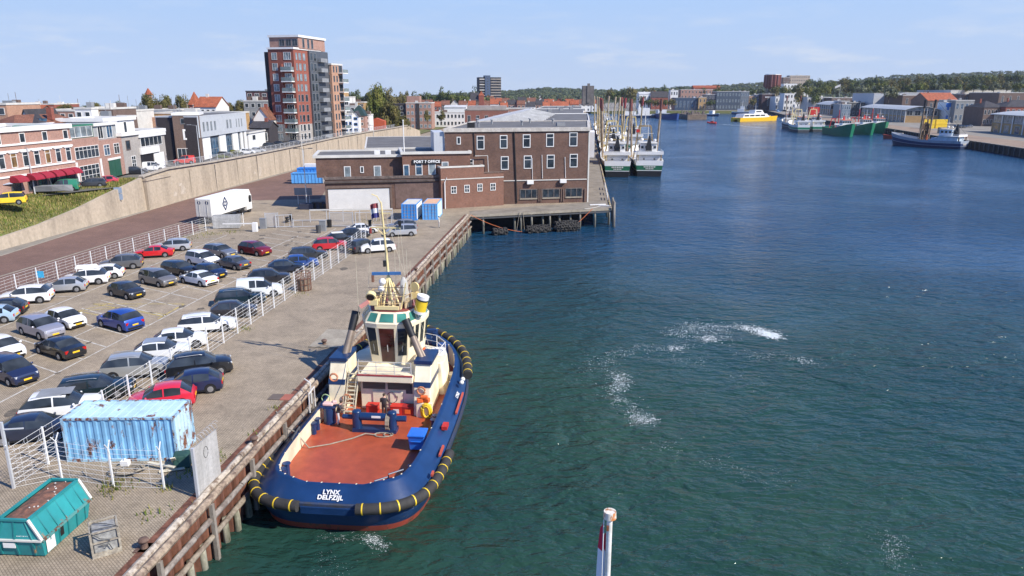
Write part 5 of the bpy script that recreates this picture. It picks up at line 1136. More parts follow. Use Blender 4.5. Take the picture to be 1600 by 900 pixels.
shed('market shed with ochre brick base and curved pale roof, behind the blue trawler', (271, 512), 21, 96, 8.6, 2.4, 12)
shed('market shed with curved roof farthest along the opposite quay', (299, 700), 20, 48, 9.0, 3.0, 6)
shed('nearest market shed with tall windows at the right edge', (238, 296), 26, 94, 9.2, 1.6, 9)
simple('clad_hall', 'pale grey clad hall with one window behind the middle market shed', 1366, 1412, 146, 640, 40, FZ, CLAD, 'flat', ROOFG, 2, 1, cat='hall', hmin=6)
simple('brick_building', 'brown brick building with a round-headed window beside the clad hall', 1411, 1440, 149, 610, 30, FZ, BR_BRN, 'flat', ROOFG, 2, 2, cat='building')
simple('orange_roof_hall', 'hall with a bright orange tiled roof behind the blue trawler mast', 1450, 1497, 157, 560, 24, FZ, BR_BRN, 'gx', TILE_O, 2, 4, rh=5.5, cat='hall')
h_, r_ = simple('glass_shop', 'glass-fronted shop with a white flat roof edge behind the blue trawler', 1494, 1523, 157, 500, 20, FZ, paint((0.25, 0.25, 0.24)), 'flat', ROOFW, 2, 4, cat='shop', gm=GLASSB)
h_, r_ = simple('poster_wall', 'blue and white painted end wall beside the glass shop', 1479, 1494, 160, 505, 10, FZ, paint((0.65, 0.7, 0.72), .6), 'flat', ROOFG, 2, 2, cat='shop', gm=BLUEP, fm=OFFW)
h_.walls(0, h_.L, -.12, -.02, h_.h - 3, h_.h - .4, BLUEP, 'blue_panel')
simple('mansard_row', 'dark mansard-roofed building with white bands at the right edge', 1538, 1572, 168, 455, 20, FZ, BR_BRN, 'hip', TILE_D, 2, 6, rh=4, cat='building')
simple('mansard_row', 'second dark mansard building with red gable at the right edge', 1572, 1640, 167, 450, 20, FZ, BR_RED, 'hip', TILE_D, 2, 8, rh=4, cat='building')
simple('brown_hall', 'wide brown brick hall with a flat roof behind the mansard buildings', 1508, 1560, 147, 640, 40, FZ, BR_BRN, 'flat', ROOFG, 2, 8, cat='hall')
simple('white_roof_hall', 'long hall with a bright white roof edge on the right skyline', 1486, 1580, 141, 720, 60, FZ, OFFW, 'flat', ROOFW, 2, 14, cat='hall')
simple('grey_roof_hall', 'long grey hall behind the middle market shed and orange roof', 1412, 1490, 145, 730, 40, FZ, paint((0.4, 0.41, 0.42)), 'flat', ROOFG, 2, 12, cat='hall')
simple('white_roof_hall', 'white roofed hall cut by the right edge of the view', 1562, 1660, 145, 600, 40, FZ, BR_BRN, 'flat', ROOFW, 2, 8, cat='hall')
simple('low_brick_store', 'low brown store with white roof line left of the pale clad hall', 1300, 1345, 153, 780, 20, FZ, BR_BRN, 'flat', ROOFW, 2, 6, cat='hall')
simple('dark_store', 'dark low store between the market sheds', 1326, 1352, 160, 650, 20, FZ, DGREY, 'flat', ROOFG, 2, 4, cat='hall')
simple('white_store', 'white low store behind the farthest market shed', 1262, 1300, 152, 800, 20, FZ, paint((0.55, 0.53, 0.5)), 'flat', ROOFW, 2, 6, cat='hall')
simple('pale_store', 'pale store with dark windows left of the dark store', 1315, 1328, 158, 690, 16, FZ, OFFW, 'flat', ROOFG, 2, 3, cat='hall')
simple('glass_store', 'dark glass-fronted office between the two far market sheds', 1316, 1330, 163, 600, 16, FZ, paint((0.2, 0.25, 0.3), .4), 'flat', ROOFG, 2, 4, cat='office', gm=GLASSB)
o = MB().box(0, 0, 0, 6.5, 3, 5).box(-.15, -.1, 2.2, 6.65, -.01, 2.4).build('skip', YELLOW, None, loc=(236, 425, FZ)); tag(o, 'yellow steel container behind the blue trawler', 'container')
o = MB().box(0, 0, 0, 6.5, 3, 5).box(-.15, -.1, 2.2, 6.65, -.01, 2.4).build('skip', YELLOW, None, loc=(245, 428, FZ)); tag(o, 'second yellow steel container beside the trawler gantry', 'container')
o = MB().box(0, 0, 0, 8, 6, 7).box(-.1, -.1, 0, .3, 0, 7).box(7.7, -.1, 0, 8.1, 0, 7).build('red_container_stack', REDP, None, loc=(277, 690, FZ)); tag(o, 'dark red container stack against the farthest market shed', 'container')
o = MB().box(-.4, 0, 0, 6, 2.6, 3).box(-.5, -.1, 1.4, 6.1, -.01, 1.6).build('storage_box', CONC, None, loc=(216, 372, FZ)); tag(o, 'tan concrete hut beside the nearest market shed', 'hut')
# ================= cars =================
TYRE = paint((0.015, 0.015, 0.016), .85, 0, .2); RIM = paint((0.45, 0.46, 0.47), .35, .7, .1); ARCH = paint((0.008, 0.008, 0.009), .9, 0, .1)
CGLASS = glassy((0.032, 0.038, 0.044), .04, .5); PLATE = paint((0.85, 0.52, 0.02), .5, 0, .02); TAIL = paint((0.45, 0.01, 0.01), .25, 0, .05); HEADL = paint((0.75, 0.78, 0.8), .15, .3, .05)
KINDS = {  # length, width, height, stations (fraction from tail, belt, roof, width share, glass code)
 'hatch': (4.05, 1.74, 1.48, [(0, .55, .58, .82), (.015, .80, .86, .94), (.045, .95, 1.02, .98), (.20, .95, 1.42, 1), (.32, .93, 1.48, 1), (.44, .92, 1.48, 1), (.46, .92, 1.48, 1), (.585, .92, 1.42, 1), (.755, .93, .98, 1), (.90, .84, .90, .97), (.975, .70, .76, .90), (1, .52, .55, .76)], .05),
 'suv': (4.45, 1.84, 1.66, [(0, .62, .65, .84), (.012, .90, .96, .95), (.035, 1.06, 1.12, .98), (.15, 1.06, 1.58, 1), (.31, 1.04, 1.66, 1), (.43, 1.03, 1.66, 1), (.45, 1.03, 1.66, 1), (.60, 1.02, 1.58, 1), (.755, 1.03, 1.10, 1), (.91, .96, 1.03, .97), (.98, .82, .88, .90), (1, .6, .63, .78)], .04),
 'wagon': (4.65, 1.80, 1.50, [(0, .55, .58, .83), (.012, .82, .88, .94), (.03, .96, 1.02, .97), (.10, .95, 1.42, .99), (.30, .93, 1.50, 1), (.43, .92, 1.50, 1), (.45, .92, 1.50, 1), (.575, .92, 1.44, 1), (.735, .93, .98, 1), (.90, .84, .90, .97), (.975, .70, .76, .90), (1, .52, .55, .76)], .04),
 'sedan': (4.6, 1.78, 1.42, [(0, .58, .61, .80), (.015, .84, .90, .92), (.14, .93, 1.00, .97), (.29, .93, 1.36, 1), (.38, .91, 1.41, 1), (.45, .90, 1.42, 1), (.47, .90, 1.42, 1), (.58, .90, 1.37, 1), (.735, .90, .95, 1), (.90, .80, .86, .96), (.975, .66, .72, .88), (1, .50, .53, .74)], .1),
 'mpv': (4.35, 1.82, 1.66, [(0, .6, .63, .85), (.01, .92, .98, .95), (.03, 1.04, 1.12, .98), (.085, 1.04, 1.60, 1), (.30, 1.02, 1.66, 1), (.42, 1.01, 1.66, 1), (.44, 1.01, 1.66, 1), (.61, 1.0, 1.57, 1), (.80, 1.0, 1.06, 1), (.92, .88, .95, .96), (.98, .74, .8, .89), (1, .55, .58, .78)], .04),
 'van': (4.45, 1.84, 1.84, [(0, .6, .63, .92), (.01, 1.0, 1.1, .98), (.02, 1.10, 1.2, 1), (.05, 1.10, 1.80, 1), (.30, 1.08, 1.84, 1), (.43, 1.07, 1.84, 1), (.45, 1.07, 1.84, 1), (.62, 1.06, 1.74, 1), (.78, 1.06, 1.13, 1), (.92, .95, 1.02, .96), (.98, .78, .84, .9), (1, .55, .58, .78)], .02),
}
_cars = {}
def car_parts(kind):
    if kind in _cars: return _cars[kind]
    L, W, H, st, _ = KINDS[kind]; rings = []
    for (f, belt, roof, ws) in st:
        x = (f - .5) * L; w = W / 2 * ws; cab = roof - belt > .2; wr = w * (.80 if cab else .93); zb = .20 + (.08 if f in (0, 1) else 0)
        half = [(0, zb), (w * .9, zb), (w, zb + .12), (w, (zb + belt) / 2 + .05), (w * .97, belt), (wr, max(belt + .01, roof - .06)), (wr * .82, max(belt + .02, roof - .01)), (0, roof + .015)]
        rings.append([(x, -y, z) for y, z in half] + [(x, y, z) for y, z in half[-2:0:-1]])
    n = len(rings[0]); body = MB(); vs = [p for r in rings for p in r]; bf = []; gf = {'windscreen': [], 'rear_window': [], 'side_window': [], 'side_window_': []}
    for i in range(len(rings) - 1):
        for k in range(n):
            f = (i*n + k, i*n + (k+1) % n, (i+1)*n + (k+1) % n, (i+1)*n + k); kk = min(k, n - 1 - k); g = False
            if kk == 4:   # side band belt -> roof
                g = i in (3, 4, 6, 7) and not (kind == 'van' and i in (3,)) or (i == 2 and kind in ('wagon', 'suv', 'mpv'))
            if kk in (5, 6) and (i == 7 or (i == 2 and kind != 'van')): g = kk in (5, 6)
            (bf if not g else gf['windscreen' if i == 7 and kk != 4 else 'rear_window' if kk != 4 else 'side_window' if k == kk else 'side_window_']).append(f)
    body.add(vs, bf + [tuple(range(n)), tuple(range((len(rings)-1)*n, len(rings)*n))])
    P = {'body': body.data('body', WHITE, True), }
    for nm, fs in gf.items():
        if fs: gm_ = MB(); ix = sorted({i for f in fs for i in f}); mp_ = {v_: i for i, v_ in enumerate(ix)}; gm_.add([vs[i] for i in ix], [tuple(mp_[i] for i in f) for f in fs]); P[nm] = gm_.data(nm, CGLASS, True)
    r = .33 if kind in ('suv', 'van') else .31
    ty = MB().cyl((0, -.11, 0), (0, .11, 0), r, None, 16).disc((0, .112, 0), (0, 1, 0), r * .68, r * .98, 16); P['tyre'] = ty.data('wheel', TYRE, True)
    rm = MB().cyl((0, .10, 0), (0, .116, 0), r * .67, r * .62, 14)
    for k in range(5): a = k * 1.2566; rm.beam((0, .118, 0), (r * .6 * math.cos(a), .118, r * .6 * math.sin(a)), .05, .02)
    P['rim'] = rm.data('rim', RIM); P['r'] = r
    ar = MB().disc((0, .0, 0), (0, 1, 0), r * .9, r + .075, 16); P['arch'] = ar.data('wheel_arch', ARCH)
    zl = st[-3][1]
    P['head'] = MB().cbox((0, 0, 0), (.30, .34, .13)).data('headlight', HEADL); P['tail'] = MB().cbox((0, 0, 0), (.10, .26 if kind != 'wagon' else .2, .22)).data('tail_light', TAIL)
    P['plate'] = MB().cbox((0, 0, 0), (.03, .52, .12)).data('number_plate', PLATE); P['grille'] = MB().cbox((0, 0, 0), (.05, .9, .16)).data('grille', BLACK)
    P['trim'] = MB().box(-.225 * L, -W / 2 - .004, .19, .225 * L, W / 2 + .004, .30).box(-L / 2 - .004, -W * .38, .27, -L * .45, W * .38, .44).box(L * .45, -W * .36, .24, L / 2 + .006, W * .36, .38).data('lower_trim', ARCH); P['mirror'] = MB().sph((0, 0, 0), .11, 8, 5, 0, (.7, 1, .75)).data('mirror', WHITE, True); P['rail'] = MB().tube([(-.34 * L + .1, 0, 0), (-.3 * L + .1, 0, .04), (.02 * L, 0, .04), (.06 * L, 0, 0)], .02, 5).data('roof_rail', STEEL)
    _cars[kind] = P; return P
def car(kind, col, pos, head, label, group=None, rails=False, metal=0.0, rear=True, sc=1.0, cat='car', bare=False, name='parked_car', z=None):
    L, W, H, st, _ = KINDS[kind]; P = car_parts(kind); h = R(head)
    cm = carpaint(col, metal) if not isinstance(col, bpy.types.Material) else col
    t = thing(name, label, cat, pos, h, group); t.scale = (sc, sc, sc)
    o = inst(P['body'], 'body', t, mat=cm); [inst(P[k_], k_.strip('_'), t) for k_ in ('windscreen', 'rear_window', 'side_window', 'side_window_') if k_ in P]
    for fx in (-.305, .305):
        for sy in (-1, 1):
            wl = inst(P['tyre'], 'wheel', t, (fx * L, sy * (W / 2 - .105), P['r']), 0 if sy > 0 else math.pi); inst(P['rim'], 'rim', wl)
            inst(P['arch'], 'wheel_arch', t, (fx * L, sy * (W / 2 + .0035), P['r'] + .02))
    if bare: return t
    inst(P['trim'], 'lower_trim', t)
    zl = st[-3][1] - .16; zt = st[1][1] - .12
    for sy in (-1, 1):
        inst(P['head'], 'headlight', t, (L * .448, sy * W * .345, zl), -sy * .45); inst(P['tail'], 'tail_light', t, (-L * .487, sy * W * .375, zt), sy * .2)
        inst(P['mirror'], 'mirror', t, (L * .20, sy * (W / 2 + .09), st[-4][1] + .06), mat=cm)
        if rails: inst(P['rail'], 'roof_rail', t, (0, sy * W * .36, H - .02))
    inst(P['plate'], 'number_plate', t, (L / 2 + .005, 0, .46)); inst(P['plate'], 'number_plate', t, (-L / 2 - .005, 0, .62)); inst(P['grille'], 'grille', t, (L * .494, 0, .58))
    return t
cW = (0.80, 0.80, 0.79); cS = (0.52, 0.53, 0.54); cG = (0.16, 0.165, 0.175); cB = (0.012, 0.013, 0.016); cN = (0.012, 0.022, 0.07); cDG = (0.04, 0.042, 0.048); cR = (0.50, 0.02, 0.025); cDR = (0.22, 0.01, 0.02); cBL = (0.02, 0.07, 0.35)
HS = -30.7; HL_ = 196; HR = 18
CARS = [ # kind, colour, ground px, heading, label, rails, metallic
 ('hatch', (0.45, 0.6, 0.72), (-12, 503), HL_, 'pale blue car cut off by the left edge of the view', 0, .3),
 ('hatch', cB, (4, 491), HL_, 'black hatchback with bright red tail lights at the left edge by the road fence', 0, 0),
 ('suv', cW, (43, 472), HL_, 'white crossover nose-in at the road fence, first beyond the black hatchback', 0, 0),
 ('hatch', cS, (103, 455), HL_, 'silver hatchback nose-in at the road fence, left of the car with the roof box', 0, .5),
 ('suv', cW, (136, 443), HL_, 'white car carrying a long white roof box', 0, 0),
 ('hatch', cW, (163, 434), HL_, 'white hatchback between the roof box car and the grey off-roader', 0, 0),
 ('suv', (0.20, 0.20, 0.20), (191, 419), HL_, 'dark grey off-roader nose-in at the road fence', 1, .5),
 ('sedan', (0.58, 0.015, 0.02), (241, 401), HL_, 'bright red coupe nose-in at the road fence', 0, 0),
 ('wagon', (0.62, 0.65, 0.68), (269, 391), HL_, 'silver estate car at the far end of the row along the road fence', 1, .5),
 ('hatch', cDG, (199, 463), HS, 'dark grey hatchback parked alone facing the yellow hatched bay', 0, .4),
 ('mpv', (0.25, 0.235, 0.22), (248, 444), HS, 'grey-brown people carrier right of the lone dark hatchback', 0, .5),
 ('wagon', cB, (282, 428), HS, 'black estate car behind the white fastback', 0, 0),
 ('mpv', cW, (318, 413), HS, 'white boxy car with upright windscreen near the dark red crossover', 0, 0),
 ('wagon', (0.24, 0.25, 0.27), (345, 400), HS, 'grey estate car left of the dark red crossover', 1, .5),
 ('suv', cDR, (399, 397), HS, 'dark red crossover at the far end of the middle row', 0, .3),
 ('sedan', (0.12, 0.12, 0.14), (364, 418), 180 + HS, 'dark grey coupe with its tail to the lane below the dark red crossover', 0, .4),
 ('hatch', cN, (329, 432), HS, 'dark navy hatchback between the white fastback and the dark grey coupe', 0, .2),
 ('sedan', cW, (311, 443), 180 + HS, 'white fastback with its tail to the lane', 0, 0),
 ('suv', (0.42, 0.41, 0.45), (66, 523), HS, 'silver-lilac crossover facing right beside the small white hatchback', 0, .5),
 ('hatch', cW, (104, 508), HS, 'small white hatchback tucked behind the silver-lilac crossover', 0, 0),
 ('suv', cBL, (189, 511), 180 + HS, 'bright blue crossover with its tail to the lane below the yellow hatched bay', 0, .4),
 ('sedan', cB, (95, 553), 180 + HS, 'black coupe with its tail to the lane', 0, 0),
 ('hatch', cW, (6, 555), HS, 'white car at the left edge left of the black coupe', 0, 0),
 ('mpv', (0.02, 0.03, 0.08), (20, 592), HS, 'navy people carrier at the left edge below the white car', 0, .3),
 ('sedan', (0.02, 0.028, 0.055), (55, 683), HR, 'dark blue saloon nearest the foreground fence', 0, .3),
 ('suv', cW, (100, 650), HR, 'white grey-roofed SUV behind the rusty blue container', 1, 0),
 ('wagon', (0.015, 0.03, 0.035), (152, 619), HR, 'dark green estate car with chrome roof rails nose-in at the fence', 1, .3),
 ('suv', (0.50, 0.50, 0.47), (214, 586), HR, 'silver SUV nose-in at the fence behind the black SUV', 1, .5),
 ('hatch', (0.70, 0.72, 0.74), (255, 559), HR, 'white hatchback with a grey roof nose-in at the fence', 0, 0),
 ('hatch', cW, (283, 541), HR, 'white hatchback nose-in at the fence, next to the white estate car', 0, 0),
 ('wagon', cW, (325, 516), HR, 'long white estate car nose-in at the fence', 1, 0),
 ('hatch', (0.05, 0.045, 0.045), (366, 494), HR, 'dark brown-grey hatchback nose-in at the fence', 0, .3),
 ('wagon', (0.015, 0.035, 0.05), (377, 474), HR, 'dark teal estate car nose-in at the fence', 1, .3),
 ('van', (0.72, 0.75, 0.76), (406, 462), HR, 'pale white van nose-in at the fence', 0, 0),
 ('suv', (0.03, 0.03, 0.035), (421, 443), HR, 'black SUV just beyond the pale van', 0, .2),
 ('hatch', (0.015, 0.025, 0.05), (447, 425), HR, 'navy hatchback in the far half of the fence row', 0, .2),
 ('hatch', (0.03, 0.09, 0.32), (470, 417), HR, 'mid blue hatchback in the far half of the fence row', 0, .3),
 ('wagon', (0.05, 0.055, 0.06), (482, 404), HR, 'dark grey estate with pale roof left of the red crossover', 0, .3),
 ('suv', (0.50, 0.02, 0.03), (516, 390), HR, 'red crossover nose-in at the fence', 0, 0),
 ('hatch', (0.02, 0.025, 0.03), (532, 380), HR, 'dark small car with a white roof beyond the red crossover', 0, .1),
 ('sedan', (0.02, 0.026, 0.04), (552, 371), HR, 'dark saloon second from the far end of the fence row', 0, .2),
 ('sedan', (0.75, 0.76, 0.77), (566, 364), HR, 'white saloon at the far end of the fence row', 0, 0),
 ('suv', (0.012, 0.014, 0.018), (313, 584), 24, 'black SUV with silver rails parked outside the fence on the quay', 1, .1),
 ('hatch', (0.015, 0.022, 0.075), (300, 611), 199, 'dark blue hatchback parked on the quay below the black SUV', 0, .2),
 ('hatch', (0.62, 0.02, 0.045), (255, 634), 199, 'red hatchback on the quay behind the rusty blue container', 0, 0),
 ('suv', cW, (590, 393), 199, 'white crossover parked on the quay behind the tug mast', 0, 0),
 ('mpv', (0.05, 0.052, 0.06), (566, 392), 60, 'dark grey people carrier beside the white crossover on the quay', 0, .3),
 ('mpv', (0.55, 0.56, 0.57), (627, 368), 193, 'silver hatchback on the quay in front of the blue containers', 0, .5),
 ('suv', (0.30, 0.31, 0.33), (628, 360), 193, 'dark-roofed grey car just behind the silver hatchback on the quay', 0, .4),
]
cars = {}
for kind, col, px, hd, lab, rails, metal in CARS:
    grp = 'cars parked on the quay' if hd in (24, 199, 60, 193) else 'cars in the fenced car park'
    c = car(kind, col, G(*px), hd, lab, grp, bool(rails), metal); cars[lab[:24]] = c
    if 'roof box' in lab and 'carrying' in lab:
        o = MB().cbox((-.2, 0, 1.86), (2.2, .8, .34), 0, 0, (.85, .7)).build('roof_box', WHITE, c, bevel=.05)
    if 'white roof beyond' in lab: o = MB().cbox((-.35, 0, 1.505), (1.5, 1.15, .02)).build('roof_panel', WHITE, c)
    if 'grey-roofed' in lab: MB().cbox((-.2, 0, 1.685), (1.9, 1.2, .02)).build('roof_panel', GREY, c)
    if 'grey roof nose' in lab: MB().cbox((-.35, 0, 1.505), (1.5, 1.1, .02)).build('roof_panel', paint((0.25, 0.28, 0.33), .3), c)
# vehicles up in the town street
TWN = [('mpv', YELLOW, (14, 319), 205, 'yellow pickup on the street at the far left edge', 'pickup'), ('hatch', (0.55, 0.05, 0.08), (166, 288), 200, 'red car on the street by the white-strip house', 'car'), ('van', (0.78, 0.78, 0.77), (240, 267), 20, 'white van parked before the open garage', 'van'), ('van', (0.6, 0.04, 0.02), (289, 256), 200, 'red pickup at the street corner', 'pickup'),
 ('wagon', cB, (212, 272), 20, 'black car parked before the grey corner house', 'car'), ('wagon', cDG, (143, 292), 200, 'dark grey car under the white-strip house', 'car'), ('van', (0.03, 0.22, 0.12), (100, 298), 200, 'green van on the street before the cafe', 'van'), ('hatch', (0.05, 0.09, 0.2), (290, 236), 100, 'blue car in the side street', 'car'),
 ('hatch', cW, (387, 241), 10, 'white car on the wall-top street before the clad building', 'car'), ('hatch', cS, (403, 239), 10, 'silver car before the white garage', 'car'), ('wagon', cDG, (424, 231), 10, 'dark grey car near the foot of the tower', 'car'), ('hatch', cB, (438, 228), 10, 'black car at the foot of the tower', 'car'), ('wagon', cDG, (463, 226), 10, 'dark estate car before the tower entrance', 'car'),
 ('hatch', (0.75, 0.76, 0.76), (527, 216), 10, 'white car on the wall-top street right of the tower', 'car'), ('hatch', cW, (597, 201), 40, 'white car at the end of the wall-top street', 'car'), ('hatch', cDG, (351, 246), 10, 'dark car beside the hedge of the clad building', 'car'), ('wagon', cDG, (505, 219), 10, 'dark car on the wall-top street beside the tower wing', 'car')]
for kind, col, px, hd, lab, cat in TWN:
    car(kind, col, G(px[0], px[1], TZ - .3), hd, lab, 'vehicles on the town street', cat=cat, bare=px[1] < 250)
# vans and cars on the opposite quay
random.seed(3)
for i, (px, py, col, lab) in enumerate(((1217, 175, (0.2, 0.35, 0.6), 'blue van beside the far market shed'), (1226, 174, cB, 'black van left of the white van on the opposite quay'), (1232, 172, cW, 'white van on the opposite quay'), (1243, 173, (0.25, 0.4, 0.65), 'second blue van on the opposite quay'), (1496, 199, cDG, 'dark car behind the blue trawler wheelhouse'), (1503, 200, cB, 'black car parked on the opposite quay behind the blue trawler'), (1514, 199, cG, 'grey car parked on the opposite quay, right of the black one'))):
    car('van' if i < 4 else 'hatch', col, G(px, py, FZ + .02), random.choice((10, 190)), lab, 'vehicles on the opposite quay', cat='van' if i < 4 else 'car', bare=True)

# ================= lorry, containers, quay things =================
LH = R(83); LD = Vector((math.cos(LH), math.sin(LH), 0)); p = Vector((-47.3, 110.2, 0))
t = thing('lorry', 'white articulated lorry with a dark diamond mark on its trailer', 'lorry', p, LH)
MB().box(0, -1.28, 1.15, 11.2, 1.28, 3.95).build('trailer', WHITE, t, bevel=.04); MB().box(.1, -1.1, .85, 11.0, 1.1, 1.14).box(.0, -1.2, .5, .15, 1.2, .8).build('chassis', DGREY, t)
for y in (-.63, .63): MB().box(-.05, y - .58, 1.25, -.005, y + .58, 3.85).cyl((-.09, y, 1.3), (-.09, y, 3.8), .03, None, 6).build('door', OFFW, t)
for y in (-.63, .63): d_ = MB().disc((-.055, y, 3.35), (-1, 0, 0), .12, .28, 10); d_.build('emblem', NAVY, t)
mk = MB(); a = 1.0
for (x0, z0, x1, z1) in ((-.75, 0, 0, a), (0, a, .75, 0), (.75, 0, 0, -a), (0, -a, -.75, 0)): mk.beam((4.2 + x0, -1.30, 2.65 + z0), (4.2 + x1, -1.30, 2.65 + z1), .03, .22)
mk.disc((4.2, -1.30, 2.65), (0, -1, 0), .22, .42, 12).build('emblem', NAVY, t)
MB().box(11.35, -1.25, .5, 13.2, 1.25, 3.0).side([(11.35, 3.0), (13.1, 3.0), (12.7, 3.85), (11.5, 3.95)], -1.2, 1.2).build('cab', WHITE, t, bevel=.06); MB().box(12.1, -1.27, 1.7, 13.0, -1.255, 2.7).box(12.1, 1.255, 1.7, 13.0, 1.27, 2.7).box(13.2, -1.1, 1.8, 13.22, 1.1, 2.8).build('window', CGLASS, t)
MB().box(12.2, -1.5, 2.1, 12.5, -1.28, 2.9).box(12.2, 1.28, 2.1, 12.5, 1.5, 2.9).build('mirror', BLACK, t)
wm = MB().cyl((0, -.16, 0), (0, .16, 0), .5, None, 16).data('wheel', TYRE, True)
for x in (1.6, 2.9, 4.2, 9.9, 12.3):
    for y in (-1.08, 1.08): inst(wm, 'wheel', t, (x, y, .5))
def container(label, pos, rz, col, roofm=None, lx=6.06, wy=2.44, hz=2.59, rust=None, doors=True, group=None, sidem=None, name='shipping_container', endm=None):
    t = thing(name, label, 'container', pos, rz, group); m_ = col
    mb = MB()
    def corr(p, q, z0, z1, n):
        p = Vector(p); q = Vector(q); d = (q - p) / n; nn = Vector((d.y, -d.x, 0)).normalized() * -.045; pts = []
        for i in range(n):
            for f, k in ((0, 0), (.25, 0), (.4, 1), (.75, 1), (.9, 0)): pts.append(p + d * (i + f) + nn * k)
        pts.append(q); mb.loft([[(x.x, x.y, z) for x in pts] for z in (z0, z1)], 0, False)
    corr((.06, .03, 0), (lx - .06, .03, 0), .14, hz - .1, 14); corr((lx - .06, wy - .03, 0), (.06, wy - .03, 0), .14, hz - .1, 14)
    mb.build('side_wall', sidem or m_, t); mb = MB(); corr((lx - .03, .06, 0), (lx - .03, wy - .06, 0), .14, hz - .1, 6); mb.build('end_wall', endm or sidem or m_, t)
    fr = MB()
    for x in (0, lx - .14):
        for y in (0, wy - .14): fr.box(x, y, 0, x + .14, y + .14, hz)
    for y in (0, wy - .12):
        fr.box(.14, y + .0, 0, lx - .14, y + .12, .16).box(.14, y, hz - .12, lx - .14, y + .12, hz)
    for x in (0, lx - .12):
        fr.box(x, .14, 0, x + .12, wy - .14, .16).box(x, .14, hz - .12, x + .12, wy - .14, hz)
    fr.build('frame', rust or m_, t)
    rf = MB(); n = 12
    for i in range(n): x = .14 + (lx - .28) * i / n; rf.box(x, .12, hz - .08, x + (lx - .28) / n * .62, wy - .12, hz - .02).box(x + (lx - .28) / n * .62, .12, hz - .08, x + (lx - .28) / n, wy - .12, hz - .045)
    rf.build('roof', roofm or m_, t)
    for k, y in enumerate((.14, wy / 2 + .01)):
        dm = MB().box(.02, y, .16, .08, y + wy / 2 - .15, hz - .12); d_ = dm.build('door', m_, t); bars = MB()
        for yy in (y + .25, y + .75): bars.cyl((-.02, yy, .1), (-.02, yy, hz - .05), .03, None, 6)
        for z in (.6, 1.1, 1.6, 2.1): bars.box(0, y + .05, z, .019, y + wy / 2 - .2, z + .05)
        bars.build('lock_bar', STEEL, d_)
    return t
CBLUE = rusty((0.21, 0.45, 0.68), amount=.56, scale=1.3); CBLUE_S = rusty((0.45, 0.62, 0.72), amount=.50, scale=1.6, rough=.7); CROOF = rusty((0.48, 0.68, 0.76), amount=.56, scale=.7, streak=False)
a = G(108, 722); container('weathered pale blue shipping container with peeling rusty paint in the foreground', (a.x - .1, a.y, 0), R(1.5), CBLUE, CROOF, rust=rusty((0.32, 0.52, 0.66), amount=.50, scale=2.5), sidem=CBLUE, endm=CBLUE_S)
pB = paint((0.05, 0.28, 0.72), .5, 0, .15); pB2 = paint((0.12, 0.40, 0.80), .5, 0, .15)
def dcont(px, lab, m_, rm, sm): a = G(px, 344.5); return container(lab, (a.x, a.y, 0), R(90) + QAZ, m_, rm, sidem=sm, group='blue containers by the office')
# these two show their doors: long axis runs away from the viewer
a = G(651.5, 344.5); container('blue container with barred doors and a white side, left of the pair by the office', (a.x, a.y, 0), R(90) - .03, pB, OFFW, sidem=WHITE, group='blue containers by the office')
a = G(684, 343.5); container('lighter blue container with an orange-edged roof, right of the pair by the office', (a.x, a.y, 0), R(90) - .03, pB2, paint((0.70, 0.45, 0.30), .6), sidem=paint((0.55, 0.72, 0.82), .5), group='blue containers by the office')
# open blue waste containers and white tipper by the wall
def open_box(label, pos, rz, lx, wy, hz, m_, name='waste_container', fill=None):
    t = thing(name, label, 'container', pos, rz); mb = MB()
    for b_ in ((0, 0, lx, .08), (0, wy - .08, lx, wy), (0, .08, .08, wy - .08), (lx - .08, .08, lx, wy - .08)): mb.box(b_[0], b_[1], .15, b_[2], b_[3], hz)
    mb.box(.08, .08, .15, lx - .08, wy - .08, .25).build('bin_body', m_, t); rb = MB(); n = int(lx / .7)
    for i in range(n + 1): x = min(lx - .1, i * lx / n); rb.box(x, -.09, .2, x + .1, -.01, hz)
    rb.box(-.04, -.12, hz - .12, lx + .04, -.01, hz + .02).build('rib', m_, t); return t
a = G(456, 287.5); open_box('bright blue ribbed open waste container beside the office wing', (a.x, a.y, 0), .05, 6.8, 2.5, 2.4, pB2); open_box('darker blue open waste container behind the bright blue one', (a.x + .2, a.y + 4, 0), .05, 6.2, 2.4, 3.1, pB)
o = MB().box(0, 0, 1.0, 3.6, 2.4, 3.6).box(3.7, .1, .5, 5.2, 2.3, 2.8).cyl((.8, -.05, .5), (.8, 2.4, .5), .5, None, 12).cyl((4.4, -.05, .5), (4.4, 2.4, .5), .5, None, 12).build('box_truck', WHITE, None, loc=(a.x + .5, a.y + 8, 0)); tag(o, 'small white box truck behind the blue waste containers', 'truck')
o = MB().box(0, 0, .1, 2.0, 1.5, 2.4).box(-.05, -.06, 1.2, 2.05, -.005, 1.35).build('crate_stack', OFFW, None, loc=(a.x + 6.9, a.y + .3, 0)); tag(o, 'stack of pale and pink crates at the right of the blue waste containers', 'crates')
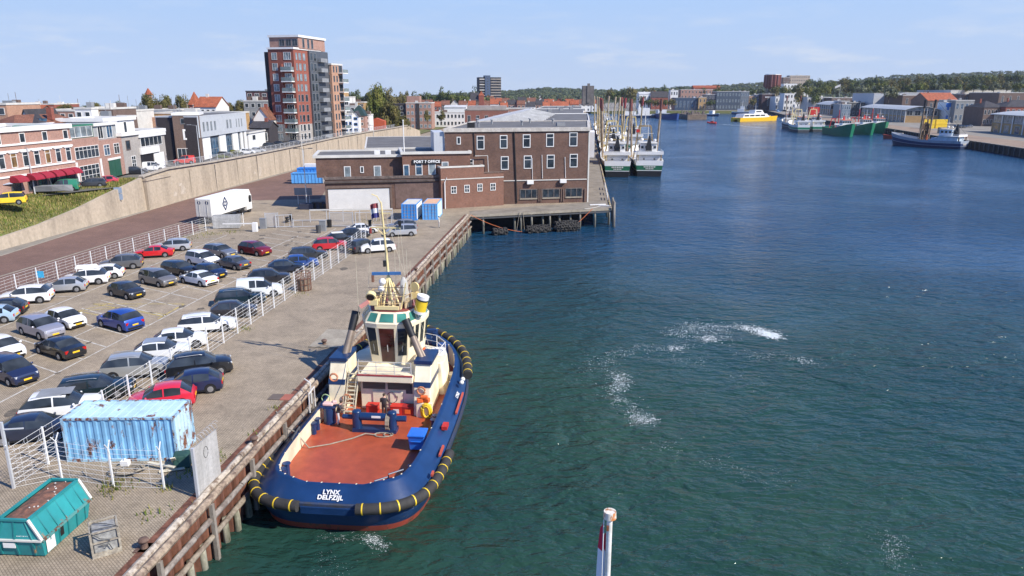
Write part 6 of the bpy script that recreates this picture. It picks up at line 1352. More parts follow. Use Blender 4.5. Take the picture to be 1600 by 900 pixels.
# ---- teal skip full of rust
TEAL = rusty((0.02, 0.245, 0.25), (0.22, 0.13, 0.07), .60, 2.0); TEALD = rusty((0.012, 0.19, 0.20), (0.22, 0.13, 0.07), .6, 2.0)
a = G(72, 871); t = thing('waste_skip', 'teal steel skip heaped with rusty scrap in the foreground corner', 'skip', (a.x - 1.2, a.y, 0), -.06)
def rect(x0, y0, x1, y1, z): return [(x0, y0, z), (x1, y0, z), (x1, y1, z), (x0, y1, z)]
sk = MB(); sk.loft([rect(-1.15, .1, 1.15, 3.1, .06), rect(-1.2, -.02, 1.2, 3.35, .85), rect(-.62, .12, .62, 3.45, 1.8)], 0, True, True, False); sk.build('skip_body', TEAL, t)
rim = MB(); zz = 1.8
for p_, q_ in (((-.65, .1), (.65, .1)), ((.65, .1), (.65, 3.47)), ((.65, 3.47), (-.65, 3.47)), ((-.65, 3.47), (-.65, .1))): rim.beam((*p_, zz), (*q_, zz), .12, .1)
rim.build('rim', TEAL, t)
for p_, q_ in (((-1.22, -.04, .88), (1.22, -.04, .88)), ((.68, .08, 1.82), (1.24, -.03, .9)), ((-.68, .08, 1.82), (-1.24, -.03, .9)), ((.66, 3.5, 1.83), (1.24, 3.38, .9))): MB().beam(p_, q_, .11, .08).build('edge_beam', OFFW, t)

fl_ = MB(); fl_.beam((1.24, .0, .87), (1.24, 3.35, .87), .1, .1); fl_.build('flange', rusty((0.1, 0.3, 0.28), amount=.5, scale=3), t)
rb = MB()
for x in (-.8, 0, .8): rb.beam((x * .62, .10, 1.72), (x, -.02, .92), .07, .06); rb.beam((x, -.03, .8), (x * .95, .08, .1), .08, .07)
for y in (.5, 1.1, 1.7, 2.3, 2.9): rb.beam((.64, y + .12, 1.72), (1.21, y, .92), .05, .05); rb.beam((1.215, y, .8), (1.17, y, .1), .06, .06)
rb.build('rib', TEALD, t)
MB().box(-.55, -.055, .5, .0, -.03, .74).build('label_plate', WHITE, t); MB().add([(1.225, .2, .15), (1.235, .2, .75), (1.235, .75, .75), (1.225, .75, .15)], [(0, 1, 2, 3)]).build('label_plate', WHITE, t)
MB().add([(1.225, 1.1, .35), (1.24, 1.1, .78), (1.24, 1.35, .78), (1.225, 1.35, .35)], [(0, 1, 2, 3)]).build('label_plate', BLACK, t)
text('030-104-1', .13, WHITE, 'lettering', t, (.35, .02, 1.08), (R(52), 0, 0), .004)
hp = MB(); N_ = 12; rr_ = []
random.seed(5)
for j in range(N_ + 1): rr_.append([(-.58 + 1.16 * i / 6, .16 + 3.25 * j / N_, 1.70 + .14 * math.sin(math.pi * i / 6) * math.sin(math.pi * j / N_) + random.uniform(-.03, .03)) for i in range(7)])
hp.loft(rr_, 0, False); hp.build('rusty_scrap', stained((0.24, 0.11, 0.07), (0.11, 0.06, 0.045), 4, .95, name='rust_heap'), t)
cr = MB()
for k in range(16): cr.cbox((random.uniform(-.5, .5), random.uniform(.3, 3.3), 1.80), (random.uniform(.03, .07), random.uniform(.03, .07), .04), 0, random.uniform(0, 3))
cr.build('litter', OFFW, t)
# ---- caged tank
a = G(145, 874); b2 = G(190, 861); rz = math.atan2(b2.y - a.y, b2.x - a.x); t = thing('tank_cage', 'grey water tank in a pale wooden and steel cage beside the teal skip', 'tank', a, rz)
CW = stained((0.42, 0.38, 0.30), (0.24, 0.21, 0.17), 3, .9, name='grey_wood'); fr = MB(); w_ = 1.15
for x in (0.04, w_ - .04):
    for y in (.04, w_ - .04): fr.beam((x, y, 0), (x, y, 1.2), .09, .09)
for z in (.16, .68, 1.18):
    for (p_, q_) in (((0, .04), (w_, .04)), ((0, w_ - .04), (w_, w_ - .04)), ((.04, 0), (.04, w_)), ((w_ - .04, 0), (w_ - .04, w_))): fr.beam((*p_, z), (*q_, z), .08 if z < .5 else .055, .07)
fr.beam((0, .0, .06), (w_, .0, .06), .08, .12).build('cage', CW, t)
MB().box(.1, .1, .12, w_ - .1, w_ - .1, 1.12).build('tank', stained((0.36, 0.36, 0.34), (0.24, 0.24, 0.23), 3, .7), t, bevel=.05)
rp = MB(); rp.tube([(.1, -.03, 1.22), (.4, -.04, .9), (.75, -.05, .75), (.6, -.05, .45), (.35, -.04, .6), (.7, -.05, .55), (.8, -.04, .25)], .022, 5).tube([(.1, .3, 1.22), (.6, .2, 1.24), (1.1, .1, 1.22), (.7, .5, 1.24), (.2, .9, 1.22)], .022, 5).build('cord', DGREY, t)
# ================= fences =================
WIRE = paint((0.80, 0.80, 0.78), .5, 0, .05); POSTW = paint((0.78, 0.78, 0.76), .5, 0, .1)
def fence(label, pts, hgt, wires, group=None, step=3.0, arms=0, name='mesh_fence', barbed=False, vert=.9, lean=0, wr=.015):
    t = thing(name, label, 'fence', pts[0], 0, group); o0 = Vector(pts[0]); pm = MB().box(-.04, -.04, 0, .04, .04, hgt)
    if arms:
        for sx in ((-1, 1) if arms == 2 else (1,)): pm.beam((0, 0, hgt), (sx * .28, sx * .05, hgt + .38), .04, .04)
    pm = pm.data('post', POSTW); wm_ = MB(); bw = MB()
    for i in range(len(pts) - 1):
        a, c = Vector(pts[i]) - o0, Vector(pts[i + 1]) - o0; L = (c - a).length; n = max(1, round(L / step)); rz = math.atan2((c - a).y, (c - a).x)
        for k in range(n + (1 if i == len(pts) - 2 else 0)): inst(pm, 'post', t, a.lerp(c, k / n), rz + math.pi / 2)
        for z in wires: wm_.beam(a + Vector((0, 0, z)), c + Vector((0, 0, z)), wr, wr)
        m_ = int(L / vert)
        for k in range(m_): p_ = a.lerp(c, (k + .5) / m_); wm_.beam(p_ + Vector((0, 0, wires[0])), p_ + Vector((0, 0, wires[-1])), .007, .007)
        if barbed:
            nn = int(L / .09); pts_ = [a.lerp(c, k / nn) + Vector((.0, .22 * math.cos(k * .9), hgt + .22 + .22 * math.sin(k * .9))) for k in range(nn + 1)]; bw.tube(pts_, .007, 3)
    wm_.build('wire_mesh', WIRE, t)
    if barbed: bw.build('barbed_wire', GALV, t)
    return t
wires = [.1 + .30 * k for k in range(8)]
f1 = [G(22, 763), G(300, 571), G(445, 470), G(551, 396), G(572, 378)]
fence('tall white mesh fence along the noses of the parked cars on the quay side', f1, 2.25, wires, step=2.55)
fence('mesh fence with barbed wire coils in front of the rusty blue container', [G(22, 763), G(97, 748), G(178, 761), G(257, 764)], 2.15, [.06 + .26 * k for k in range(9)], step=2.6, arms=2, barbed=True, wr=.012)
p = G(22, 763); o = MB().box(-.06, -.06, 0, .06, .06, 3.7).beam((0, 0, 3.3), (.9, .25, 3.25), .06, .06).beam((0, 0, 3.65), (-.4, -.3, 4.1), .06, .06).build('corner_post', GALV, None, loc=p); tag(o, 'tallest white steel corner post where the two mesh fences meet', 'post')
f2 = [G(-90, 500), G(27, 458), G(120, 427), G(210, 396), G(322, 361)]
fence('long low wire fence with white posts between the car park and the red road', f2, 2.0, [.1 + .31 * k for k in range(7)], step=2.9, name='wire_fence')
p = G(65, 446); p2 = D(65, 431, p.y); o = MB().box(-.45, -.02, -.35, .45, .02, .35).build('sign_board', paint((0.06, 0.5, 0.8), .5), None, loc=(p.x, p.y, 1.2), rz=-.1); tag(o, 'small bright blue sign board fixed to the road fence', 'sign')
# panelled gate leaf at the quay edge with barbed top
a = G(310, 778); c = G(341, 748); d = c - a; L = d.length; rz = math.atan2(d.y, d.x); t = thing('sheet_gate', 'grey sheet metal gate leaf standing at the quay edge', 'gate', a, rz)
MB().box(-.08, -.08, 0, .06, .06, 2.75).build('post', GALV, t); MB().box(.12, -.02, .12, L / 2, .03, 2.7).build('panel', stained((0.50, 0.49, 0.47), (0.36, 0.35, 0.33), 1.2, .6, True), t); MB().box(L / 2 + .01, -.02, .12, L + .3, .03, 2.7).build('panel', stained((0.50, 0.49, 0.47), (0.36, 0.35, 0.33), 1.2, .6, True), t)
ring = MB(); ring.tube([(L * .55 + .2 * math.cos(k * .5), -.03, 2.0 + .3 * math.sin(k * .5)) for k in range(13)], .015, 4).build('wire_loop', DGREY, t)
pts_ = [(k * .03, .2 * math.cos(k * .7), 2.95 + .22 * math.sin(k * .7)) for k in range(int((L + .4) / .03))]; MB().tube(pts_, .008, 3).build('barbed_wire', GALV, t)
# junk behind the foreground fence
p = G(200, 738); o = MB(); random.seed(9)
for k in range(5): o.tube([(math.cos(j * .5) * (.5 + .1 * k) + random.uniform(-.15, .15), math.sin(j * .5) * (.4 + .07 * k), .05 + .05 * k) for j in range(14)], .03, 5)
tag(o.build('rope_heap', ROPE, None, loc=p), 'tangled heap of grey rope behind the foreground fence', 'rope'); p = G(197, 731); tag(MB().cbox((0, 0, .3), (.45, .3, .3)).cyl((0, 0, .44), (0, 0, .56), .06, None, 8).build('jerry_can', WHITE, None, loc=p, bevel=.04), 'white plastic jerry can behind the foreground fence', 'can')
p = G(262, 735); o = MB().beam((-1.2, .4, .25), (.5, -.2, .3), .18, .06).beam((.2, .5, .2), (.5, -.3, .9), .25, .05).beam((-.3, -.3, .1), (.9, .1, .1), .2, .06); tag(o.build('broken_boards', paint((0.66, 0.60, 0.46), .8), None, loc=p), 'broken pale boards lying beside the sheet metal gate', 'boards')
p = G(286, 728); tag(MB().cbox((0, 0, .4), (.9, .8, .8), 0, .3, (.9, .9)).build('tarpaulin_bundle', paint((0.02, 0.07, 0.06), .8), None, loc=p, bevel=.1), 'dark green covered bundle behind the sheet metal gate', 'bundle')
# gate area
t = thing('slatted_gate', 'grey slatted gate leaf standing open at the car park entrance', 'gate', G(415, 356), .1); mb = MB(); mb.box(0, 0, 0, .08, .08, 2.3).box(1.9, 0, 0, 1.98, .08, 2.3).build('post', GALV, t); mb = MB()
for k in range(13): mb.beam((.12 + k * .14, .04, .15), (.12 + k * .14, .04, 2.2), .06, .03)
mb.beam((.08, .04, 2.2), (1.9, .04, 2.2), .06, .06).beam((.08, .04, .15), (1.9, .04, .15), .06, .06).build('slats', GALV, t)
def gate(label, p0, p1, h_, n, name='sliding_gate'):
    a, c = G(*p0), G(*p1); d = c - a; L = d.length; t = thing(name, label, 'gate', a, math.atan2(d.y, d.x)); fr = MB()
    for z in (.15, h_): fr.beam((0, 0, z), (L, 0, z), .08, .08)
    for x in (0, L): fr.beam((x, 0, 0), (x, 0, h_ + .1), .1, .1)
    fr.build('frame', GALV, t); s_ = MB()
    for k in range(n): x = L * (k + .5) / n; s_.beam((x, 0, .15), (x, 0, h_), .035, .035)
    s_.build('bars', GALV, t); return t
gate('thin grey tube gate across the lane right of the slatted gate leaf', (432, 356), (457, 355), 1.9, 3); gate('long low fence gate between the lane and the office', (459, 355.5), (516, 354.5), 1.1, 2); gate('wide grey barred sliding gate in front of the white garage door', (516, 354.5), (552, 354.5), 2.2, 24); gate('grey tube gate right of the barred sliding gate', (556, 353.5), (612, 352), 2.1, 5)
a = G(485, 347); c = G(614, 345); d = c - a; t = thing('overhead_rail', 'long white horizontal rail on posts before the garage door', 'rail', a, math.atan2(d.y, d.x)); MB().beam((0, 0, 1.9), (d.length, 0, 1.9), .14, .2).build('rail', OFFW, t)
for k in range(6): MB().box(-.05, -.05, 0, .05, .05, 1.8).build('post', GALV, t, loc=(d.length * k / 5, 0, 0))
for px, py, lab, m_ in ((505, 361, 'grey control cabinet beside the sliding gate', GREY), (412, 357, 'grey control cabinet beside the slatted gate leaf', GREY)): tag(MB().box(-.45, -.3, 0, .45, .3, 1.5).box(-.48, -.33, 1.5, .48, .33, 1.56).box(.1, -.33, .7, .16, -.3, .9).build('control_cabinet', m_, None, loc=G(px, py)), lab, 'cabinet')
for px, py, lab, m_ in ((515, 355, 'black litter bin beside the sliding gate', BLACK), (498, 364, 'short dark post before the control cabinet', DGREY), (148, 347, 'black litter bin by the foot of the retaining wall', BLACK)): tag(MB().cyl((0, 0, 0), (0, 0, 1.1), .32, .36, 10).cyl((0, 0, 1.1), (0, 0, 1.16), .39, .3, 10).build('litter_bin' if 'bin' in lab else 'short_post', m_, None, loc=G(px, py)), lab, 'bin' if 'bin' in lab else 'post')
t = thing('barrier', 'white barrier arm with its white drive box at the car park entrance', 'barrier', G(399, 362), R(180)); MB().box(-.35, -.3, 0, .35, .3, 1.35).build('drive_box', WHITE, t, bevel=.04); MB().beam((0, -.35, 1.15), (4.8, -.35, 1.1), .12, .16).build('barrier_arm', WHITE, t)
o = MB()
for k in range(6): o.box(0, k * .22, .1 + .06 * k, 3.9, k * .22 + .05, 2.0)
tag(o.build('fence_panels', stained((0.5, 0.5, 0.49), (0.34, 0.34, 0.33), 1.5, .6), None, loc=G(333, 358), rz=.12), 'stack of pale grey fence panels at the end of the road fence', 'panels')
fence('short wire fence between the panel stack and the barrier', [G(322, 361), G(352, 356), G(381, 353)], 2.0, [.1 + .2 * k for k in range(10)], step=2.5, name='wire_fence')
# scooter
t = thing('motor_scooter', 'dark motor scooter parked inside the entrance gate', 'scooter', G(452, 347), R(70)); MB().cbox((-.35, 0, .75), (.8, .4, .25)).cbox((.45, 0, .7), (.2, .5, .8)).cbox((0, 0, .4), (.7, .4, .12)).beam((.5, 0, .9), (.4, 0, 1.25), .08, .08).beam((.4, -.35, 1.25), (.4, .35, 1.25), .05, .05).build('scooter_body', BLACK, t, bevel=.05)
for x in (-.6, .65): inst(MB().cyl((0, -.07, 0), (0, .07, 0), .3, None, 12).data('wheel', TYRE, True), 'wheel', t, (x, 0, .3))
# lamp post by the garage, its base blocks; info boards; street lamps
t = thing('lamp_post', 'tall lamp post with twin heads beside the garage wing', 'lamp post', G(480, 325)); MB().cyl((0, 0, 0), (0, 0, 10.2), .12, .07, 8).build('pole', GALV, t)
for sx in (-1, 1): MB().beam((0, 0, 10.2), (sx * 1.0, 0, 10.35), .06, .06).cbox((sx * 1.3, 0, 10.36), (.7, .3, .14)).build('lamp_head', DGREY, t)
tag(MB().cbox((0, 0, .5), (2.4, 1.4, 1.0)).cbox((2.2, .6, .55), (1.4, 1.4, 1.1), 0, .2).build('pallet_stack', paint((0.03, 0.035, 0.06), .7), None, loc=G(480, 325) + Vector((.4, -1.2, 0))), 'dark blue-black stack of goods at the foot of the lamp post', 'pallets')
tag(MB().cbox((0, 0, .6), (1.8, 1.2, 1.2)).cbox((1.6, 0, .45), (1.0, 1.1, .9)).build('dark_crates', BLACK, None, loc=G(497, 326)), 'black crates against the left end of the garage wing', 'crates')
t = thing('info_board', 'grey information board on two posts near the lamp post', 'sign board', G(475, 319)); MB().cbox((0, 0, 2.3), (3.2, .1, 1.3)).build('panel', GREY, t); MB().box(-1.1, .06, 0, -1.0, .14, 2.9).box(1.0, .06, 0, 1.1, .14, 2.9).build('post', GALV, t)
p = onwall(186, 300); t = thing('notice_board', 'blue-grey notice board standing on the wall end by the grass bank', 'sign board', (p.x + .1, p.y - .5, p.z - 2.2), .2); MB().box(-.6, -.05, 1.0, .6, .05, 2.0).box(-.6, -.05, 2.08, .6, .05, 3.0).build('panel', paint((0.25, 0.32, 0.42), .5), t); MB().box(-.06, .06, -2, .06, .14, 3).build('post', GALV, t)
for i, (px, py, Y, top, lab) in enumerate(((261, 254, 0, 7.5, 'tall grey street lamp at the side street corner'), (314, 262, 0, 8.5, 'tall grey street lamp on the wall-top street'), (55, 305, 0, 7.0, 'grey street lamp before the cafe awnings'))):
    t = thing('street_lamp', lab, 'street lamp', G(px, py, TZ - .3), 0, 'street lamps of the town'); MB().cyl((0, 0, 0), (0, 0, top), .11, .06, 8).build('pole', GALV, t); MB().beam((0, 0, top), (-1.3, 0, top + .15), .07, .07).cbox((-1.5, 0, top + .15), (.8, .25, .12)).build('lamp_head', GREY, t)
for i, (px, py, lab) in enumerate(((474, 262, 'lamp post with twin heads at the foot of the retaining wall'), (548, 240, 'slim white post by the retaining wall near its end'), (585, 232, 'lamp post with one head at the far part of the retaining wall'))):
    t = thing('lamp_post', lab, 'lamp post', G(px, py), 0); MB().cyl((0, 0, 0), (0, 0, 8.2), .13, .08, 8).build('pole', OFFW, t)
    if i != 1:
        for sx in ((-1, 1) if i == 0 else (-1,)): MB().cbox((sx * 1.3, 0, 8.3), (1.0, .35, .16)).beam((0, 0, 8.2), (sx * .9, 0, 8.28), .07, .07).build('lamp_head', DGREY, t)
t = thing('street_lamp', 'white street lamp with two arms on the opposite quay by the right edge', 'street lamp', G(1530, 194, FZ)); MB().cyl((0, 0, 0), (0, 0, 11), .16, .1, 8).build('pole', OFFW, t)
for sx in (-1, 1): MB().beam((0, 0, 11), (sx * 1.8, 0, 11.4), .12, .12).cbox((sx * 2.3, 0, 11.4), (1.3, .5, .2)).build('lamp_head', OFFW, t)
t = thing('flag_on_pole', 'small pale flag on a pole above the right skyline', 'flag', (315, 720, 0)); MB().cyl((0, 0, 0), (0, 0, 28), .14, .1, 6).build('pole', OFFW, t); MB().add([(0, 0, 27.6), (-5, .4, 25.4), (-5, .3, 23.6), (0, 0, 25.6), (0, .1, 27.6), (-5, .5, 25.4), (-5, .4, 23.6), (0, .1, 25.6)], [(0, 1, 2, 3), (7, 6, 5, 4), (0, 4, 5, 1), (1, 5, 6, 2), (2, 6, 7, 3)]).build('flag', OFFW, t)
# boat on trailer, hedge, parasol on the street
t = thing('trailer_boat', 'grey covered boat on a trailer beside the green van', 'boat', G(85, 303, TZ - .3), .3); MB().loft([[(x, w_ * s_, z) for s_, z in ((-1, 1.3), (-.7, .5), (0, .35), (.7, .5), (1, 1.3))] for x, w_ in ((-2.4, .85), (0, .95), (1.6, .6), (2.6, .05))], 0, False).add([(-2.4, -.85, 1.3), (0, -.95, 1.3), (1.6, -.6, 1.3), (2.6, 0, 1.3), (1.6, .6, 1.3), (0, .95, 1.3), (-2.4, .85, 1.3)], [tuple(range(7))]).build('hull', GREY, t)
t = thing('parasol', 'pale blue-grey parasol on the cafe terrace', 'parasol', G(5, 311, TZ - .3)); MB().cyl((0, 0, 0), (0, 0, 2.6), .04, None, 6).build('pole', OFFW, t); MB().cyl((0, 0, 2.2), (0, 0, 2.9), 1.8, .05, 8).build('canopy', paint((0.35, 0.4, 0.48), .8), t)
for i, (px, py, wd) in enumerate(((331, 248, 5.0), (352, 243, 5.0))):
    o = inst(crown_me('hedge', 1200, .10, LFY, 90 + i, 18, .9), 'hedge', None, G(px, py, TZ - .5)); o.scale = (wd, 1.2, 1.1); tag(o, ['low green hedge before the pale blue clad building', 'second low green hedge beside the clad building'][i], 'hedge')
tree('small reddish shrub tree at the corner of the clad building', 324, 246, 178, 12, 16, 'b')

# ================= people =================
SKIN = paint((0.55, 0.32, 0.23), .6, 0, .08); HAIR = paint((0.05, 0.03, 0.02), .8, 0, .2)
def person(label, pos, rz, top, legs, pose='stand', h=1.78, hair=HAIR):
    J = {'pel': (0, 0, .95), 'sp': (0, .0, 1.15), 'ch': (0, .02, 1.36), 'nk': (0, .01, 1.52), 'hd': (0, -.02, 1.66), 'ht': (0, -.01, 1.77)}
    lean = {'stand': 0, 'bend': .30, 'work': .12}[pose]
    for k, v in list(J.items()):
        dz = v[2] - .95; J[k] = (v[0], v[1] - lean * dz * 1.3, v[2] - lean * dz * .25)
    def near(k, dx, dy, dz): v = J[k]; return (v[0] + dx, v[1] + dy, v[2] + dz)
    V = []; E_ = []; Rr = []
    def v(p, r): V.append(p); Rr.append(r); return len(V) - 1
    pel = v(J['pel'], .15); sp = v(J['sp'], .14); ch = v(J['ch'], .165); nk = v(J['nk'], .062); hd = v(J['hd'], .10); ht = v(J['ht'], .075)
    E_ += [(pel, sp), (sp, ch), (ch, nk), (nk, hd), (hd, ht)]
    for s_ in (-1, 1):
        st = .10 if pose == 'stand' else .16
        hip = v((s_ * .10, 0, .88), .10); kn = v((s_ * (.12), -.05 if pose != 'stand' else -.02, .50), .068); an = v((s_ * .13, .04, .10), .045); to = v((s_ * .15, -.13, .045), .04); E_ += [(pel, hip), (hip, kn), (kn, an), (an, to)]
        sh = v(near('ch', s_ * .20, 0, .05), .068)
        if pose == 'stand': el = v(near('ch', s_ * .27, .03, -.25), .045); wr_ = v(near('ch', s_ * .27, -.06, -.50), .034); hn = v(near('ch', s_ * .27, -.09, -.58), .038)
        else: el = v(near('ch', s_ * .27, -.08, -.22), .045); wr_ = v(near('ch', s_ * .20, -.32, -.28), .034); hn = v(near('ch', s_ * .18, -.40, -.29), .038)
        E_ += [(ch, sh), (sh, el), (el, wr_), (wr_, hn)]
        for f in range(4): d_ = Vector(V[hn]) - Vector(V[wr_]); d_.normalize(); q = v(tuple(Vector(V[hn]) + d_ * (.075 - .008 * abs(f - 1)) + Vector((0.0, 0, 0)) + Vector(((f - 1.5) * .022 * (1 if pose != 'stand' else .3), (f - 1.5) * .022 * (1 if pose == 'stand' else 0), 0))), .010); E_.append((hn, q))
        q = v(tuple(Vector(V[hn]) + Vector((-s_ * .045, -.03, .0))), .011); E_.append((hn, q))
    nose = v(near('hd', 0, -.115, -.01), .016); E_.append((hd, nose))
    me = bpy.data.meshes.new('person'); me.from_pydata(V, E_, []); o = bpy.data.objects.new('person', me); COL.objects.link(o)
    md = o.modifiers.new('skin', 'SKIN'); md.use_smooth_shade = True
    for i, r in enumerate(Rr): me.skin_vertices[0].data[i].radius = (r, r)
    me.skin_vertices[0].data[0].use_root = True
    sb = o.modifiers.new('sub', 'SUBSURF'); sb.levels = 1; sb.render_levels = 1
    bpy.context.view_layer.update()
    dg = bpy.context.evaluated_depsgraph_get(); m2 = bpy.data.meshes.new_from_object(o.evaluated_get(dg)); o.modifiers.clear(); o.data = m2
    m2.materials.clear()
    for mm in (SKIN, top, legs, BLACK): m2.materials.append(mm)
    zc = J['nk'][2] - .015
    for p in m2.polygons:
        c = p.center; hand = (Vector(c) - Vector(V[6 + 5 + 0])).length < 0
        if c.z < .12: i = 3
        elif c.z < .92 and abs(c.x) < .20 and c.z < .9: i = 2
        elif c.z > zc: i = 0
        else: i = 1
        p.material_index = i
    for s_i in (0, 1):
        pass
    hands = [V[i] for i, r in enumerate(Rr) if abs(r - .038) < 1e-6]
    for p in m2.polygons:
        if min((Vector(p.center) - Vector(hh)).length for hh in hands) < .10: p.material_index = 0
    o.location = pos; o.rotation_euler = (0, 0, rz); k = h / 1.78; o.scale = (k, k, k); tag(o, label, 'person')
    hc = J['hd']; hb = MB().sph((hc[0], hc[1] + .02, hc[2] + .045), .118, 10, 6, 0, (.9, 1.0, .82)).build('hair', hair, o, True)
    ey = MB()
    for s_ in (-1, 1): ey.sph((s_ * .036, hc[1] - .092, hc[2] + .012), .012, 6, 4)
    ey.build('eye', BLACK, o); return o
person('person in pale clothes walking on the quay near the blue containers', G(686, 356), R(100), paint((0.62, 0.60, 0.55)), paint((0.5, 0.5, 0.48)))
# ================= the tug =================
TX, TY = -9.75, 34.0
tug = thing('tugboat', 'blue and cream harbour tug with a red working deck moored at the quay', 'tug', (TX, TY, 0), QAZ)
DECK = stained((0.42, 0.085, 0.035), (0.33, 0.065, 0.03), .5, .38, fine=1.5, name='red_deck_paint')
OUT = [(0, 0), (.0, 1.0), (.03, 1.9), (.2, 2.9), (.6, 3.75), (1.3, 4.45), (2.4, 4.9), (4.2, 5.12), (7, 5.2), (10.5, 5.2), (14, 5.18), (16.4, 4.95), (18.4, 4.5), (20.0, 3.75), (21.3, 2.7), (22.2, 1.6), (22.7, .8), (22.85, 0)]
full = [(b_, s) for s, b_ in OUT] + [(-b_, s) for s, b_ in OUT[-2:0:-1]]      # (x, y) around the hull
def smoothpath(pts, it=1):
    for _ in range(it):
        o = []
        for i in range(len(pts)):
            a, c = Vector(pts[i]), Vector(pts[(i + 1) % len(pts)]); o += [tuple(a.lerp(c, .25)), tuple(a.lerp(c, .75))]
        pts = o
    return pts
full = smoothpath(full, 1)
def offset(pts, d):
    n = len(pts); o = []
    for i in range(n):
        a = Vector(pts[i - 1]); c = Vector(pts[(i + 1) % n]); t_ = (c - a).normalized(); nn = Vector((t_.y, -t_.x)); p = Vector(pts[i])
        o.append((p.x - nn.x * d, p.y - nn.y * d))
    return o
def sheer(y): return 1.75 * max(0, (y - 10) / 13) ** 1.5
def rise(y): return .9 * max(0, (y - 9.5) / 13.5) ** 1.3
def inset(y): return .95 if y < 14 else .95 - .55 * min(1, (y - 14) / 6)
def dip(x, y): return -.22 if (y < 3 and abs(x) < 1.7) else (-.22 * max(0, (2.9 - abs(x)) / 1.2) if (y < 3 and abs(x) < 2.9) else 0)
def ring(zf, df):
    base = full; n = len(base); o = []
    for i in range(n):
        a = Vector(base[i - 1]); c = Vector(base[(i + 1) % n]); t_ = (c - a).normalized(); nn = Vector((t_.y, -t_.x)); p = Vector(base[i]); d = df(p.x, p.y)
        o.append((p.x - nn.x * d, p.y - nn.y * d, zf(p.x, p.y)))
    return o
r_keel = ring(lambda x, y: -5.2, lambda x, y: 1.2); r_wl = ring(lambda x, y: -3.0 + .02 * 0, lambda x, y: .42 + .25 * max(0, (y - 15) / 8)); r_red = ring(lambda x, y: -2.92, lambda x, y: .40 + .25 * max(0, (y - 15) / 8))
r_kn = ring(lambda x, y: -2.15 + sheer(y) * .6, lambda x, y: .05); r_st = ring(lambda x, y: -1.55 + sheer(y) * .75, lambda x, y: 0)
r_top = ring(lambda x, y: -.72 + sheer(y) + dip(x, y), lambda x, y: inset(y)); r_cap = ring(lambda x, y: -.66 + sheer(y) + dip(x, y), lambda x, y: inset(y) + .07); r_cap2 = ring(lambda x, y: -.66 + sheer(y) + dip(x, y), lambda x, y: inset(y) + .27)
r_in = ring(lambda x, y: -1.74 + rise(y), lambda x, y: inset(y) + .22)
hb = MB(); hb.loft([r_keel, r_wl, r_red], 1); hb.loft([r_red, r_kn, r_st], 0); hull = hb.build('hull', [rusty((0.011, 0.036, 0.108), (0.075, 0.045, 0.035), .645, 1.6, .32), rusty((0.28, 0.05, 0.03), (0.12, 0.05, 0.03), .55, 1.5)], tug, 'all')
bw = MB(); bw.loft([r_st, r_top, r_cap, r_cap2], 0); bw.loft([r_cap2, r_in], 1); bw.build('bulwark', [rusty((0.010, 0.037, 0.115), (0.05, 0.05, 0.055), .68, 1.2, .30), rusty((0.84, 0.74, 0.53), (0.4, 0.2, 0.1), .70, 1.5, .5)], tug, 'all')
dk = MB(); n = len(full); half = [i for i in range(n)]
# deck as strips between mirrored points
pts = sorted(r_in, key=lambda p: p[1]); R_ = [p for p in r_in if p[0] >= 0]; R_.sort(key=lambda p: p[1]); ys = [R_[0][1]] + [p[1] for p in R_ if p[1] > R_[0][1] + .15]
def bx(y):
    P = sorted(R_, key=lambda p: p[1]); return float(np.interp(y, [p[1] for p in P], [p[0] for p in P]))
ys = list(np.linspace(R_[0][1], R_[-1][1], 40)); vs = []
for y in ys:
    z = -1.745 + rise(y); vs += [(-bx(y), y, z), (bx(y), y, z)]
dk.add(vs, [(2*i, 2*i+1, 2*i+3, 2*i+2) for i in range(len(ys) - 1)]); dk.build('deck', DECK, tug)
MB().loft([ring(lambda x, y: -1.62 + sheer(y) * .72, lambda x, y: -.10), ring(lambda x, y: -1.42 + sheer(y) * .76, lambda x, y: -.10)], 0).loft([ring(lambda x, y: -1.42 + sheer(y) * .76, lambda x, y: -.10), ring(lambda x, y: -1.40 + sheer(y) * .76, lambda x, y: .05)], 0).build('rubbing_strake', stained((0.03, 0.05, 0.11), (0.05, 0.05, 0.055), 1.2, .6), tug, 'all')
# frames inside the bulwark
fm_ = MB()
for i in range(0, len(full), 2):
    a = Vector(r_cap2[i]); c = Vector(r_in[i])
    if c.y > .8: fm_.beam(a, c, .07, .12)
fm_.build('bulwark_frames', CREAM, tug)
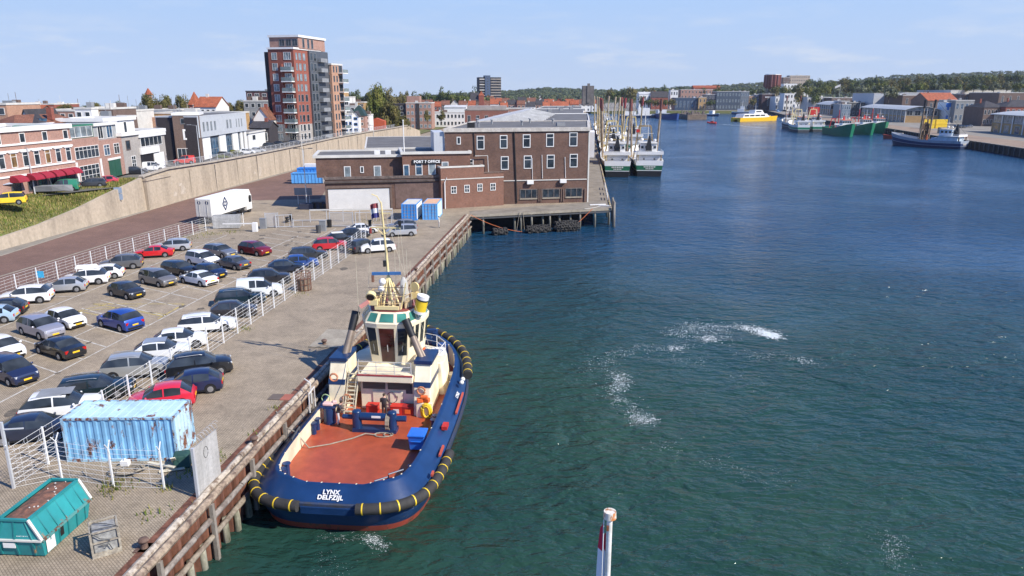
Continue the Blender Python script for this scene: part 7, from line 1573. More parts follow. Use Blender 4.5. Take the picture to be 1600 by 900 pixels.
# fenders with yellow bands
def path_between(side, y0, y1, x_start, z):
    P = [p for p in full if (p[0] * side >= 0)]; P.sort(key=lambda p: (p[1], abs(p[0]))); o = []
    for p in P:
        if p[1] < .3 and abs(p[0]) < x_start: continue
        if y0 <= p[1] <= y1: o.append(p)
    return o
def fender(pts, zf, r, band=True, off=.22):
    P = []; m_ = len(pts)
    for i, p in enumerate(pts):
        a = Vector(pts[max(0, i - 1)]); c = Vector(pts[min(m_ - 1, i + 1)]); t_ = (c - a).normalized(); nn = Vector((t_.y, -t_.x)); cc = Vector((0, 9)) - Vector(p)
        if nn.dot(cc) > 0: nn = -nn
        P.append(Vector((p[0] + nn.x * off, p[1] + nn.y * off, zf(p[1]))))
    L = [0.0]
    for i in range(1, m_): L.append(L[-1] + (P[i] - P[i-1]).length)
    def at(d):
        d = max(0, min(L[-1], d)); i = max(k for k in range(m_) if L[k] <= d); i = min(i, m_ - 2); return P[i].lerp(P[i+1], (d - L[i]) / max(1e-6, L[i+1] - L[i]))
    nseg = int(L[-1] / .18); mb = MB(); mb.tube([at(L[-1] * k / nseg) for k in range(nseg + 1)], r, 12, 0)
    d = .35
    while band and d < L[-1] - .2: mb.tube([at(d - .035), at(d + .035)], r + .015, 12, 1); d += .92
    return mb.build('fender', [RUBBER, YELLOW], tug, True)
sp_ = [(1.55, .0)] + path_between(1, -1, 6.6, 1.7, 0); fender(sp_, lambda y: -1.52, .30)
sp_ = [(-1.55, .0)] + path_between(-1, -1, 5.0, 1.7, 0); fender(sp_, lambda y: -1.52, .30)
bp = [p for p in full if p[0] > .0 and p[1] > 15.6]; bp.sort(key=lambda p: p[1]); bl = [p for p in full if p[0] < .0 and p[1] > 15.6]; bl.sort(key=lambda p: -p[1]); fender(bp + bl, lambda y: -.78 + sheer(y) * .95, .34, True, .05)
# stern plate, name
MB().box(-1.5, -.16, -2.0, 1.5, .10, -1.56).build('stern_plate', NAVY, tug, bevel=.03)
tl = R(40)
text('LYNX\nDELFZIJL', .34, WHITE, 'name_lettering', tug, (0.02, .43, -1.15), (R(41), 0, 0), .008, 1.08, .012)
P = Vector((5.16 - .52, 13.2, -.72)); text('LYNX', .34, WHITE, 'name_lettering', tug, (4.74, 13.2, -.72), (R(44), 0, R(90)), .008, 1.0, .008)
for k, (y0, y1) in enumerate(((11.0, 13.9), (5.2, 6.4), (2.9, 3.3))): MB().beam((5.0, y0, -1.12 + sheer(y0) * .85), (5.0, y1, -1.10 + sheer(y1) * .85), .12, .14).build('fender_strip', paint((0.50, 0.09, 0.05), .6), tug)
MB().box(4.55, 8.2, -.95, 4.9, 8.9, -.72).build('fairlead', REDP, tug)
mb = MB()
for y in (14.4, 14.9): mb.sph((4.85, y, -.55 + sheer(y) * .8), .16, 8, 6)
mb.build('light_boss', WHITE, tug, True)
# ---- deckhouse
dh = MB(); dh.prism([(-1.9, 12.4), (1.85, 12.4), (1.85, 14.9), (-1.9, 14.9)], -1.8, .98)
rc = [(-3.5, 14.9), (3.5, 14.9), (3.7, 15.3), (3.6, 17.0), (2.7, 18.3), (1.4, 18.9), (-1.4, 18.9), (-2.7, 18.3), (-3.6, 17.0), (-3.7, 15.3)]
dh.prism(rc, -1.8, .92, 0, [(x * .93, 14.9 + (y - 14.9) * .95 + (.1 if y > 15 else 0)) for x, y in rc]); TCR = rusty((0.85, 0.75, 0.54), (0.45, 0.24, 0.12), .69, 1.4, .45); deckh = dh.build('deckhouse', TCR, tug, bevel=.05)
MB().box(-1.95, 11.9, .55, 1.9, 12.5, .99).build('overhang', CREAM, tug, bevel=.04); MB().box(-1.95, 11.88, 1.0, 1.9, 11.98, 1.09).build('deck_edge', paint((0.35, 0.05, 0.05)), tug)
lv = MB()
for x0, x1 in ((-1.7, -.15), (.05, 1.6)):
    lv.box(x0, 12.3, -.1, x1, 12.39, .53)
lv.build('louvre', paint((0.10, 0.075, 0.055), .8), tug); mb = MB()
for x0, x1 in ((-1.7, -.15), (.05, 1.6)):
    for k in range(6): mb.box(x0, 12.27, -.08 + k * .1, x1, 12.3, -.05 + k * .1)
mb.build('louvre_slats', paint((0.2, 0.15, 0.1), .7), tug)
for x0, x1, z1 in ((-1.05, -.2, -.15), (.15, 1.1, -.18)):
    d_ = MB().box(x0, 12.33, -1.65, x1, 12.395, z1 - .1).build('door', paint((0.80, 0.72, 0.52)), tug, bevel=.03); MB().cbox(((x1 - .08), 12.31, -.9), (.05, .05, .2)).build('handle', STEEL, d_)
MB().box(1.3, 12.36, -.4, 1.75, 12.395, .3).build('hatch', DGREY, tug); rn = MB(); rn.tube([(.3 + .3 * math.cos(k * .35) * (1 + k * .02), 12.3, -.7 + .4 * math.sin(k * .35)) for k in range(20)], .018, 4).build('cable', BLACK, tug)
rl = MB()
for x in (-1.85, -.6, .65, 1.8): rl.beam((x, 11.98, 1.0), (x, 11.98, 2.0), .045, .045)
for z in (1.35, 1.68, 2.0): rl.beam((-1.85, 11.98, z), (1.8, 11.98, z), .035, .035)
rl.build('railing', OFFW, tug)
# casings and exhausts
def casing(s_, x0, x1, top):
    c = MB(); pr = [(11.6, -1.8), (14.8, -1.8), (14.8, top), (12.6, top), (12.0, .5)]
    c.add([(x, y, z) for x in (x0, x1) for y, z in pr], [(4, 3, 2, 1, 0), (5, 6, 7, 8, 9)] + [(k, (k+1) % 5, (k+1) % 5 + 5, k + 5) for k in range(5)])
    o = c.build('funnel_casing', TCR, tug, bevel=.06)
    b_ = MB(); b_.add([(x, y, z) for x in (x0 - .012, x1 + .012) for y, z in [(11.93, .28), (14.81, .28), (14.81, .62), (12.02, .62)]], [(3, 2, 1, 0), (4, 5, 6, 7), (0, 1, 5, 4), (1, 2, 6, 5), (2, 3, 7, 6), (3, 0, 4, 7)]); b_.build('blue_band', NAVY, o)
    MB().box(x0 - .05, 12.45, top - .02, x1 + .05, 14.9, top + .26).build('casing_top', NAVY, o, bevel=.03)
casing(-1, -4.0, -2.85, 1.75); casing(1, 1.95, 3.1, 1.75)
for (p_, q_) in (((-3.3, 13.4, 1.6), (-2.75, 15.0, 4.6)), ((2.35, 13.3, 1.6), (1.05, 14.0, 4.45))):
    p_, q_ = Vector(p_), Vector(q_); m_ = p_.lerp(q_, .62); o = MB().cyl(p_, m_, .25, .22, 12).cyl(p_ + Vector((.3, .05, 0)), m_ + Vector((.22, .05, -.1)), .08, None, 8).build('exhaust_pipe', paint((0.24, 0.19, 0.15), .5, .3, .3), tug, True); MB().cyl(m_ - (q_ - p_) * .02, q_, .25, .30, 12).build('soot_top', BLACK, o, True)
# starboard deckhouse dressing: raft, boat cover
mb = MB(); mb.cyl((2.7, 16.9, .95), (2.7, 16.9, 1.25), .62, .55, 14).build('hatch_cover', WHITE, tug, True); MB().box(2.3, 16.2, -.5, 3.4, 16.6, .4).build('locker', CREAM, tug, bevel=.05)
rl = MB()
for (x, y) in ((3.2, 15.2), (3.3, 16.6), (2.4, 18.0), (1.1, 18.6), (-1.0, 18.6)): rl.beam((x, y, .95), (x, y, 1.95), .05, .05)
for z in (1.45, 1.95): rl.tube([(3.2, 15.2, z), (3.3, 16.6, z), (2.4, 18.0, z), (1.1, 18.6, z), (-1.0, 18.6, z)], .025, 5)
rl.build('railing', WHITE, tug)
mb = MB(); mb.tube([(2.1, 14.85 + .34 * math.cos(a), 1.7 + .34 * math.sin(a)) for a in [k * .52 for k in range(12)]], .09, 6, 0, True); mb.build('lifebuoy', ORANGE, tug, True)
# ---- ladder
ld = MB()
for x in (-2.72, -2.0): ld.beam((x, 10.9, -1.7), (x, 12.6, 1.0), .06, .14); ld.tube([(x, 10.9, -.75), (x, 12.6, 1.95)], .022, 5); ld.beam((x, 10.95, -1.7), (x, 10.95, -.75), .03, .03)
for k in range(11): y = 10.95 + k * .15; z = -1.62 + k * .245; ld.box(-2.7, y, z, -2.02, y + .2, z + .04)
ld.build('ladder', stained((0.62, 0.56, 0.40), (0.45, 0.4, 0.3), 3), tug)
# ---- wheelhouse
wx, ws = -.32, 14.0
def octr(k_, y0, y1, z):
    R2 = [(.66 * k_, y0), (1.5 * k_, y0 + .28), (2.25 * k_, y0 + 2.1), (2.25 * k_, y1 - .9), (1.3 * k_, y1)]
    return [(wx + x, y, z) for x, y in R2] + [(wx - x, y, z) for x, y in R2[::-1]]
W0, W1, W2_, W3 = [p[-1:] + p[:-1] for p in (octr(.86, 14.25, 17.8, .95), octr(1.04, 13.9, 18.2, 3.95), octr(1.04, 13.88, 18.22, 4.07), octr(.86, 14.5, 17.8, 4.75))]
wh = MB().loft([W0, W1, W2_, W3], 0, True, True, True).build('wheelhouse', CREAM, tug)
def fq(r0, r1, k, u0, u1, v0, v1, off, mb):
    a, b_, c, d_ = (Vector(x) for x in (r0[k], r0[(k+1) % 10], r1[(k+1) % 10], r1[k])); nn = (b_ - a).cross(d_ - a).normalized()
    f = lambda u, v: a.lerp(b_, u).lerp(d_.lerp(c, u), v) + nn * off
    q = [f(u0, v0), f(u1, v0), f(u1, v1), f(u0, v1)]; mb.add(q + [x - nn * (off + .03) for x in q], [(0, 1, 2, 3), (0, 4, 5, 1), (1, 5, 6, 2), (2, 6, 7, 3), (3, 7, 4, 0)]); return nn
WG = glassy((0.03, 0.032, 0.03), .06, .5); WGG = glassy((0.05, 0.20, 0.16), .08, .3); WGR = glassy((0.05, 0.018, 0.016), .08, .7)
def wwin(r0, r1, k, u0, u1, v0, v1, gm, bar=False):
    fr = MB(); fq(r0, r1, k, u0, u1, v0, v1, .02, fr); o = fr.build('window', paint((0.70, 0.62, 0.44)), tug); g = MB(); du = .04; fq(r0, r1, k, u0 + du, u1 - du, v0 + .02, v1 - .02, .03, g); g.build('pane', gm, o)
wwin(W0, W1, 0, .06, .94, .06, .95, WGR)
for k in (1, 9): wwin(W0, W1, k, .08, .92, .22, .95, WG)
for k in (2, 8):
    for u in (.04, .36, .68): wwin(W0, W1, k, u, u + .28, .40, .95, WG)
for k in (3, 4, 5, 6, 7): wwin(W0, W1, k, .08, .92, .42, .95, WG)
for k in range(10):
    if k in (2, 8): wwin(W2_, W3, k, .06, .47, .12, .88, WGG); wwin(W2_, W3, k, .53, .94, .12, .88, WGG)
    else: wwin(W2_, W3, k, .08, .92, .12, .88, WGG)
for k in (0, 1, 9): fr = MB(); fq(W0, W1, k, .48, .52, .34, .52, .035, fr); fr.build('wiper', OFFW, tug)
MB().prism([(x, y) for x, y, z in octr(.84, 14.55, 17.75, 0)], 4.752, 4.83).build('wheelhouse_roof', paint((0.26, 0.07, 0.06), .7), tug)
rr = MB(); rim_ = octr(.74, 14.8, 17.5, 0)
for (x, y, z) in rim_: rr.beam((x, y, 4.9), (x, y, 5.8), .04, .04)
for z in (5.3, 5.8): rr.tube([(x, y, z) for x, y, _ in rim_], .022, 5, 0, True)
rr.build('roof_railing', paint((0.6, 0.42, 0.2)), tug)
# ---- mast and its gear
mx, my = wx - .05, 15.6
ms = MB(); ms.tube([(mx, my, 4.9), (mx - .12, my - .1, 8.5), (mx - .30, my - .25, 12.4)], .12, 8, rs=[.13, .09, .055])
for (dx, dy) in ((-.9, -.7), (.9, -.7), (-.7, .9), (.7, .9), (-.35, -.8), (.4, -.85)): ms.cyl((mx + dx, my + dy, 4.9), (mx - .08, my - .05, 7.2), .065, None, 6)
ms.tube([(mx - .30, my - .25, 12.3), (mx - .5, my - .45, 12.8), (mx - .85, my - .5, 12.95)], .04, 5)
ms.beam((mx - 1.15, my - .2, 10.6), (mx + .95, my - .2, 10.6), .09, .09).beam((mx - .8, my - .2, 10.6), (mx - .25, my - .2, 10.1), .06, .06).beam((mx + .5, my - .2, 10.6), (mx - .2, my - .2, 10.1), .06, .06).beam((mx - .7, my - .2, 11.6), (mx + .3, my - .2, 11.6), .06, .06)
ms.box(mx - 1.3, my - 1.0, 5.2, mx - .7, my - .6, 5.6).box(mx - .9, my - 1.0, 4.9, mx + .8, my - .85, 5.15).beam((mx + .9, my - .6, 4.9), (mx + 1.3, my - .6, 6.8), .08, .08)
mast = ms.build('mast', MASTY, tug)
lt = MB()
for (x, z) in ((mx - 1.15, 10.75), (mx + .95, 10.75), (mx - .25, 7.9)): lt.cyl((x, my - .25, z - .05), (x, my - .25, z + .38), .11, None, 8)
lt.build('navigation_light', BLACK, mast); MB().cyl((mx - 1.15, my - .25, 10.2), (mx - 1.15, my - .25, 10.55), .1, None, 8).build('navigation_light', paint((0.25, 0.03, 0.03)), mast)
MB().beam((mx - 1.15, my - .4, 7.35), (mx + .85, my - .1, 7.35), .16, .20).build('radar_scanner', paint((0.04, 0.14, 0.35), .5), mast); MB().cbox((mx - 1.1, my - .4, 7.0), (.16, .16, .5)).build('floodlight', paint((0.25, 0.12, 0.07)), mast)
MB().sph((mx - .45, my - .3, 6.75), .26, 10, 8).sph((mx - .55, my - .35, 6.25), .24, 10, 8).build('radar_dome', WHITE, mast, True)
o = MB().cyl((mx - 1.15, my - .75, 5.95), (mx - 1.15, my - 1.05, 5.8), .34, .36, 14).build('searchlight', MASTY, mast, True); MB().cyl((mx - 1.15, my - 1.05, 5.8), (mx - 1.15, my - 1.08, 5.79), .27, None, 14).build('lens', BLACK, o)
o = MB().loft([[(mx + .95 + r * math.cos(a), my + .2 + r * .8 * math.sin(a), z) for a in [k * .785 for k in range(8)]] for z, r in ((5.2, .26), (5.7, .36), (6.2, .30), (6.7, .24), (7.0, .08))], 0, True, True, True).build('wrapped_antenna', OFFW, mast, True)
MB().cyl((mx + 1.75, my + .3, 6.3), (mx + 1.7, my + .15, 6.3), .34, .36, 14).cyl((mx + 1.75, my + .35, 5), (mx + 1.75, my + .35, 6.2), .07, None, 6).box(mx + 1.5, my + .1, 5.4, mx + 2.0, my + .4, 5.9).build('dish', paint((0.78, 0.6, 0.26), .5), mast, True)
wa = MB()
for (x, y, z0, z1) in ((mx - 2.1, my - .9, 3.9, 8.7), (mx + .3, my + .5, 5, 9.4), (mx + .6, my + .6, 5, 10.2), (mx + 1.1, my + .7, 5, 8.9), (mx - .4, my + .8, 5, 9.6), (mx + 1.5, my, 5, 8.2)): wa.cyl((x, y, z0), (x, y, z1), .022, .012, 5)
wa.tube(sag((mx - .25, my, 11.9), (mx + 3.2, my - 2, 2.4), .1), .012, 4); wa.tube(sag((mx - 1.1, my, 10.6), (mx - 1.6, my - .5, 5), .02), .01, 4); wa.tube(sag((mx + .9, my, 10.6), (mx + 1.4, my - .5, 5), .02), .01, 4); wa.build('aerial', paint((0.55, 0.5, 0.38)), mast)
o = MB().cyl((wx + 2.25, 16.2, 4.6), (wx + 2.65, 16.5, 5.0), .01, None, 6).build('bracket', GREY, tug); o = MB().cyl((wx + 2.15, 15.2, 4.75), (wx + 2.35, 15.2, 5.55), .42, None, 14).build('liferaft_canister', YELLOW, tug, True); MB().cyl((wx + 2.1, 15.2, 4.55), (wx + 2.15, 15.2, 4.75), .43, None, 14).cyl((wx + 2.36, 15.2, 5.6), (wx + 2.43, 15.2, 5.85), .43, None, 14).build('canister_end', WHITE, o, True); MB().cyl((wx + 2.33, 15.2, 5.5), (wx + 2.36, 15.2, 5.6), .435, None, 14).build('canister_strap', BLACK, o, True)
MB().beam((wx - 1.95, 14.5, 5.1), (wx - 1.35, 14.6, 5.5), .2, .28).build('lifejacket_box', paint((0.7, 0.3, 0.25)), tug)
random.seed(14); LKM = paint((0.62, 0.5, 0.32), .6, 0, .3)
for k in range(14): x, y, h_ = mx + random.uniform(-1.2, 1.3), 15.0 + random.uniform(-.2, 2.0), random.uniform(.3, .9); MB().cbox((x, y, 4.85 + h_ / 2), (random.uniform(.12, .4), random.uniform(.12, .35), h_), 0, random.random()).build('roof_locker', LKM, tug)
cl_ = MB()
for k in range(10): x, y = mx + random.uniform(-1.5, 1.5), 14.9 + random.uniform(0, 2.2); cl_.cyl((x, y, 4.85), (x + random.uniform(-.1, .1), y, 4.85 + random.uniform(.7, 2.2)), .03, .02, 5)
for z in (5.35, 5.9, 6.4): cl_.beam((mx - 1.4, my - .7, z), (mx + 1.3, my - .6, z + .05), .035, .035)
cl_.build('roof_rails', paint((0.16, 0.13, 0.11), .6), tug)
for (x, y, z) in ((-3.45, 11.55, .95), (2.5, 11.8, .1), (-2.7, 11.7, -.6)): MB().tube([(x + .26 * math.cos(k * .6), y, z + .26 * math.sin(k * .6)) for k in range(11)], .07, 5).build('hung_hose', paint((0.5, 0.2, 0.1), .7), tug)
# flag on the mast
fl = MB()
for i in range(3):
    r0 = [(mx - 1.0 + .02 * i + .55 * j / 5, my - .5 + .10 * math.sin(j * 1.9), 12.2 - .33 * i + .04 * j + .04 * math.sin(j)) for j in range(6)]; r1 = [(p[0] + .02, p[1], p[2] - .33) for p in r0]; fl.loft([r0, r1], i, False)
o = fl.build('ensign', [paint((0.28, 0.06, 0.07), .8), paint((0.7, 0.7, 0.7), .8), paint((0.05, 0.05, 0.2), .8)], None); o.parent = None; o.location = (TX, TY, 0); o.rotation_euler = (0, 0, QAZ); md = o.modifiers.new('cloth', 'SOLIDIFY'); md.thickness = .01; tag(o, 'red white and blue ensign flying at the tug mast head', 'flag')
# ---- towing winch, bitts, foredeck gear
wn = MB(); wn.cyl((-1.25, 9.3, -1.75), (-1.25, 9.3, -.42), .32, .30, 12).sph((-1.25, 9.3, -.40), .30, 12, 6, 0, (1, 1, .4)).cyl((1.1, 9.3, -1.75), (1.1, 9.3, -.42), .32, .30, 12).sph((1.1, 9.3, -.40), .30, 12, 6, 0, (1, 1, .4)).cyl((-1.0, 9.3, -.75), (1.0, 9.3, -.75), .26, None, 12).box(-1.5, 8.95, -1.74, 1.4, 9.7, -1.5).cyl((1.3, 9.35, -.85), (2.0, 9.4, -.85), .2, None, 10).cyl((-1.5, 9.35, -.85), (-2.2, 9.4, -.85), .16, None, 10)
o = wn.build('towing_winch', NAVY, tug, True); MB().box(-.2, 9.02, -.72, .4, 9.05, -.58).build('winch_plate', WHITE, o)
rp = MB()
for k in range(4): rp.tube([(.78 + .07 * k + .05 * math.cos(a), 9.3 + .42 * math.cos(a), -1.1 + .62 * math.sin(a)) for a in [j * .449 for j in range(14)]], .04, 5, 0, True)
rp.tube([(.95 + .3 * math.cos(a), 8.75 + .25 * math.sin(a), -1.70) for a in [j * .5 for j in range(13)]], .04, 5); rp.tube([(.6 + .55 * math.cos(a), 8.65 + .3 * math.sin(a), -1.69) for a in [j * .5 for j in range(13)]], .04, 5)
rp.tube([(.2, 8.6, -1.70), (-.5, 8.55, -1.6), (-1.2, 8.0, -1.70), (-2.4, 7.1, -1.71), (-3.5, 6.5, -1.68), (-4.25, 6.4, -.6), (-4.9, 6.7, -.5), (-5.9, 7.6, .15)], .045, 6); tag(rp.build('towing_rope', ROPE, None, loc=(TX, TY, 0), rz=QAZ), 'thick grey mooring rope looped on the tug winch and led to the quay', 'rope')
def bitts(x, y, nm='bitts', mt=NAVY, h_=.75, r_=.17):
    mb = MB()
    for dx in (-.32, .32): mb.cyl((x, y + dx, -1.75 + rise(y)), (x, y + dx, -1.75 + rise(y) + h_), r_, None, 10).cyl((x, y + dx, -1.75 + rise(y) + h_), (x, y + dx, -1.75 + rise(y) + h_ + .05), r_ + .07, None, 10)
    mb.beam((x, y - .5, -1.35 + rise(y)), (x, y + .5, -1.35 + rise(y)), .14, .14); mb.build(nm, mt, tug, True)
bitts(-3.55, 2.9); bitts(3.7, 3.3); bitts(3.75, 10.0); bitts(-3.9, 8.8); bitts(2.9, 17.6, 'bitts', paint((0.7, 0.55, 0.33)), .9, .3)
MB().tube([(2.6, 2.6, -1.4), (2.6, 2.6, -1.0), (3.3, 3.2, -1.0), (3.3, 3.2, -1.4)], .05, 6).tube([(2.0, 1.9, -1.4), (2.0, 1.9, -1.05), (2.6, 2.4, -1.05), (2.6, 2.4, -1.4)], .05, 6).build('deck_rail', NAVY, tug)
MB().cyl((-3.4, 10.2, -1.75), (-3.4, 10.2, -.6), .42, .40, 12).box(-3.9, 9.9, -.6, -2.9, 10.5, -.5).build('rope_drum', NAVY, tug, True)
# port side cream door frame and handrails at the bulwark
MB().tube([(-4.05, 5.4, -1.7), (-4.05, 5.4, -.55), (-4.05, 6.6, -.35), (-4.05, 6.6, -1.7)], .06, 6).build('handrail', DGREY, tug); MB().tube([(-4.35, 9.2, -.6), (-4.35, 9.2, .7), (-4.35, 10.2, .8), (-4.35, 10.2, -.6)], .05, 6).tube([(-4.75, 10.6, -.6), (-4.75, 10.6, .9), (-5.3, 11.0, 1.0)], .05, 6).build('handrail', OFFW, tug)
# foredeck winch (blue) and locker
MB().box(.2, 20.6, -.9, .5, 21.5, 1.3).box(1.5, 20.6, -.9, 1.8, 21.5, 1.3).cyl((.5, 21.0, .6), (1.5, 21.0, .6), .55, None, 14).beam((.2, 20.6, 1.35), (1.8, 20.9, 1.35), .3, .3).build('foredeck_winch', NAVY, tug, bevel=.04)
MB().box(2.0, 19.9, -.9, 3.0, 20.5, .55).build('blue_locker', paint((0.03, 0.08, 0.25)), tug, bevel=.04); MB().cyl((3.7, 16.6, -1.3), (3.7, 16.6, -.5), .35, None, 12).build('deck_vent', CREAM, tug, True)
# loose things on the tug deck
def tl_(name, label, cat, mb, m_, x, y, z=-1.74, bevel=.0, rz=0.0):
    ca_, sa_ = math.cos(QAZ), math.sin(QAZ); o = mb.build(name, m_, None, loc=(TX + x * ca_ - y * sa_, TY + x * sa_ + y * ca_, z), rz=QAZ + rz, bevel=bevel); return tag(o, label, cat)
tl_('wheeled_bin', 'bright blue plastic bin standing on the red deck by the starboard bulwark', 'bin', MB().loft([rect(-.42, -.45, .42, .45, .1), rect(-.5, -.55, .5, .55, 1.0)], 0, True, True, True).cbox((0, 0, 1.06), (1.08, 1.2, .1)).cbox((0, -.56, .7), (.7, .06, .08)), paint((0.02, 0.16, 0.62), .4), 3.25, 7.2, bevel=.03)
for i, (x, lab) in enumerate(((-.95, 'red deck box left of the standing crewman'), (.75, 'red deck box with a white label right of the crewman'), (1.55, 'dark red fire box at the right end of the deck boxes'))):
    o = tl_('deck_box', lab, 'box', MB().box(-.4, -.3, 0, .4, .3, .62).box(-.42, -.32, .62, .42, .32, .70), REDP if i < 2 else paint((0.33, 0.02, 0.02)), x, 11.9, bevel=.02)
    if i != 0: MB().box(-.2, -.315, .2, .2, -.302, .5).build('label_plate', WHITE if i == 1 else ORANGE, o)
tl_('hose_coil', 'bright yellow hose coil hanging at the starboard casing', 'hose', MB().tube([(.0 + .32 * math.cos(a), -.05, .55 + .52 * math.sin(a)) for a in [k * .45 for k in range(14)]], .11, 6, 0, True).tube([(.0 + .22 * math.cos(a), -.12, .55 + .40 * math.sin(a)) for a in [k * .45 for k in range(14)]], .08, 6, 0, True), YELLOW, 2.9, 11.42)
tl_('lifejackets', 'pile of orange lifejackets above the yellow hose coil', 'lifejackets', MB().cbox((-.3, 0, .1), (.4, .3, .3), 0, .3).cbox((.15, .05, .12), (.45, .3, .3), 0, -.3).cbox((.0, 0, .35), (.5, .25, .2), 0, .1), ORANGE, 2.75, 11.48, -.55, .05)
MB().box(2.2, 11.4, -1.74, 3.3, 11.59, -.62).build('locker', CREAM, tug, bevel=.03)
tl_('wash_basket', 'white and red bundle lying on the blue rope drum', 'bundle', MB().cbox((-.1, 0, .12), (.7, .45, .2)).cbox((.3, .1, .2), (.3, .3, .25), 0, .4), paint((0.75, 0.5, 0.45), .8), -3.35, 10.2, -.5, .06)
tl_('green_hose', 'pale green hose coil hanging at the port casing', 'hose', MB().tube([(.28 * math.cos(a), 0, .3 * math.sin(a)) for a in [k * .52 for k in range(12)]], .04, 5, 0, True), paint((0.35, 0.5, 0.25)), -4.1, 11.5, -.6)
def tugpos(x, y, z=-1.74): ca_, sa_ = math.cos(QAZ), math.sin(QAZ); return Vector((TX + x * ca_ - y * sa_, TY + x * sa_ + y * ca_, z))
person('crewman in dark clothes bending beside the boxes on the tug deck', tugpos(.05, 11.2), R(176), paint((0.035, 0.025, 0.025)), paint((0.05, 0.05, 0.055)), 'work', 1.78)
person('crewman in a dark top and pale trousers working at the blue rope drum', tugpos(-2.75, 9.9), R(110), paint((0.03, 0.032, 0.04)), paint((0.55, 0.56, 0.58)), 'bend', 1.76)

# ================= other boats =================
def boat_hull(L, B, free, bow, bands, sternw=.85, n=9, fwd=.6):
    """rows of (z) rings; x forward from stern 0 to L; bands = [(z_low share, z_high share, material index)]"""
    xs = [0, .02, .12, .3, .5, .68, .80, .89, .95, 1.0]; mb = MB()
    def hb_(f, u):  # half breadth at length share f and height share u
        if f < .3: w_ = sternw + (1 - sternw) * math.sin(f / .3 * math.pi / 2)
        elif f < fwd: w_ = 1
        else: w_ = math.sqrt(max(0, 1 - ((f - fwd) / (1 - fwd)) ** 2.2))
        return B / 2 * w_ * (.82 + .18 * u)
    def top(f): return free * (1 + .12 * (1 - f) ** 2) + bow * max(0, (f - .35) / .65) ** 2
    def pt(f, u, s_):
        z = -1.2 + (top(f) + 1.2) * u; rake = (u - .4) * free * .55 * max(0, (f - .75) / .25); return (f * L + rake, s_ * hb_(f, u), z)
    for (u0, u1, mi) in bands:
        k = 3; us = [u0 + (u1 - u0) * i / k for i in range(k + 1)]
        for s_ in (-1, 1): mb.loft([[pt(f, u, s_) for f in xs] for u in us], mi, False)
        mb.loft([[pt(0, u, s_) for s_ in (-1, -.5, 0, .5, 1)] for u in us], mi, False)
    dk_ = [pt(f, .78, s_) for f in xs for s_ in (-1, 1)]; mb.add(dk_, [(2*i, 2*i+1, 2*i+3, 2*i+2) for i in range(len(xs) - 1)], len(bands)); return mb, top, hb_
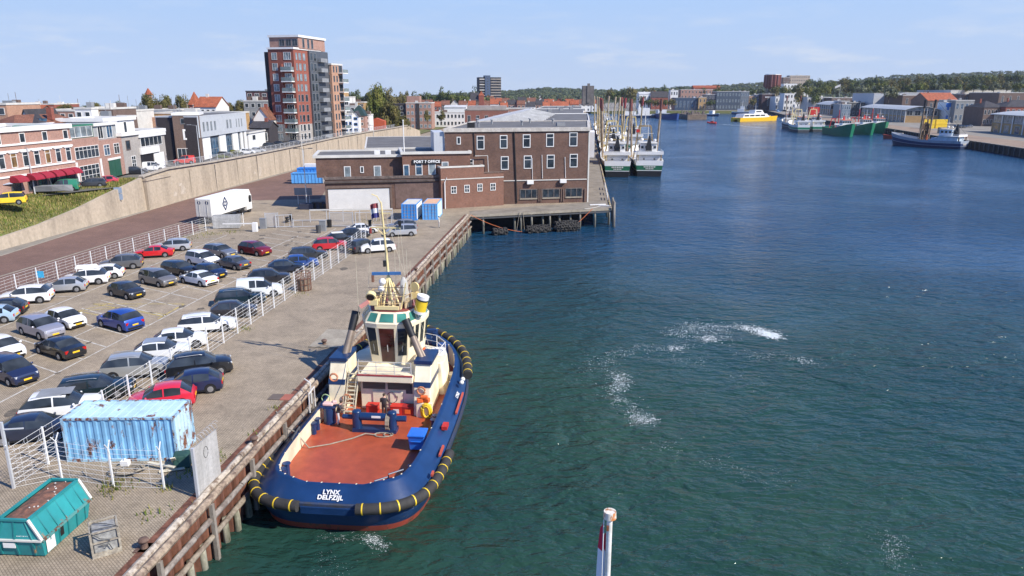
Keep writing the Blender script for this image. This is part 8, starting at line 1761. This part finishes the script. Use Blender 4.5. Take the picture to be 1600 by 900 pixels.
def trawler(label, pos, az, L=38, B=9.0, cols=None, detail=True, boom=(.95, .35), wheel='aft', house=WHITE, gantry=MASTY, name_band=True, boomc=None, roofc=OFFW, group=None, funnel=BLACK, booms=True, wtop=None, free=4.0, bow_=2.4):
    t = thing('fishing_trawler', label, 'trawler', (pos[0], pos[1], WZ), R(90 - az), group); cols = cols or (BLACK, paint((0.015, 0.13, 0.06), .5), WHITE)
    mb, top, hbf = boat_hull(L, B, free, bow_, [(.0, .50, 0), (.50, .53, 2), (.53, .76, 1), (.76, 1.0, 2)] if len(cols) == 3 else [(0, .9, 0), (.9, .94, 1), (.94, 1, 0)])
    mats = [cols[0], cols[1], cols[2], DGREY] if len(cols) == 3 else [cols[0], cols[1], DGREY]
    mats = list(cols) + [OFFW] * 2
    mb.m = [min(i, len(mats) - 1) for i in mb.m]; mb.build('hull', mats, t, True)
    dz = free - .9; x0 = .06 * L if wheel == 'aft' else .60 * L; ln = .26 * L if wheel == 'aft' else .2 * L; b0 = B * .33
    MB().box(x0, -b0, dz, x0 + ln, b0, dz + 2.9).build('superstructure', house, t, bevel=.06); MB().box(x0 - .8, -b0 - .9, dz + 2.9, x0 + ln, b0 + .9, dz + 3.15).box(x0 - .8, -b0 - .95, dz + 3.15, x0 - .7, b0 + .95, dz + 3.75).build('boat_deck', WHITE, t)
    hw = MB().box(x0 + ln * .35, -b0 * .8, dz + 3.15, x0 + ln, b0 * .8, dz + 5.7); wh_ = hw.build('wheelhouse', wtop or house, t, bevel=.06); MB().box(x0 + ln * .32, -b0 * .88, dz + 5.7, x0 + ln * 1.04, b0 * .88, dz + 5.9).build('roof', roofc, wh_)
    xs_ = (x0 + ln * .345, x0 + ln)
    for k in range(4): y = (-b0 * .8) * .75 + b0 * 1.2 * k / 3; put_window(wh_, .9, .9, (x0 + ln, y, dz + 4.3), math.pi / 2, fm=DGREY, fr=.06); put_window(wh_, .8, .8, (x0 + ln * .35, y, dz + 4.3), -math.pi / 2, fm=OFFW, fr=.06)
    for k in range(3):
        for s_ in (-1, 1): put_window(wh_, 1.0, .9, (x0 + ln * (.45 + .2 * k), s_ * b0 * .8, dz + 4.3), 0 if s_ < 0 else math.pi, fm=DGREY, fr=.06)
    for y in (-b0 * .5, 0.2, b0 * .5): put_window(t, .6, .6 if y else 1.7, (x0, y, dz + (1.4 if y != .2 else .2)), -math.pi / 2, fm=OFFW, fr=.06)
    fx = x0 + ln * .25; MB().loft([rect(fx - .9, -.9, fx + .9, .9, dz + 3.15), rect(fx - .7, -.6, fx + .6, .6, dz + 5.6), rect(fx - .35, -.18, fx + .15, .18, dz + 8.0)], 0, True, True, True).build('funnel', funnel, t)
    g = MB()
    for y in (-B * .36, B * .36): g.box(1.0, y - .18, dz, 1.4, y + .18, dz + 2.9)
    gx = .56 * L if wheel == 'aft' else .42 * L
    for y in (-B * .36, B * .36): g.beam((gx, y, dz), (gx, y * .55, dz + 10), .45, .45)
    if wheel == 'fore': g = MB().cyl((gx, 0, dz), (gx, 0, dz + 11), .35, .2, 8).beam((gx, 0, dz + 8), (gx - 7, 0, dz + 5), .3, .3).beam((gx - 8, -2, dz), (gx - 8, -1, dz + 6), .3, .3).beam((gx - 8, 2, dz), (gx - 8, 1, dz + 6), .3, .3).beam((gx - 8, -1, dz + 6), (gx - 8, 1, dz + 6), .4, .4)
    else: g.beam((gx, -B * .2, dz + 10), (gx, B * .2, dz + 10), .5, .5).beam((gx, -B * .28, dz + 6), (gx, B * .28, dz + 6), .35, .35)
    g.build('gantry', gantry, t)
    ms_ = MB().cyl((gx, 0, dz + 10), (gx, 0, dz + 14.5), .18, .08, 6).cyl((x0 + ln * .7, 0, dz + 5.9), (x0 + ln * .7, 0, dz + 11), .14, .06, 6).beam((x0 + ln * .7, -1.6, dz + 8.4), (x0 + ln * .7, 1.6, dz + 8.4), .12, .12).build('mast', OFFW, t)
    MB().sph((x0 + ln * .6, b0 * .6, dz + 6.7), .5, 8, 6).sph((x0 + ln * .6, -b0 * .65, dz + 6.5), .45, 8, 6).build('radar_dome', WHITE, t, True)
    if booms:
        for s_ in (-1, 1):
            h_ = 18.0; bm_ = MB(); p0 = Vector((gx - .3, s_ * B * .42, dz + .6)); p1 = Vector((gx - .8, s_ * (B * .42 + boom[1] * 2.2), dz + h_)); bm_.cyl(p0, p0.lerp(p1, .8), .34, .30, 8, 0).cyl(p0.lerp(p1, .8), p1, .42, .48, 8, 1).cyl(p0 + Vector((.9, 0, 0)), p1, .1, None, 5, 0)
            bm_.build('boom', boomc or [stained((0.50, 0.40, 0.27), (0.3, 0.22, 0.15), .8), rusty((0.20, 0.05, 0.04), amount=.5)], t)
            rg = MB(); rg.tube([p1, (gx, 0, dz + 10)], .05, 4).tube([p1, (x0 - .5, s_ * b0, dz + 3.9)], .05, 4).build('rigging', DGREY, t)
    rl = MB()
    for z in (dz + 3.55, dz + 3.9): rl.tube([(x0 + ln, b0 + .9, z), (x0 - .75, b0 + .9, z), (x0 - .75, -b0 - .9, z), (x0 + ln, -b0 - .9, z)], .05, 4)
    for x in (.2, .8): rl.beam((x, -B * .38, dz), (x, -B * .38, dz + 2.1), .06, .06).beam((x, B * .38, dz), (x, B * .38, dz + 2.1), .06, .06)
    rl.beam((.3, -B * .4, dz + 2.0), (.3, B * .4, dz + 2.0), .06, .06).build('railing', WHITE, t)
    nt_ = MB(); random.seed(len(label))
    for k in range(5): nt_.cbox((gx - 5 + random.uniform(-3, 3), random.uniform(-B * .3, B * .3), dz + .7), (1.6, 1.5, 1.3), 0, random.random())
    nt_.build('net_heap', paint((0.09, 0.07, 0.06), .9), t)
    if name_band:
        lm = MB()
        for k in range(7): lm.box(-.06, -1.6 + k * .48, free * .64, -.02, -1.28 + k * .48, free * .64 + .4)
        for k in range(5): lm.box(-.06, -1.1 + k * .46, free * .51, -.02, -.80 + k * .46, free * .51 + .35)
        lm.build('name_lettering', OFFW, t)
    return t
TG = 'trawlers moored along the pier'
def tr_at(s, off): p = pier(s, -off); return p
a = G(964, 277, WZ); trawler('green-banded trawler moored stern-on against the pier, its black funnel left of the other', (a.x, a.y), 5.5, 38, 8.6, gantry=stained((0.55, 0.45, 0.25), (0.4, 0.3, 0.15), .8), group=TG)
a = G(1014, 276, WZ); trawler('outer green-banded trawler with white upper decks, farther from the pier', (a.x, a.y), 5.5, 38, 9.0, gantry=stained((0.42, 0.34, 0.22), (0.25, 0.18, 0.1), .8), group=TG)
YL = paint((0.7, 0.55, 0.2)); 
for i, (s_, off, c_, g_) in enumerate(((122, 5.2, (DGREY, paint((0.10, 0.10, 0.12)), WHITE), YL), (166, 5.4, (NAVY, paint((0.02, 0.06, 0.2)), WHITE), OFFW), (168, 15.0, (DGREY, paint((0.02, 0.16, 0.07)), WHITE), YL), (212, 5.5, (DGREY, paint((0.02, 0.16, 0.07)), WHITE), OFFW), (258, 5.5, (NAVY, REDP, WHITE), YL), (304, 5.5, (DGREY, paint((0.02, 0.16, 0.07)), WHITE), YL))):
    p = pier(s_, -off); trawler(['trawler with yellow gantry directly beyond the two green-banded trawlers', 'navy trawler third in line along the pier', 'green trawler rafted outside the navy trawler', 'green trawler fourth in line along the pier', 'navy and red trawler fifth in line along the pier', 'green trawler farthest along the pier'][i], (p.x, p.y), 5.5, 36, 8.6, c_, gantry=g_, group=TG, boomc=[stained((0.56, 0.46, 0.27), (0.4, 0.3, 0.16), .5), paint((0.26, 0.03, 0.03)) if i in (0, 2) else stained((0.5, 0.4, 0.25), (0.4, 0.3, 0.2), 1)], booms=i != 4)
RG_ = 'green trawlers on the opposite quay'; GRN = paint((0.015, 0.17, 0.085), .45); GRN2 = paint((0.01, 0.20, 0.10), .45)
ORr = paint((0.75, 0.25, 0.12), .5)
for i, (px, py, lab) in enumerate(((1329, 214, 'green trawler with white wheelhouse lying outermost at the opposite quay'), (1361, 211.5, 'green trawler with a red mast in the middle of the three rafted ones'), (1382, 209, 'innermost green trawler of the three rafted at the opposite quay'))):
    a = G(px, py, WZ); L = 34; az = 180 + 4; d = Vector((math.sin(R(az)), math.cos(R(az)), 0)); p = a - d * (L + .5)
    trawler(lab, (p.x, p.y), az, L, 9, (GRN, GRN, GRN), free=3.6, bow_=3.4, wheel='fore', roofc=ORr, group=RG_, gantry=paint((0.6, 0.05, 0.05)), booms=False, name_band=False, funnel=REDP)
for i, (px, py, lab) in enumerate(((1270, 208, 'green and white trawler lying beyond the three rafted ones'), (1283, 207, 'second green trawler beyond the three rafted ones, nearer the quay'), (1246, 203, 'dark net-laden trawler far along the opposite quay'))):
    a = G(px, py, WZ); trawler(lab, (a.x - (4 if i == 0 else 0), a.y + 4), 8 if i < 2 else 8, 30, 8.5, (DGREY, GRN2, WHITE) if i < 2 else (DGREY, DGREY, OFFW), group='trawlers far along the opposite quay', roofc=ORr, booms=i == 2, name_band=False, wheel='aft' if i < 2 else 'fore')
# the blue trawler
a = G(1506, 233, WZ); trawler('dark blue trawler with brown nets on its gantry alongside the opposite quay', (a.x, a.y), -34, 31, 8.6, (paint((0.012, 0.025, 0.07)), paint((0.015, 0.035, 0.11)), paint((0.3, 0.34, 0.4))), wheel='aft', house=paint((0.45, 0.56, 0.66)), gantry=stained((0.22, 0.15, 0.10), (0.1, 0.07, 0.05), 1), group=None, boomc=[stained((0.40, 0.3, 0.2), (0.2, 0.14, 0.1), 1), BLACK], free=3.0, bow_=2.8)
bt = bpy.data.objects[[o_.name for o_ in COL.objects if o_.get('label', '').startswith('dark blue trawler')][0]]; nt_ = MB(); random.seed(6)
for k in range(16): nt_.cbox((17.3 + random.uniform(-.9, .9), random.uniform(-2.6, 2.6), 2.6 + random.uniform(0, 7)), (random.uniform(.6, 1.3), random.uniform(.7, 1.6), random.uniform(1.5, 3.4)), 0, random.random(), (.6, .6))
nt_.build('hanging_net', stained((0.20, 0.13, 0.08), (0.09, 0.06, 0.04), 1, .95), bt); MB().cbox((15.9, .3, 4.0), (.6, .8, 2.6), 0, .2, (.6, .6)).build('orange_net', paint((0.5, 0.12, 0.05), .8), bt); MB().box(5.5, -2.4, 2.0, 14.0, 2.4, 3.4).box(9.6, -1.8, 3.4, 13.2, 1.8, 4.2).build('shelter_deck', paint((0.42, 0.52, 0.62)), bt)
# small red workboat
a = G(1420, 218, WZ); mb, _, _ = boat_hull(12, 4, 1.5, .8, [(0, 1, 0)]); t = thing('workboat', 'small dark red workboat ahead of the blue trawler', 'boat', (a.x, a.y, WZ), R(180 - 40)); mb.build('hull', [paint((0.35, 0.05, 0.03)), DGREY], t, True); MB().box(3, -1.1, 1, 5.6, 1.1, 3.1).cyl((7, 0, 1), (7, 0, 5.5), .08, None, 6).build('cabin', paint((0.4, 0.36, 0.3)), t)
# yellow pilot vessel
a = G(1149, 190, WZ); c = G(1208, 188, WZ); d = c - a; L = d.length; t = thing('pilot_vessel', 'yellow twin-hulled pilot vessel with white upperworks under way', 'boat', (a.x, a.y, WZ), math.atan2(d.y, d.x)); YB = paint((0.80, 0.48, 0.02), .4)
for s_ in (-1, 1):
    mb, _, _ = boat_hull(L, 3.4, 2.8, 1.2, [(0, 1, 0)]); mb.v = [(x, y + s_ * 3.4, z) for x, y, z in mb.v]; mb.build('hull', [YB, YB], t, True)
MB().box(.5, -4.8, 1.6, L * .86, 4.8, 3.0).build('deck', YB, t); MB().side([(L * .08, 3.0), (L * .80, 3.0), (L * .70, 6.0), (L * .12, 6.0)], -4.0, 4.0).build('cabin', WHITE, t); MB().side([(L * .40, 6.0), (L * .66, 6.0), (L * .60, 9.0), (L * .42, 9.0)], -3.0, 3.0).build('wheelhouse', WHITE, t)
for k in range(4): put_window(t, L * .12, 1.3, (L * (.18 + .14 * k), -4.0, 4.0), 0, fm=OFFW)
put_window(t, L * .14, 1.2, (L * .51, -3.0, 7.1), 0, fm=OFFW); MB().cyl((L * .5, 0, 9), (L * .5, 0, 15), .2, .1, 6).beam((L * .5, -2, 12), (L * .5, 2, 12), .15, .15).build('mast', OFFW, t)
# red rib
a = G(1112, 193.5, WZ); t = thing('rescue_boat', 'small red rescue boat speeding with a white wake', 'boat', (a.x, a.y, WZ), R(150)); MB().tube([(-3.4, -1.1, .6), (1.5, -1.1, .7), (3.4, 0, 1.1), (1.5, 1.1, .7), (-3.4, 1.1, .6)], .5, 8).build('hull', REDP, t, True); MB().box(-1.5, -.6, .6, .8, .6, 2.1).box(-3.2, -.5, .5, -2.4, .5, 1.7).build('console', paint((0.5, 0.06, 0.04)), t)
# barges at the far bank
a = G(1058, 187.5, WZ)
mb, _, _ = boat_hull(60, 11, 3.6, 2.4, [(0, .9, 0), (.9, 1, 1)]); t = thing('cargo_barge', 'long dark barge with a bright blue bow at the far bank', 'barge', (a.x - 4, a.y + 62, WZ), R(-86)); mb.build('hull', [paint((0.03, 0.07, 0.24)), DGREY, DGREY], t, True); MB().box(3, -4, 3, 12, 4, 7.5).build('deckhouse', paint((0.6, 0.62, 0.65)), t); MB().box(14, -4.4, 3.4, 50, 4.4, 4.6).build('hatch_covers', GREY, t)
a = G(1089, 187, WZ); t = thing('work_barge', 'brown sided work barge loaded with gear at the far bank', 'barge', (a.x, a.y, WZ), 0); MB().box(-8.5, 0, -1, 8.5, 40, 4.4).build('hull', stained((0.30, 0.22, 0.15), (0.18, 0.13, 0.09), .4), t)
gm_ = MB(); random.seed(8)
for k in range(22): x = random.uniform(-8, 8); gm_.cbox((x, random.uniform(1, 30), 5 + random.random()), (random.uniform(.6, 2.5), 2, random.uniform(1, 3.5)))
for k in range(8): x = random.uniform(-8, 8); gm_.cyl((x, 3 + k * 3, 4), (x, 3 + k * 3, random.uniform(9, 15)), .18, .1, 5)
gm_.build('deck_cargo', stained((0.3, 0.24, 0.2), (0.12, 0.1, 0.09), .8), t)
a = G(1105, 181, WZ); mb, _, _ = boat_hull(16, 5, 2, 1, [(0, .8, 0), (.8, 1, 1)]); t = thing('small_tug', 'small blue and white boat beside the brown work barge', 'boat', (a.x, a.y, WZ), R(-60)); mb.build('hull', [NAVY, WHITE, GREY], t, True); MB().box(4, -1.6, 2, 9, 1.6, 5.5).build('cabin', WHITE, t)
a = G(1143, 178.5, WZ); mb, _, _ = boat_hull(22, 7, 2.6, 1.6, [(0, .8, 0), (.8, 1, 1)]); t = thing('small_tug', 'navy and white launch behind the yellow pilot vessel', 'boat', (a.x, a.y, WZ), R(-20)); mb.build('hull', [NAVY, WHITE, GREY], t, True); MB().box(6, -2.2, 2.6, 13, 2.2, 6).box(9, -1.6, 6, 13, 1.6, 8.5).cyl((11, 0, 8.5), (11, 0, 14), .2, .1, 6).build('cabin', WHITE, t)
a = G(990, 190, WZ); 
for i, (px, lab) in enumerate(((985, 'small navy and white boat seen between the trawler booms'), (1006, 'larger white boat seen right of the trawler booms'))):
    a = G(px, 184, WZ); mb, _, _ = boat_hull(24, 7, 2.6, 1.6, [(0, .8, 0), (.8, 1, 1)]); t = thing('moored_boat', lab, 'boat', (a.x - 10, a.y, WZ), R(0)); mb.build('hull', [NAVY, WHITE, GREY], t, True); MB().box(4, -2.2, 2.6, 15, 2.2, 6 + i * 3).cyl((11, 0, 6), (11, 0, 14), .2, .1, 6).build('cabin', WHITE, t)
tag(MB().cyl((0, 0, 0), (0, 0, 8.5), .07, .05, 6, 0).cbox((0, 0, 8.7), (.9, .1, .8), 1).build('fishing_marker', [DGREY, REDP], None, loc=(tr_at(80, 10).x, tr_at(80, 10).y, WZ + 4)), 'red flag marker on a dark pole between the two green-banded trawlers', 'marker')
# ================= foam on the water =================
random.seed(31); nr = np.random.default_rng(3)
fv = []; ff = []
def flake(x, y, s):
    o = len(fv); n = random.choice((5, 6, 7)); a0 = random.uniform(0, 6.3); el = random.uniform(.22, .7)
    ca_, sa_ = math.cos(a0), math.sin(a0)
    for k in range(n):
        a = 2 * math.pi * k / n; r = s * random.uniform(.45, 1.2); u, w_ = r * math.cos(a), r * el * math.sin(a); fv.append((x + u * ca_ - w_ * sa_, y + u * sa_ + w_ * ca_, WZ + .012 + random.uniform(0, .008)))
    ff.append(tuple(range(o, o + n)))
def foam_path(pts, n, spread, s0, s1, clump=6):
    P = [G(p[0], p[1], WZ) for p in pts]; L = [0]
    for i in range(1, len(P)): L.append(L[-1] + (P[i] - P[i-1]).length)
    for _ in range(int(n * 1.5)):
        d_ = random.random() * L[-1]; i = max(k for k in range(len(L)) if L[k] <= d_); i = min(i, len(P) - 2); f = (d_ - L[i]) / (L[i+1] - L[i]); c = P[i].lerp(P[i+1], f)
        cx, cy = c.x + random.gauss(0, spread * 1.25), c.y + random.gauss(0, spread * 1.25)
        for k in range(random.randint(1, clump)): flake(cx + random.gauss(0, spread * .3), cy + random.gauss(0, spread * .2), s0 * .55 + (s1 - s0) * .5 * random.random() ** 3)
foam_path([(1160, 511), (1185, 516), (1212, 525)], 330, .45, .05, .24)
foam_path([(1195, 520), (1213, 527)], 260, .28, .08, .24)
foam_path([(1120, 511), (1160, 510)], 90, .4, .03, .14)
foam_path([(1052, 525), (1075, 512), (1105, 508), (1115, 520), (1117, 532)], 330, .75, .03, .17)
foam_path([(1098, 528), (1116, 532)], 120, .4, .04, .17)
foam_path([(1082, 533), (1056, 548), (1020, 540), (990, 546), (950, 560), (922, 572)], 210, .6, .03, .13)
foam_path([(1050, 545), (1062, 543)], 60, .3, .05, .15)
foam_path([(1045, 560), (1095, 565)], 70, .8, .02, .10)
foam_path([(1150, 553), (1200, 556), (1240, 560), (1278, 570)], 80, .5, .03, .13)
foam_path([(1245, 561), (1270, 567)], 26, .3, .05, .15)
foam_path([(962, 583), (972, 597), (964, 610)], 260, .36, .03, .14)
foam_path([(950, 618), (985, 632), (995, 650), (1022, 655)], 150, .38, .03, .13)
foam_path([(992, 650), (1000, 660), (1020, 655)], 150, .3, .03, .12)
foam_path([(1030, 690), (1060, 705), (1110, 720), (1180, 740), (1230, 752)], 90, .5, .02, .08)
foam_path([(1130, 575), (1190, 610), (1200, 615)], 22, .8, .02, .10)
foam_path([(950, 590), (940, 570), (930, 600)], 90, 1.2, .015, .06)
foam_path([(575, 838), (590, 848), (600, 856)], 150, .18, .02, .08)
foam_path([(505, 835), (540, 842), (580, 840)], 60, .25, .015, .06)
foam_path([(500, 880), (530, 895)], 30, .5, .015, .05)
foam_path([(1395, 835), (1402, 880)], 130, .3, .015, .07)
foam_path([(1380, 820), (1340, 870), (1480, 880)], 70, .9, .01, .05)
foam_path([(700, 420), (760, 470), (740, 520)], 60, 2.5, .02, .09)
foam_path([(800, 560), (880, 600)], 30, 4, .015, .06)
foam_path([(1128, 194), (1160, 197), (1200, 200)], 160, 1.4, .3, 1.2); foam_path([(1145, 192), (1165, 193)], 50, .8, .2, .8)
me = bpy.data.meshes.new('foam'); me.from_pydata(fv, [], ff); me.materials.append(stained((0.80, 0.82, 0.82), (0.55, 0.62, 0.62), 3.0, .9, name='sea_foam'))
o = bpy.data.objects.new('foam', me); COL.objects.link(o); tag(o, 'white foam flecks drifting in curved streaks on the dark water', 'foam', kind='stuff')
# ---- flagpole of the viewer's own ship at the lower edge
p = D(953, 803, 6.0); t = thing('jack_staff', 'white flagstaff with a rusty cap at the bottom edge of the view', 'flagpole', (p.x, p.y, p.z - 4)); k = 1 / 174.0
MB().cyl((0, 0, 0), (0, 0, 3.98), .027, None, 14).build('pole', stained((0.8, 0.79, 0.74), (0.62, 0.6, 0.54), 8), t, True); MB().cyl((0, 0, 3.96), (0, 0, 4.03), .062, .058, 14).build('cap', rusty((0.75, 0.7, 0.6), (0.42, 0.16, 0.05), .53, 14), t, True)
MB().cyl((-.055, 0, 0), (-.055, 0, 3.94), .006, None, 6).build('halyard', WHITE, t); MB().beam((-.02, -.028, 3.84), (-.02, -.028, 3.89), .02, .02).build('cleat', paint((0.2, 0.07, 0.03)), t)
fl = MB()
for (x0, x1, dz) in ((-.100, -.060, 0), (-.05, -.032, .0)):
    r0 = [(x0 + (.018 if x0 < -.06 else .004), .02, 3.84 - (.08 if x0 > -.06 else 0)), (x1, .0, 3.90 - (.1 if x0 > -.06 else 0))]; r1 = [(x0 + .002, .03, 3.62), (x1, .0, 3.60)]; r2 = [(x0 - .012, .04, 3.0), (x1, 0, 3.0)]
    fl.loft([r0, r1], 0, False); fl.loft([r1, r2], 1, False)
o = fl.build('flag', [paint((0.55, 0.02, 0.06), .8, 0, .15), paint((0.72, 0.74, 0.80), .8, 0, .1)], None, loc=(p.x, p.y, p.z - 4)); md = o.modifiers.new('cloth', 'SOLIDIFY'); md.thickness = .003; tag(o, 'furled red and white flag hanging along the flagstaff', 'flag')

# ---- sea air: one thin even haze round the whole scene
hm = bpy.data.materials.new('sea_air'); hm.use_nodes = True; hnt = hm.node_tree; hnt.nodes.remove(hnt.nodes['Principled BSDF'])
pv = hnt.nodes.new('ShaderNodeVolumePrincipled'); pv.inputs['Color'].default_value = (0.80, 0.88, 1.0, 1); pv.inputs['Density'].default_value = 0.00006; pv.inputs['Anisotropy'].default_value = 0.2
hnt.links.new(pv.outputs[0], hnt.nodes['Material Output'].inputs['Volume'])
tag(MB().box(-3200, -500, -9, 3600, 3300, 130).build('haze', hm, uv=False), kind='stuff', label='thin pale sea haze over the harbour and the far shore')
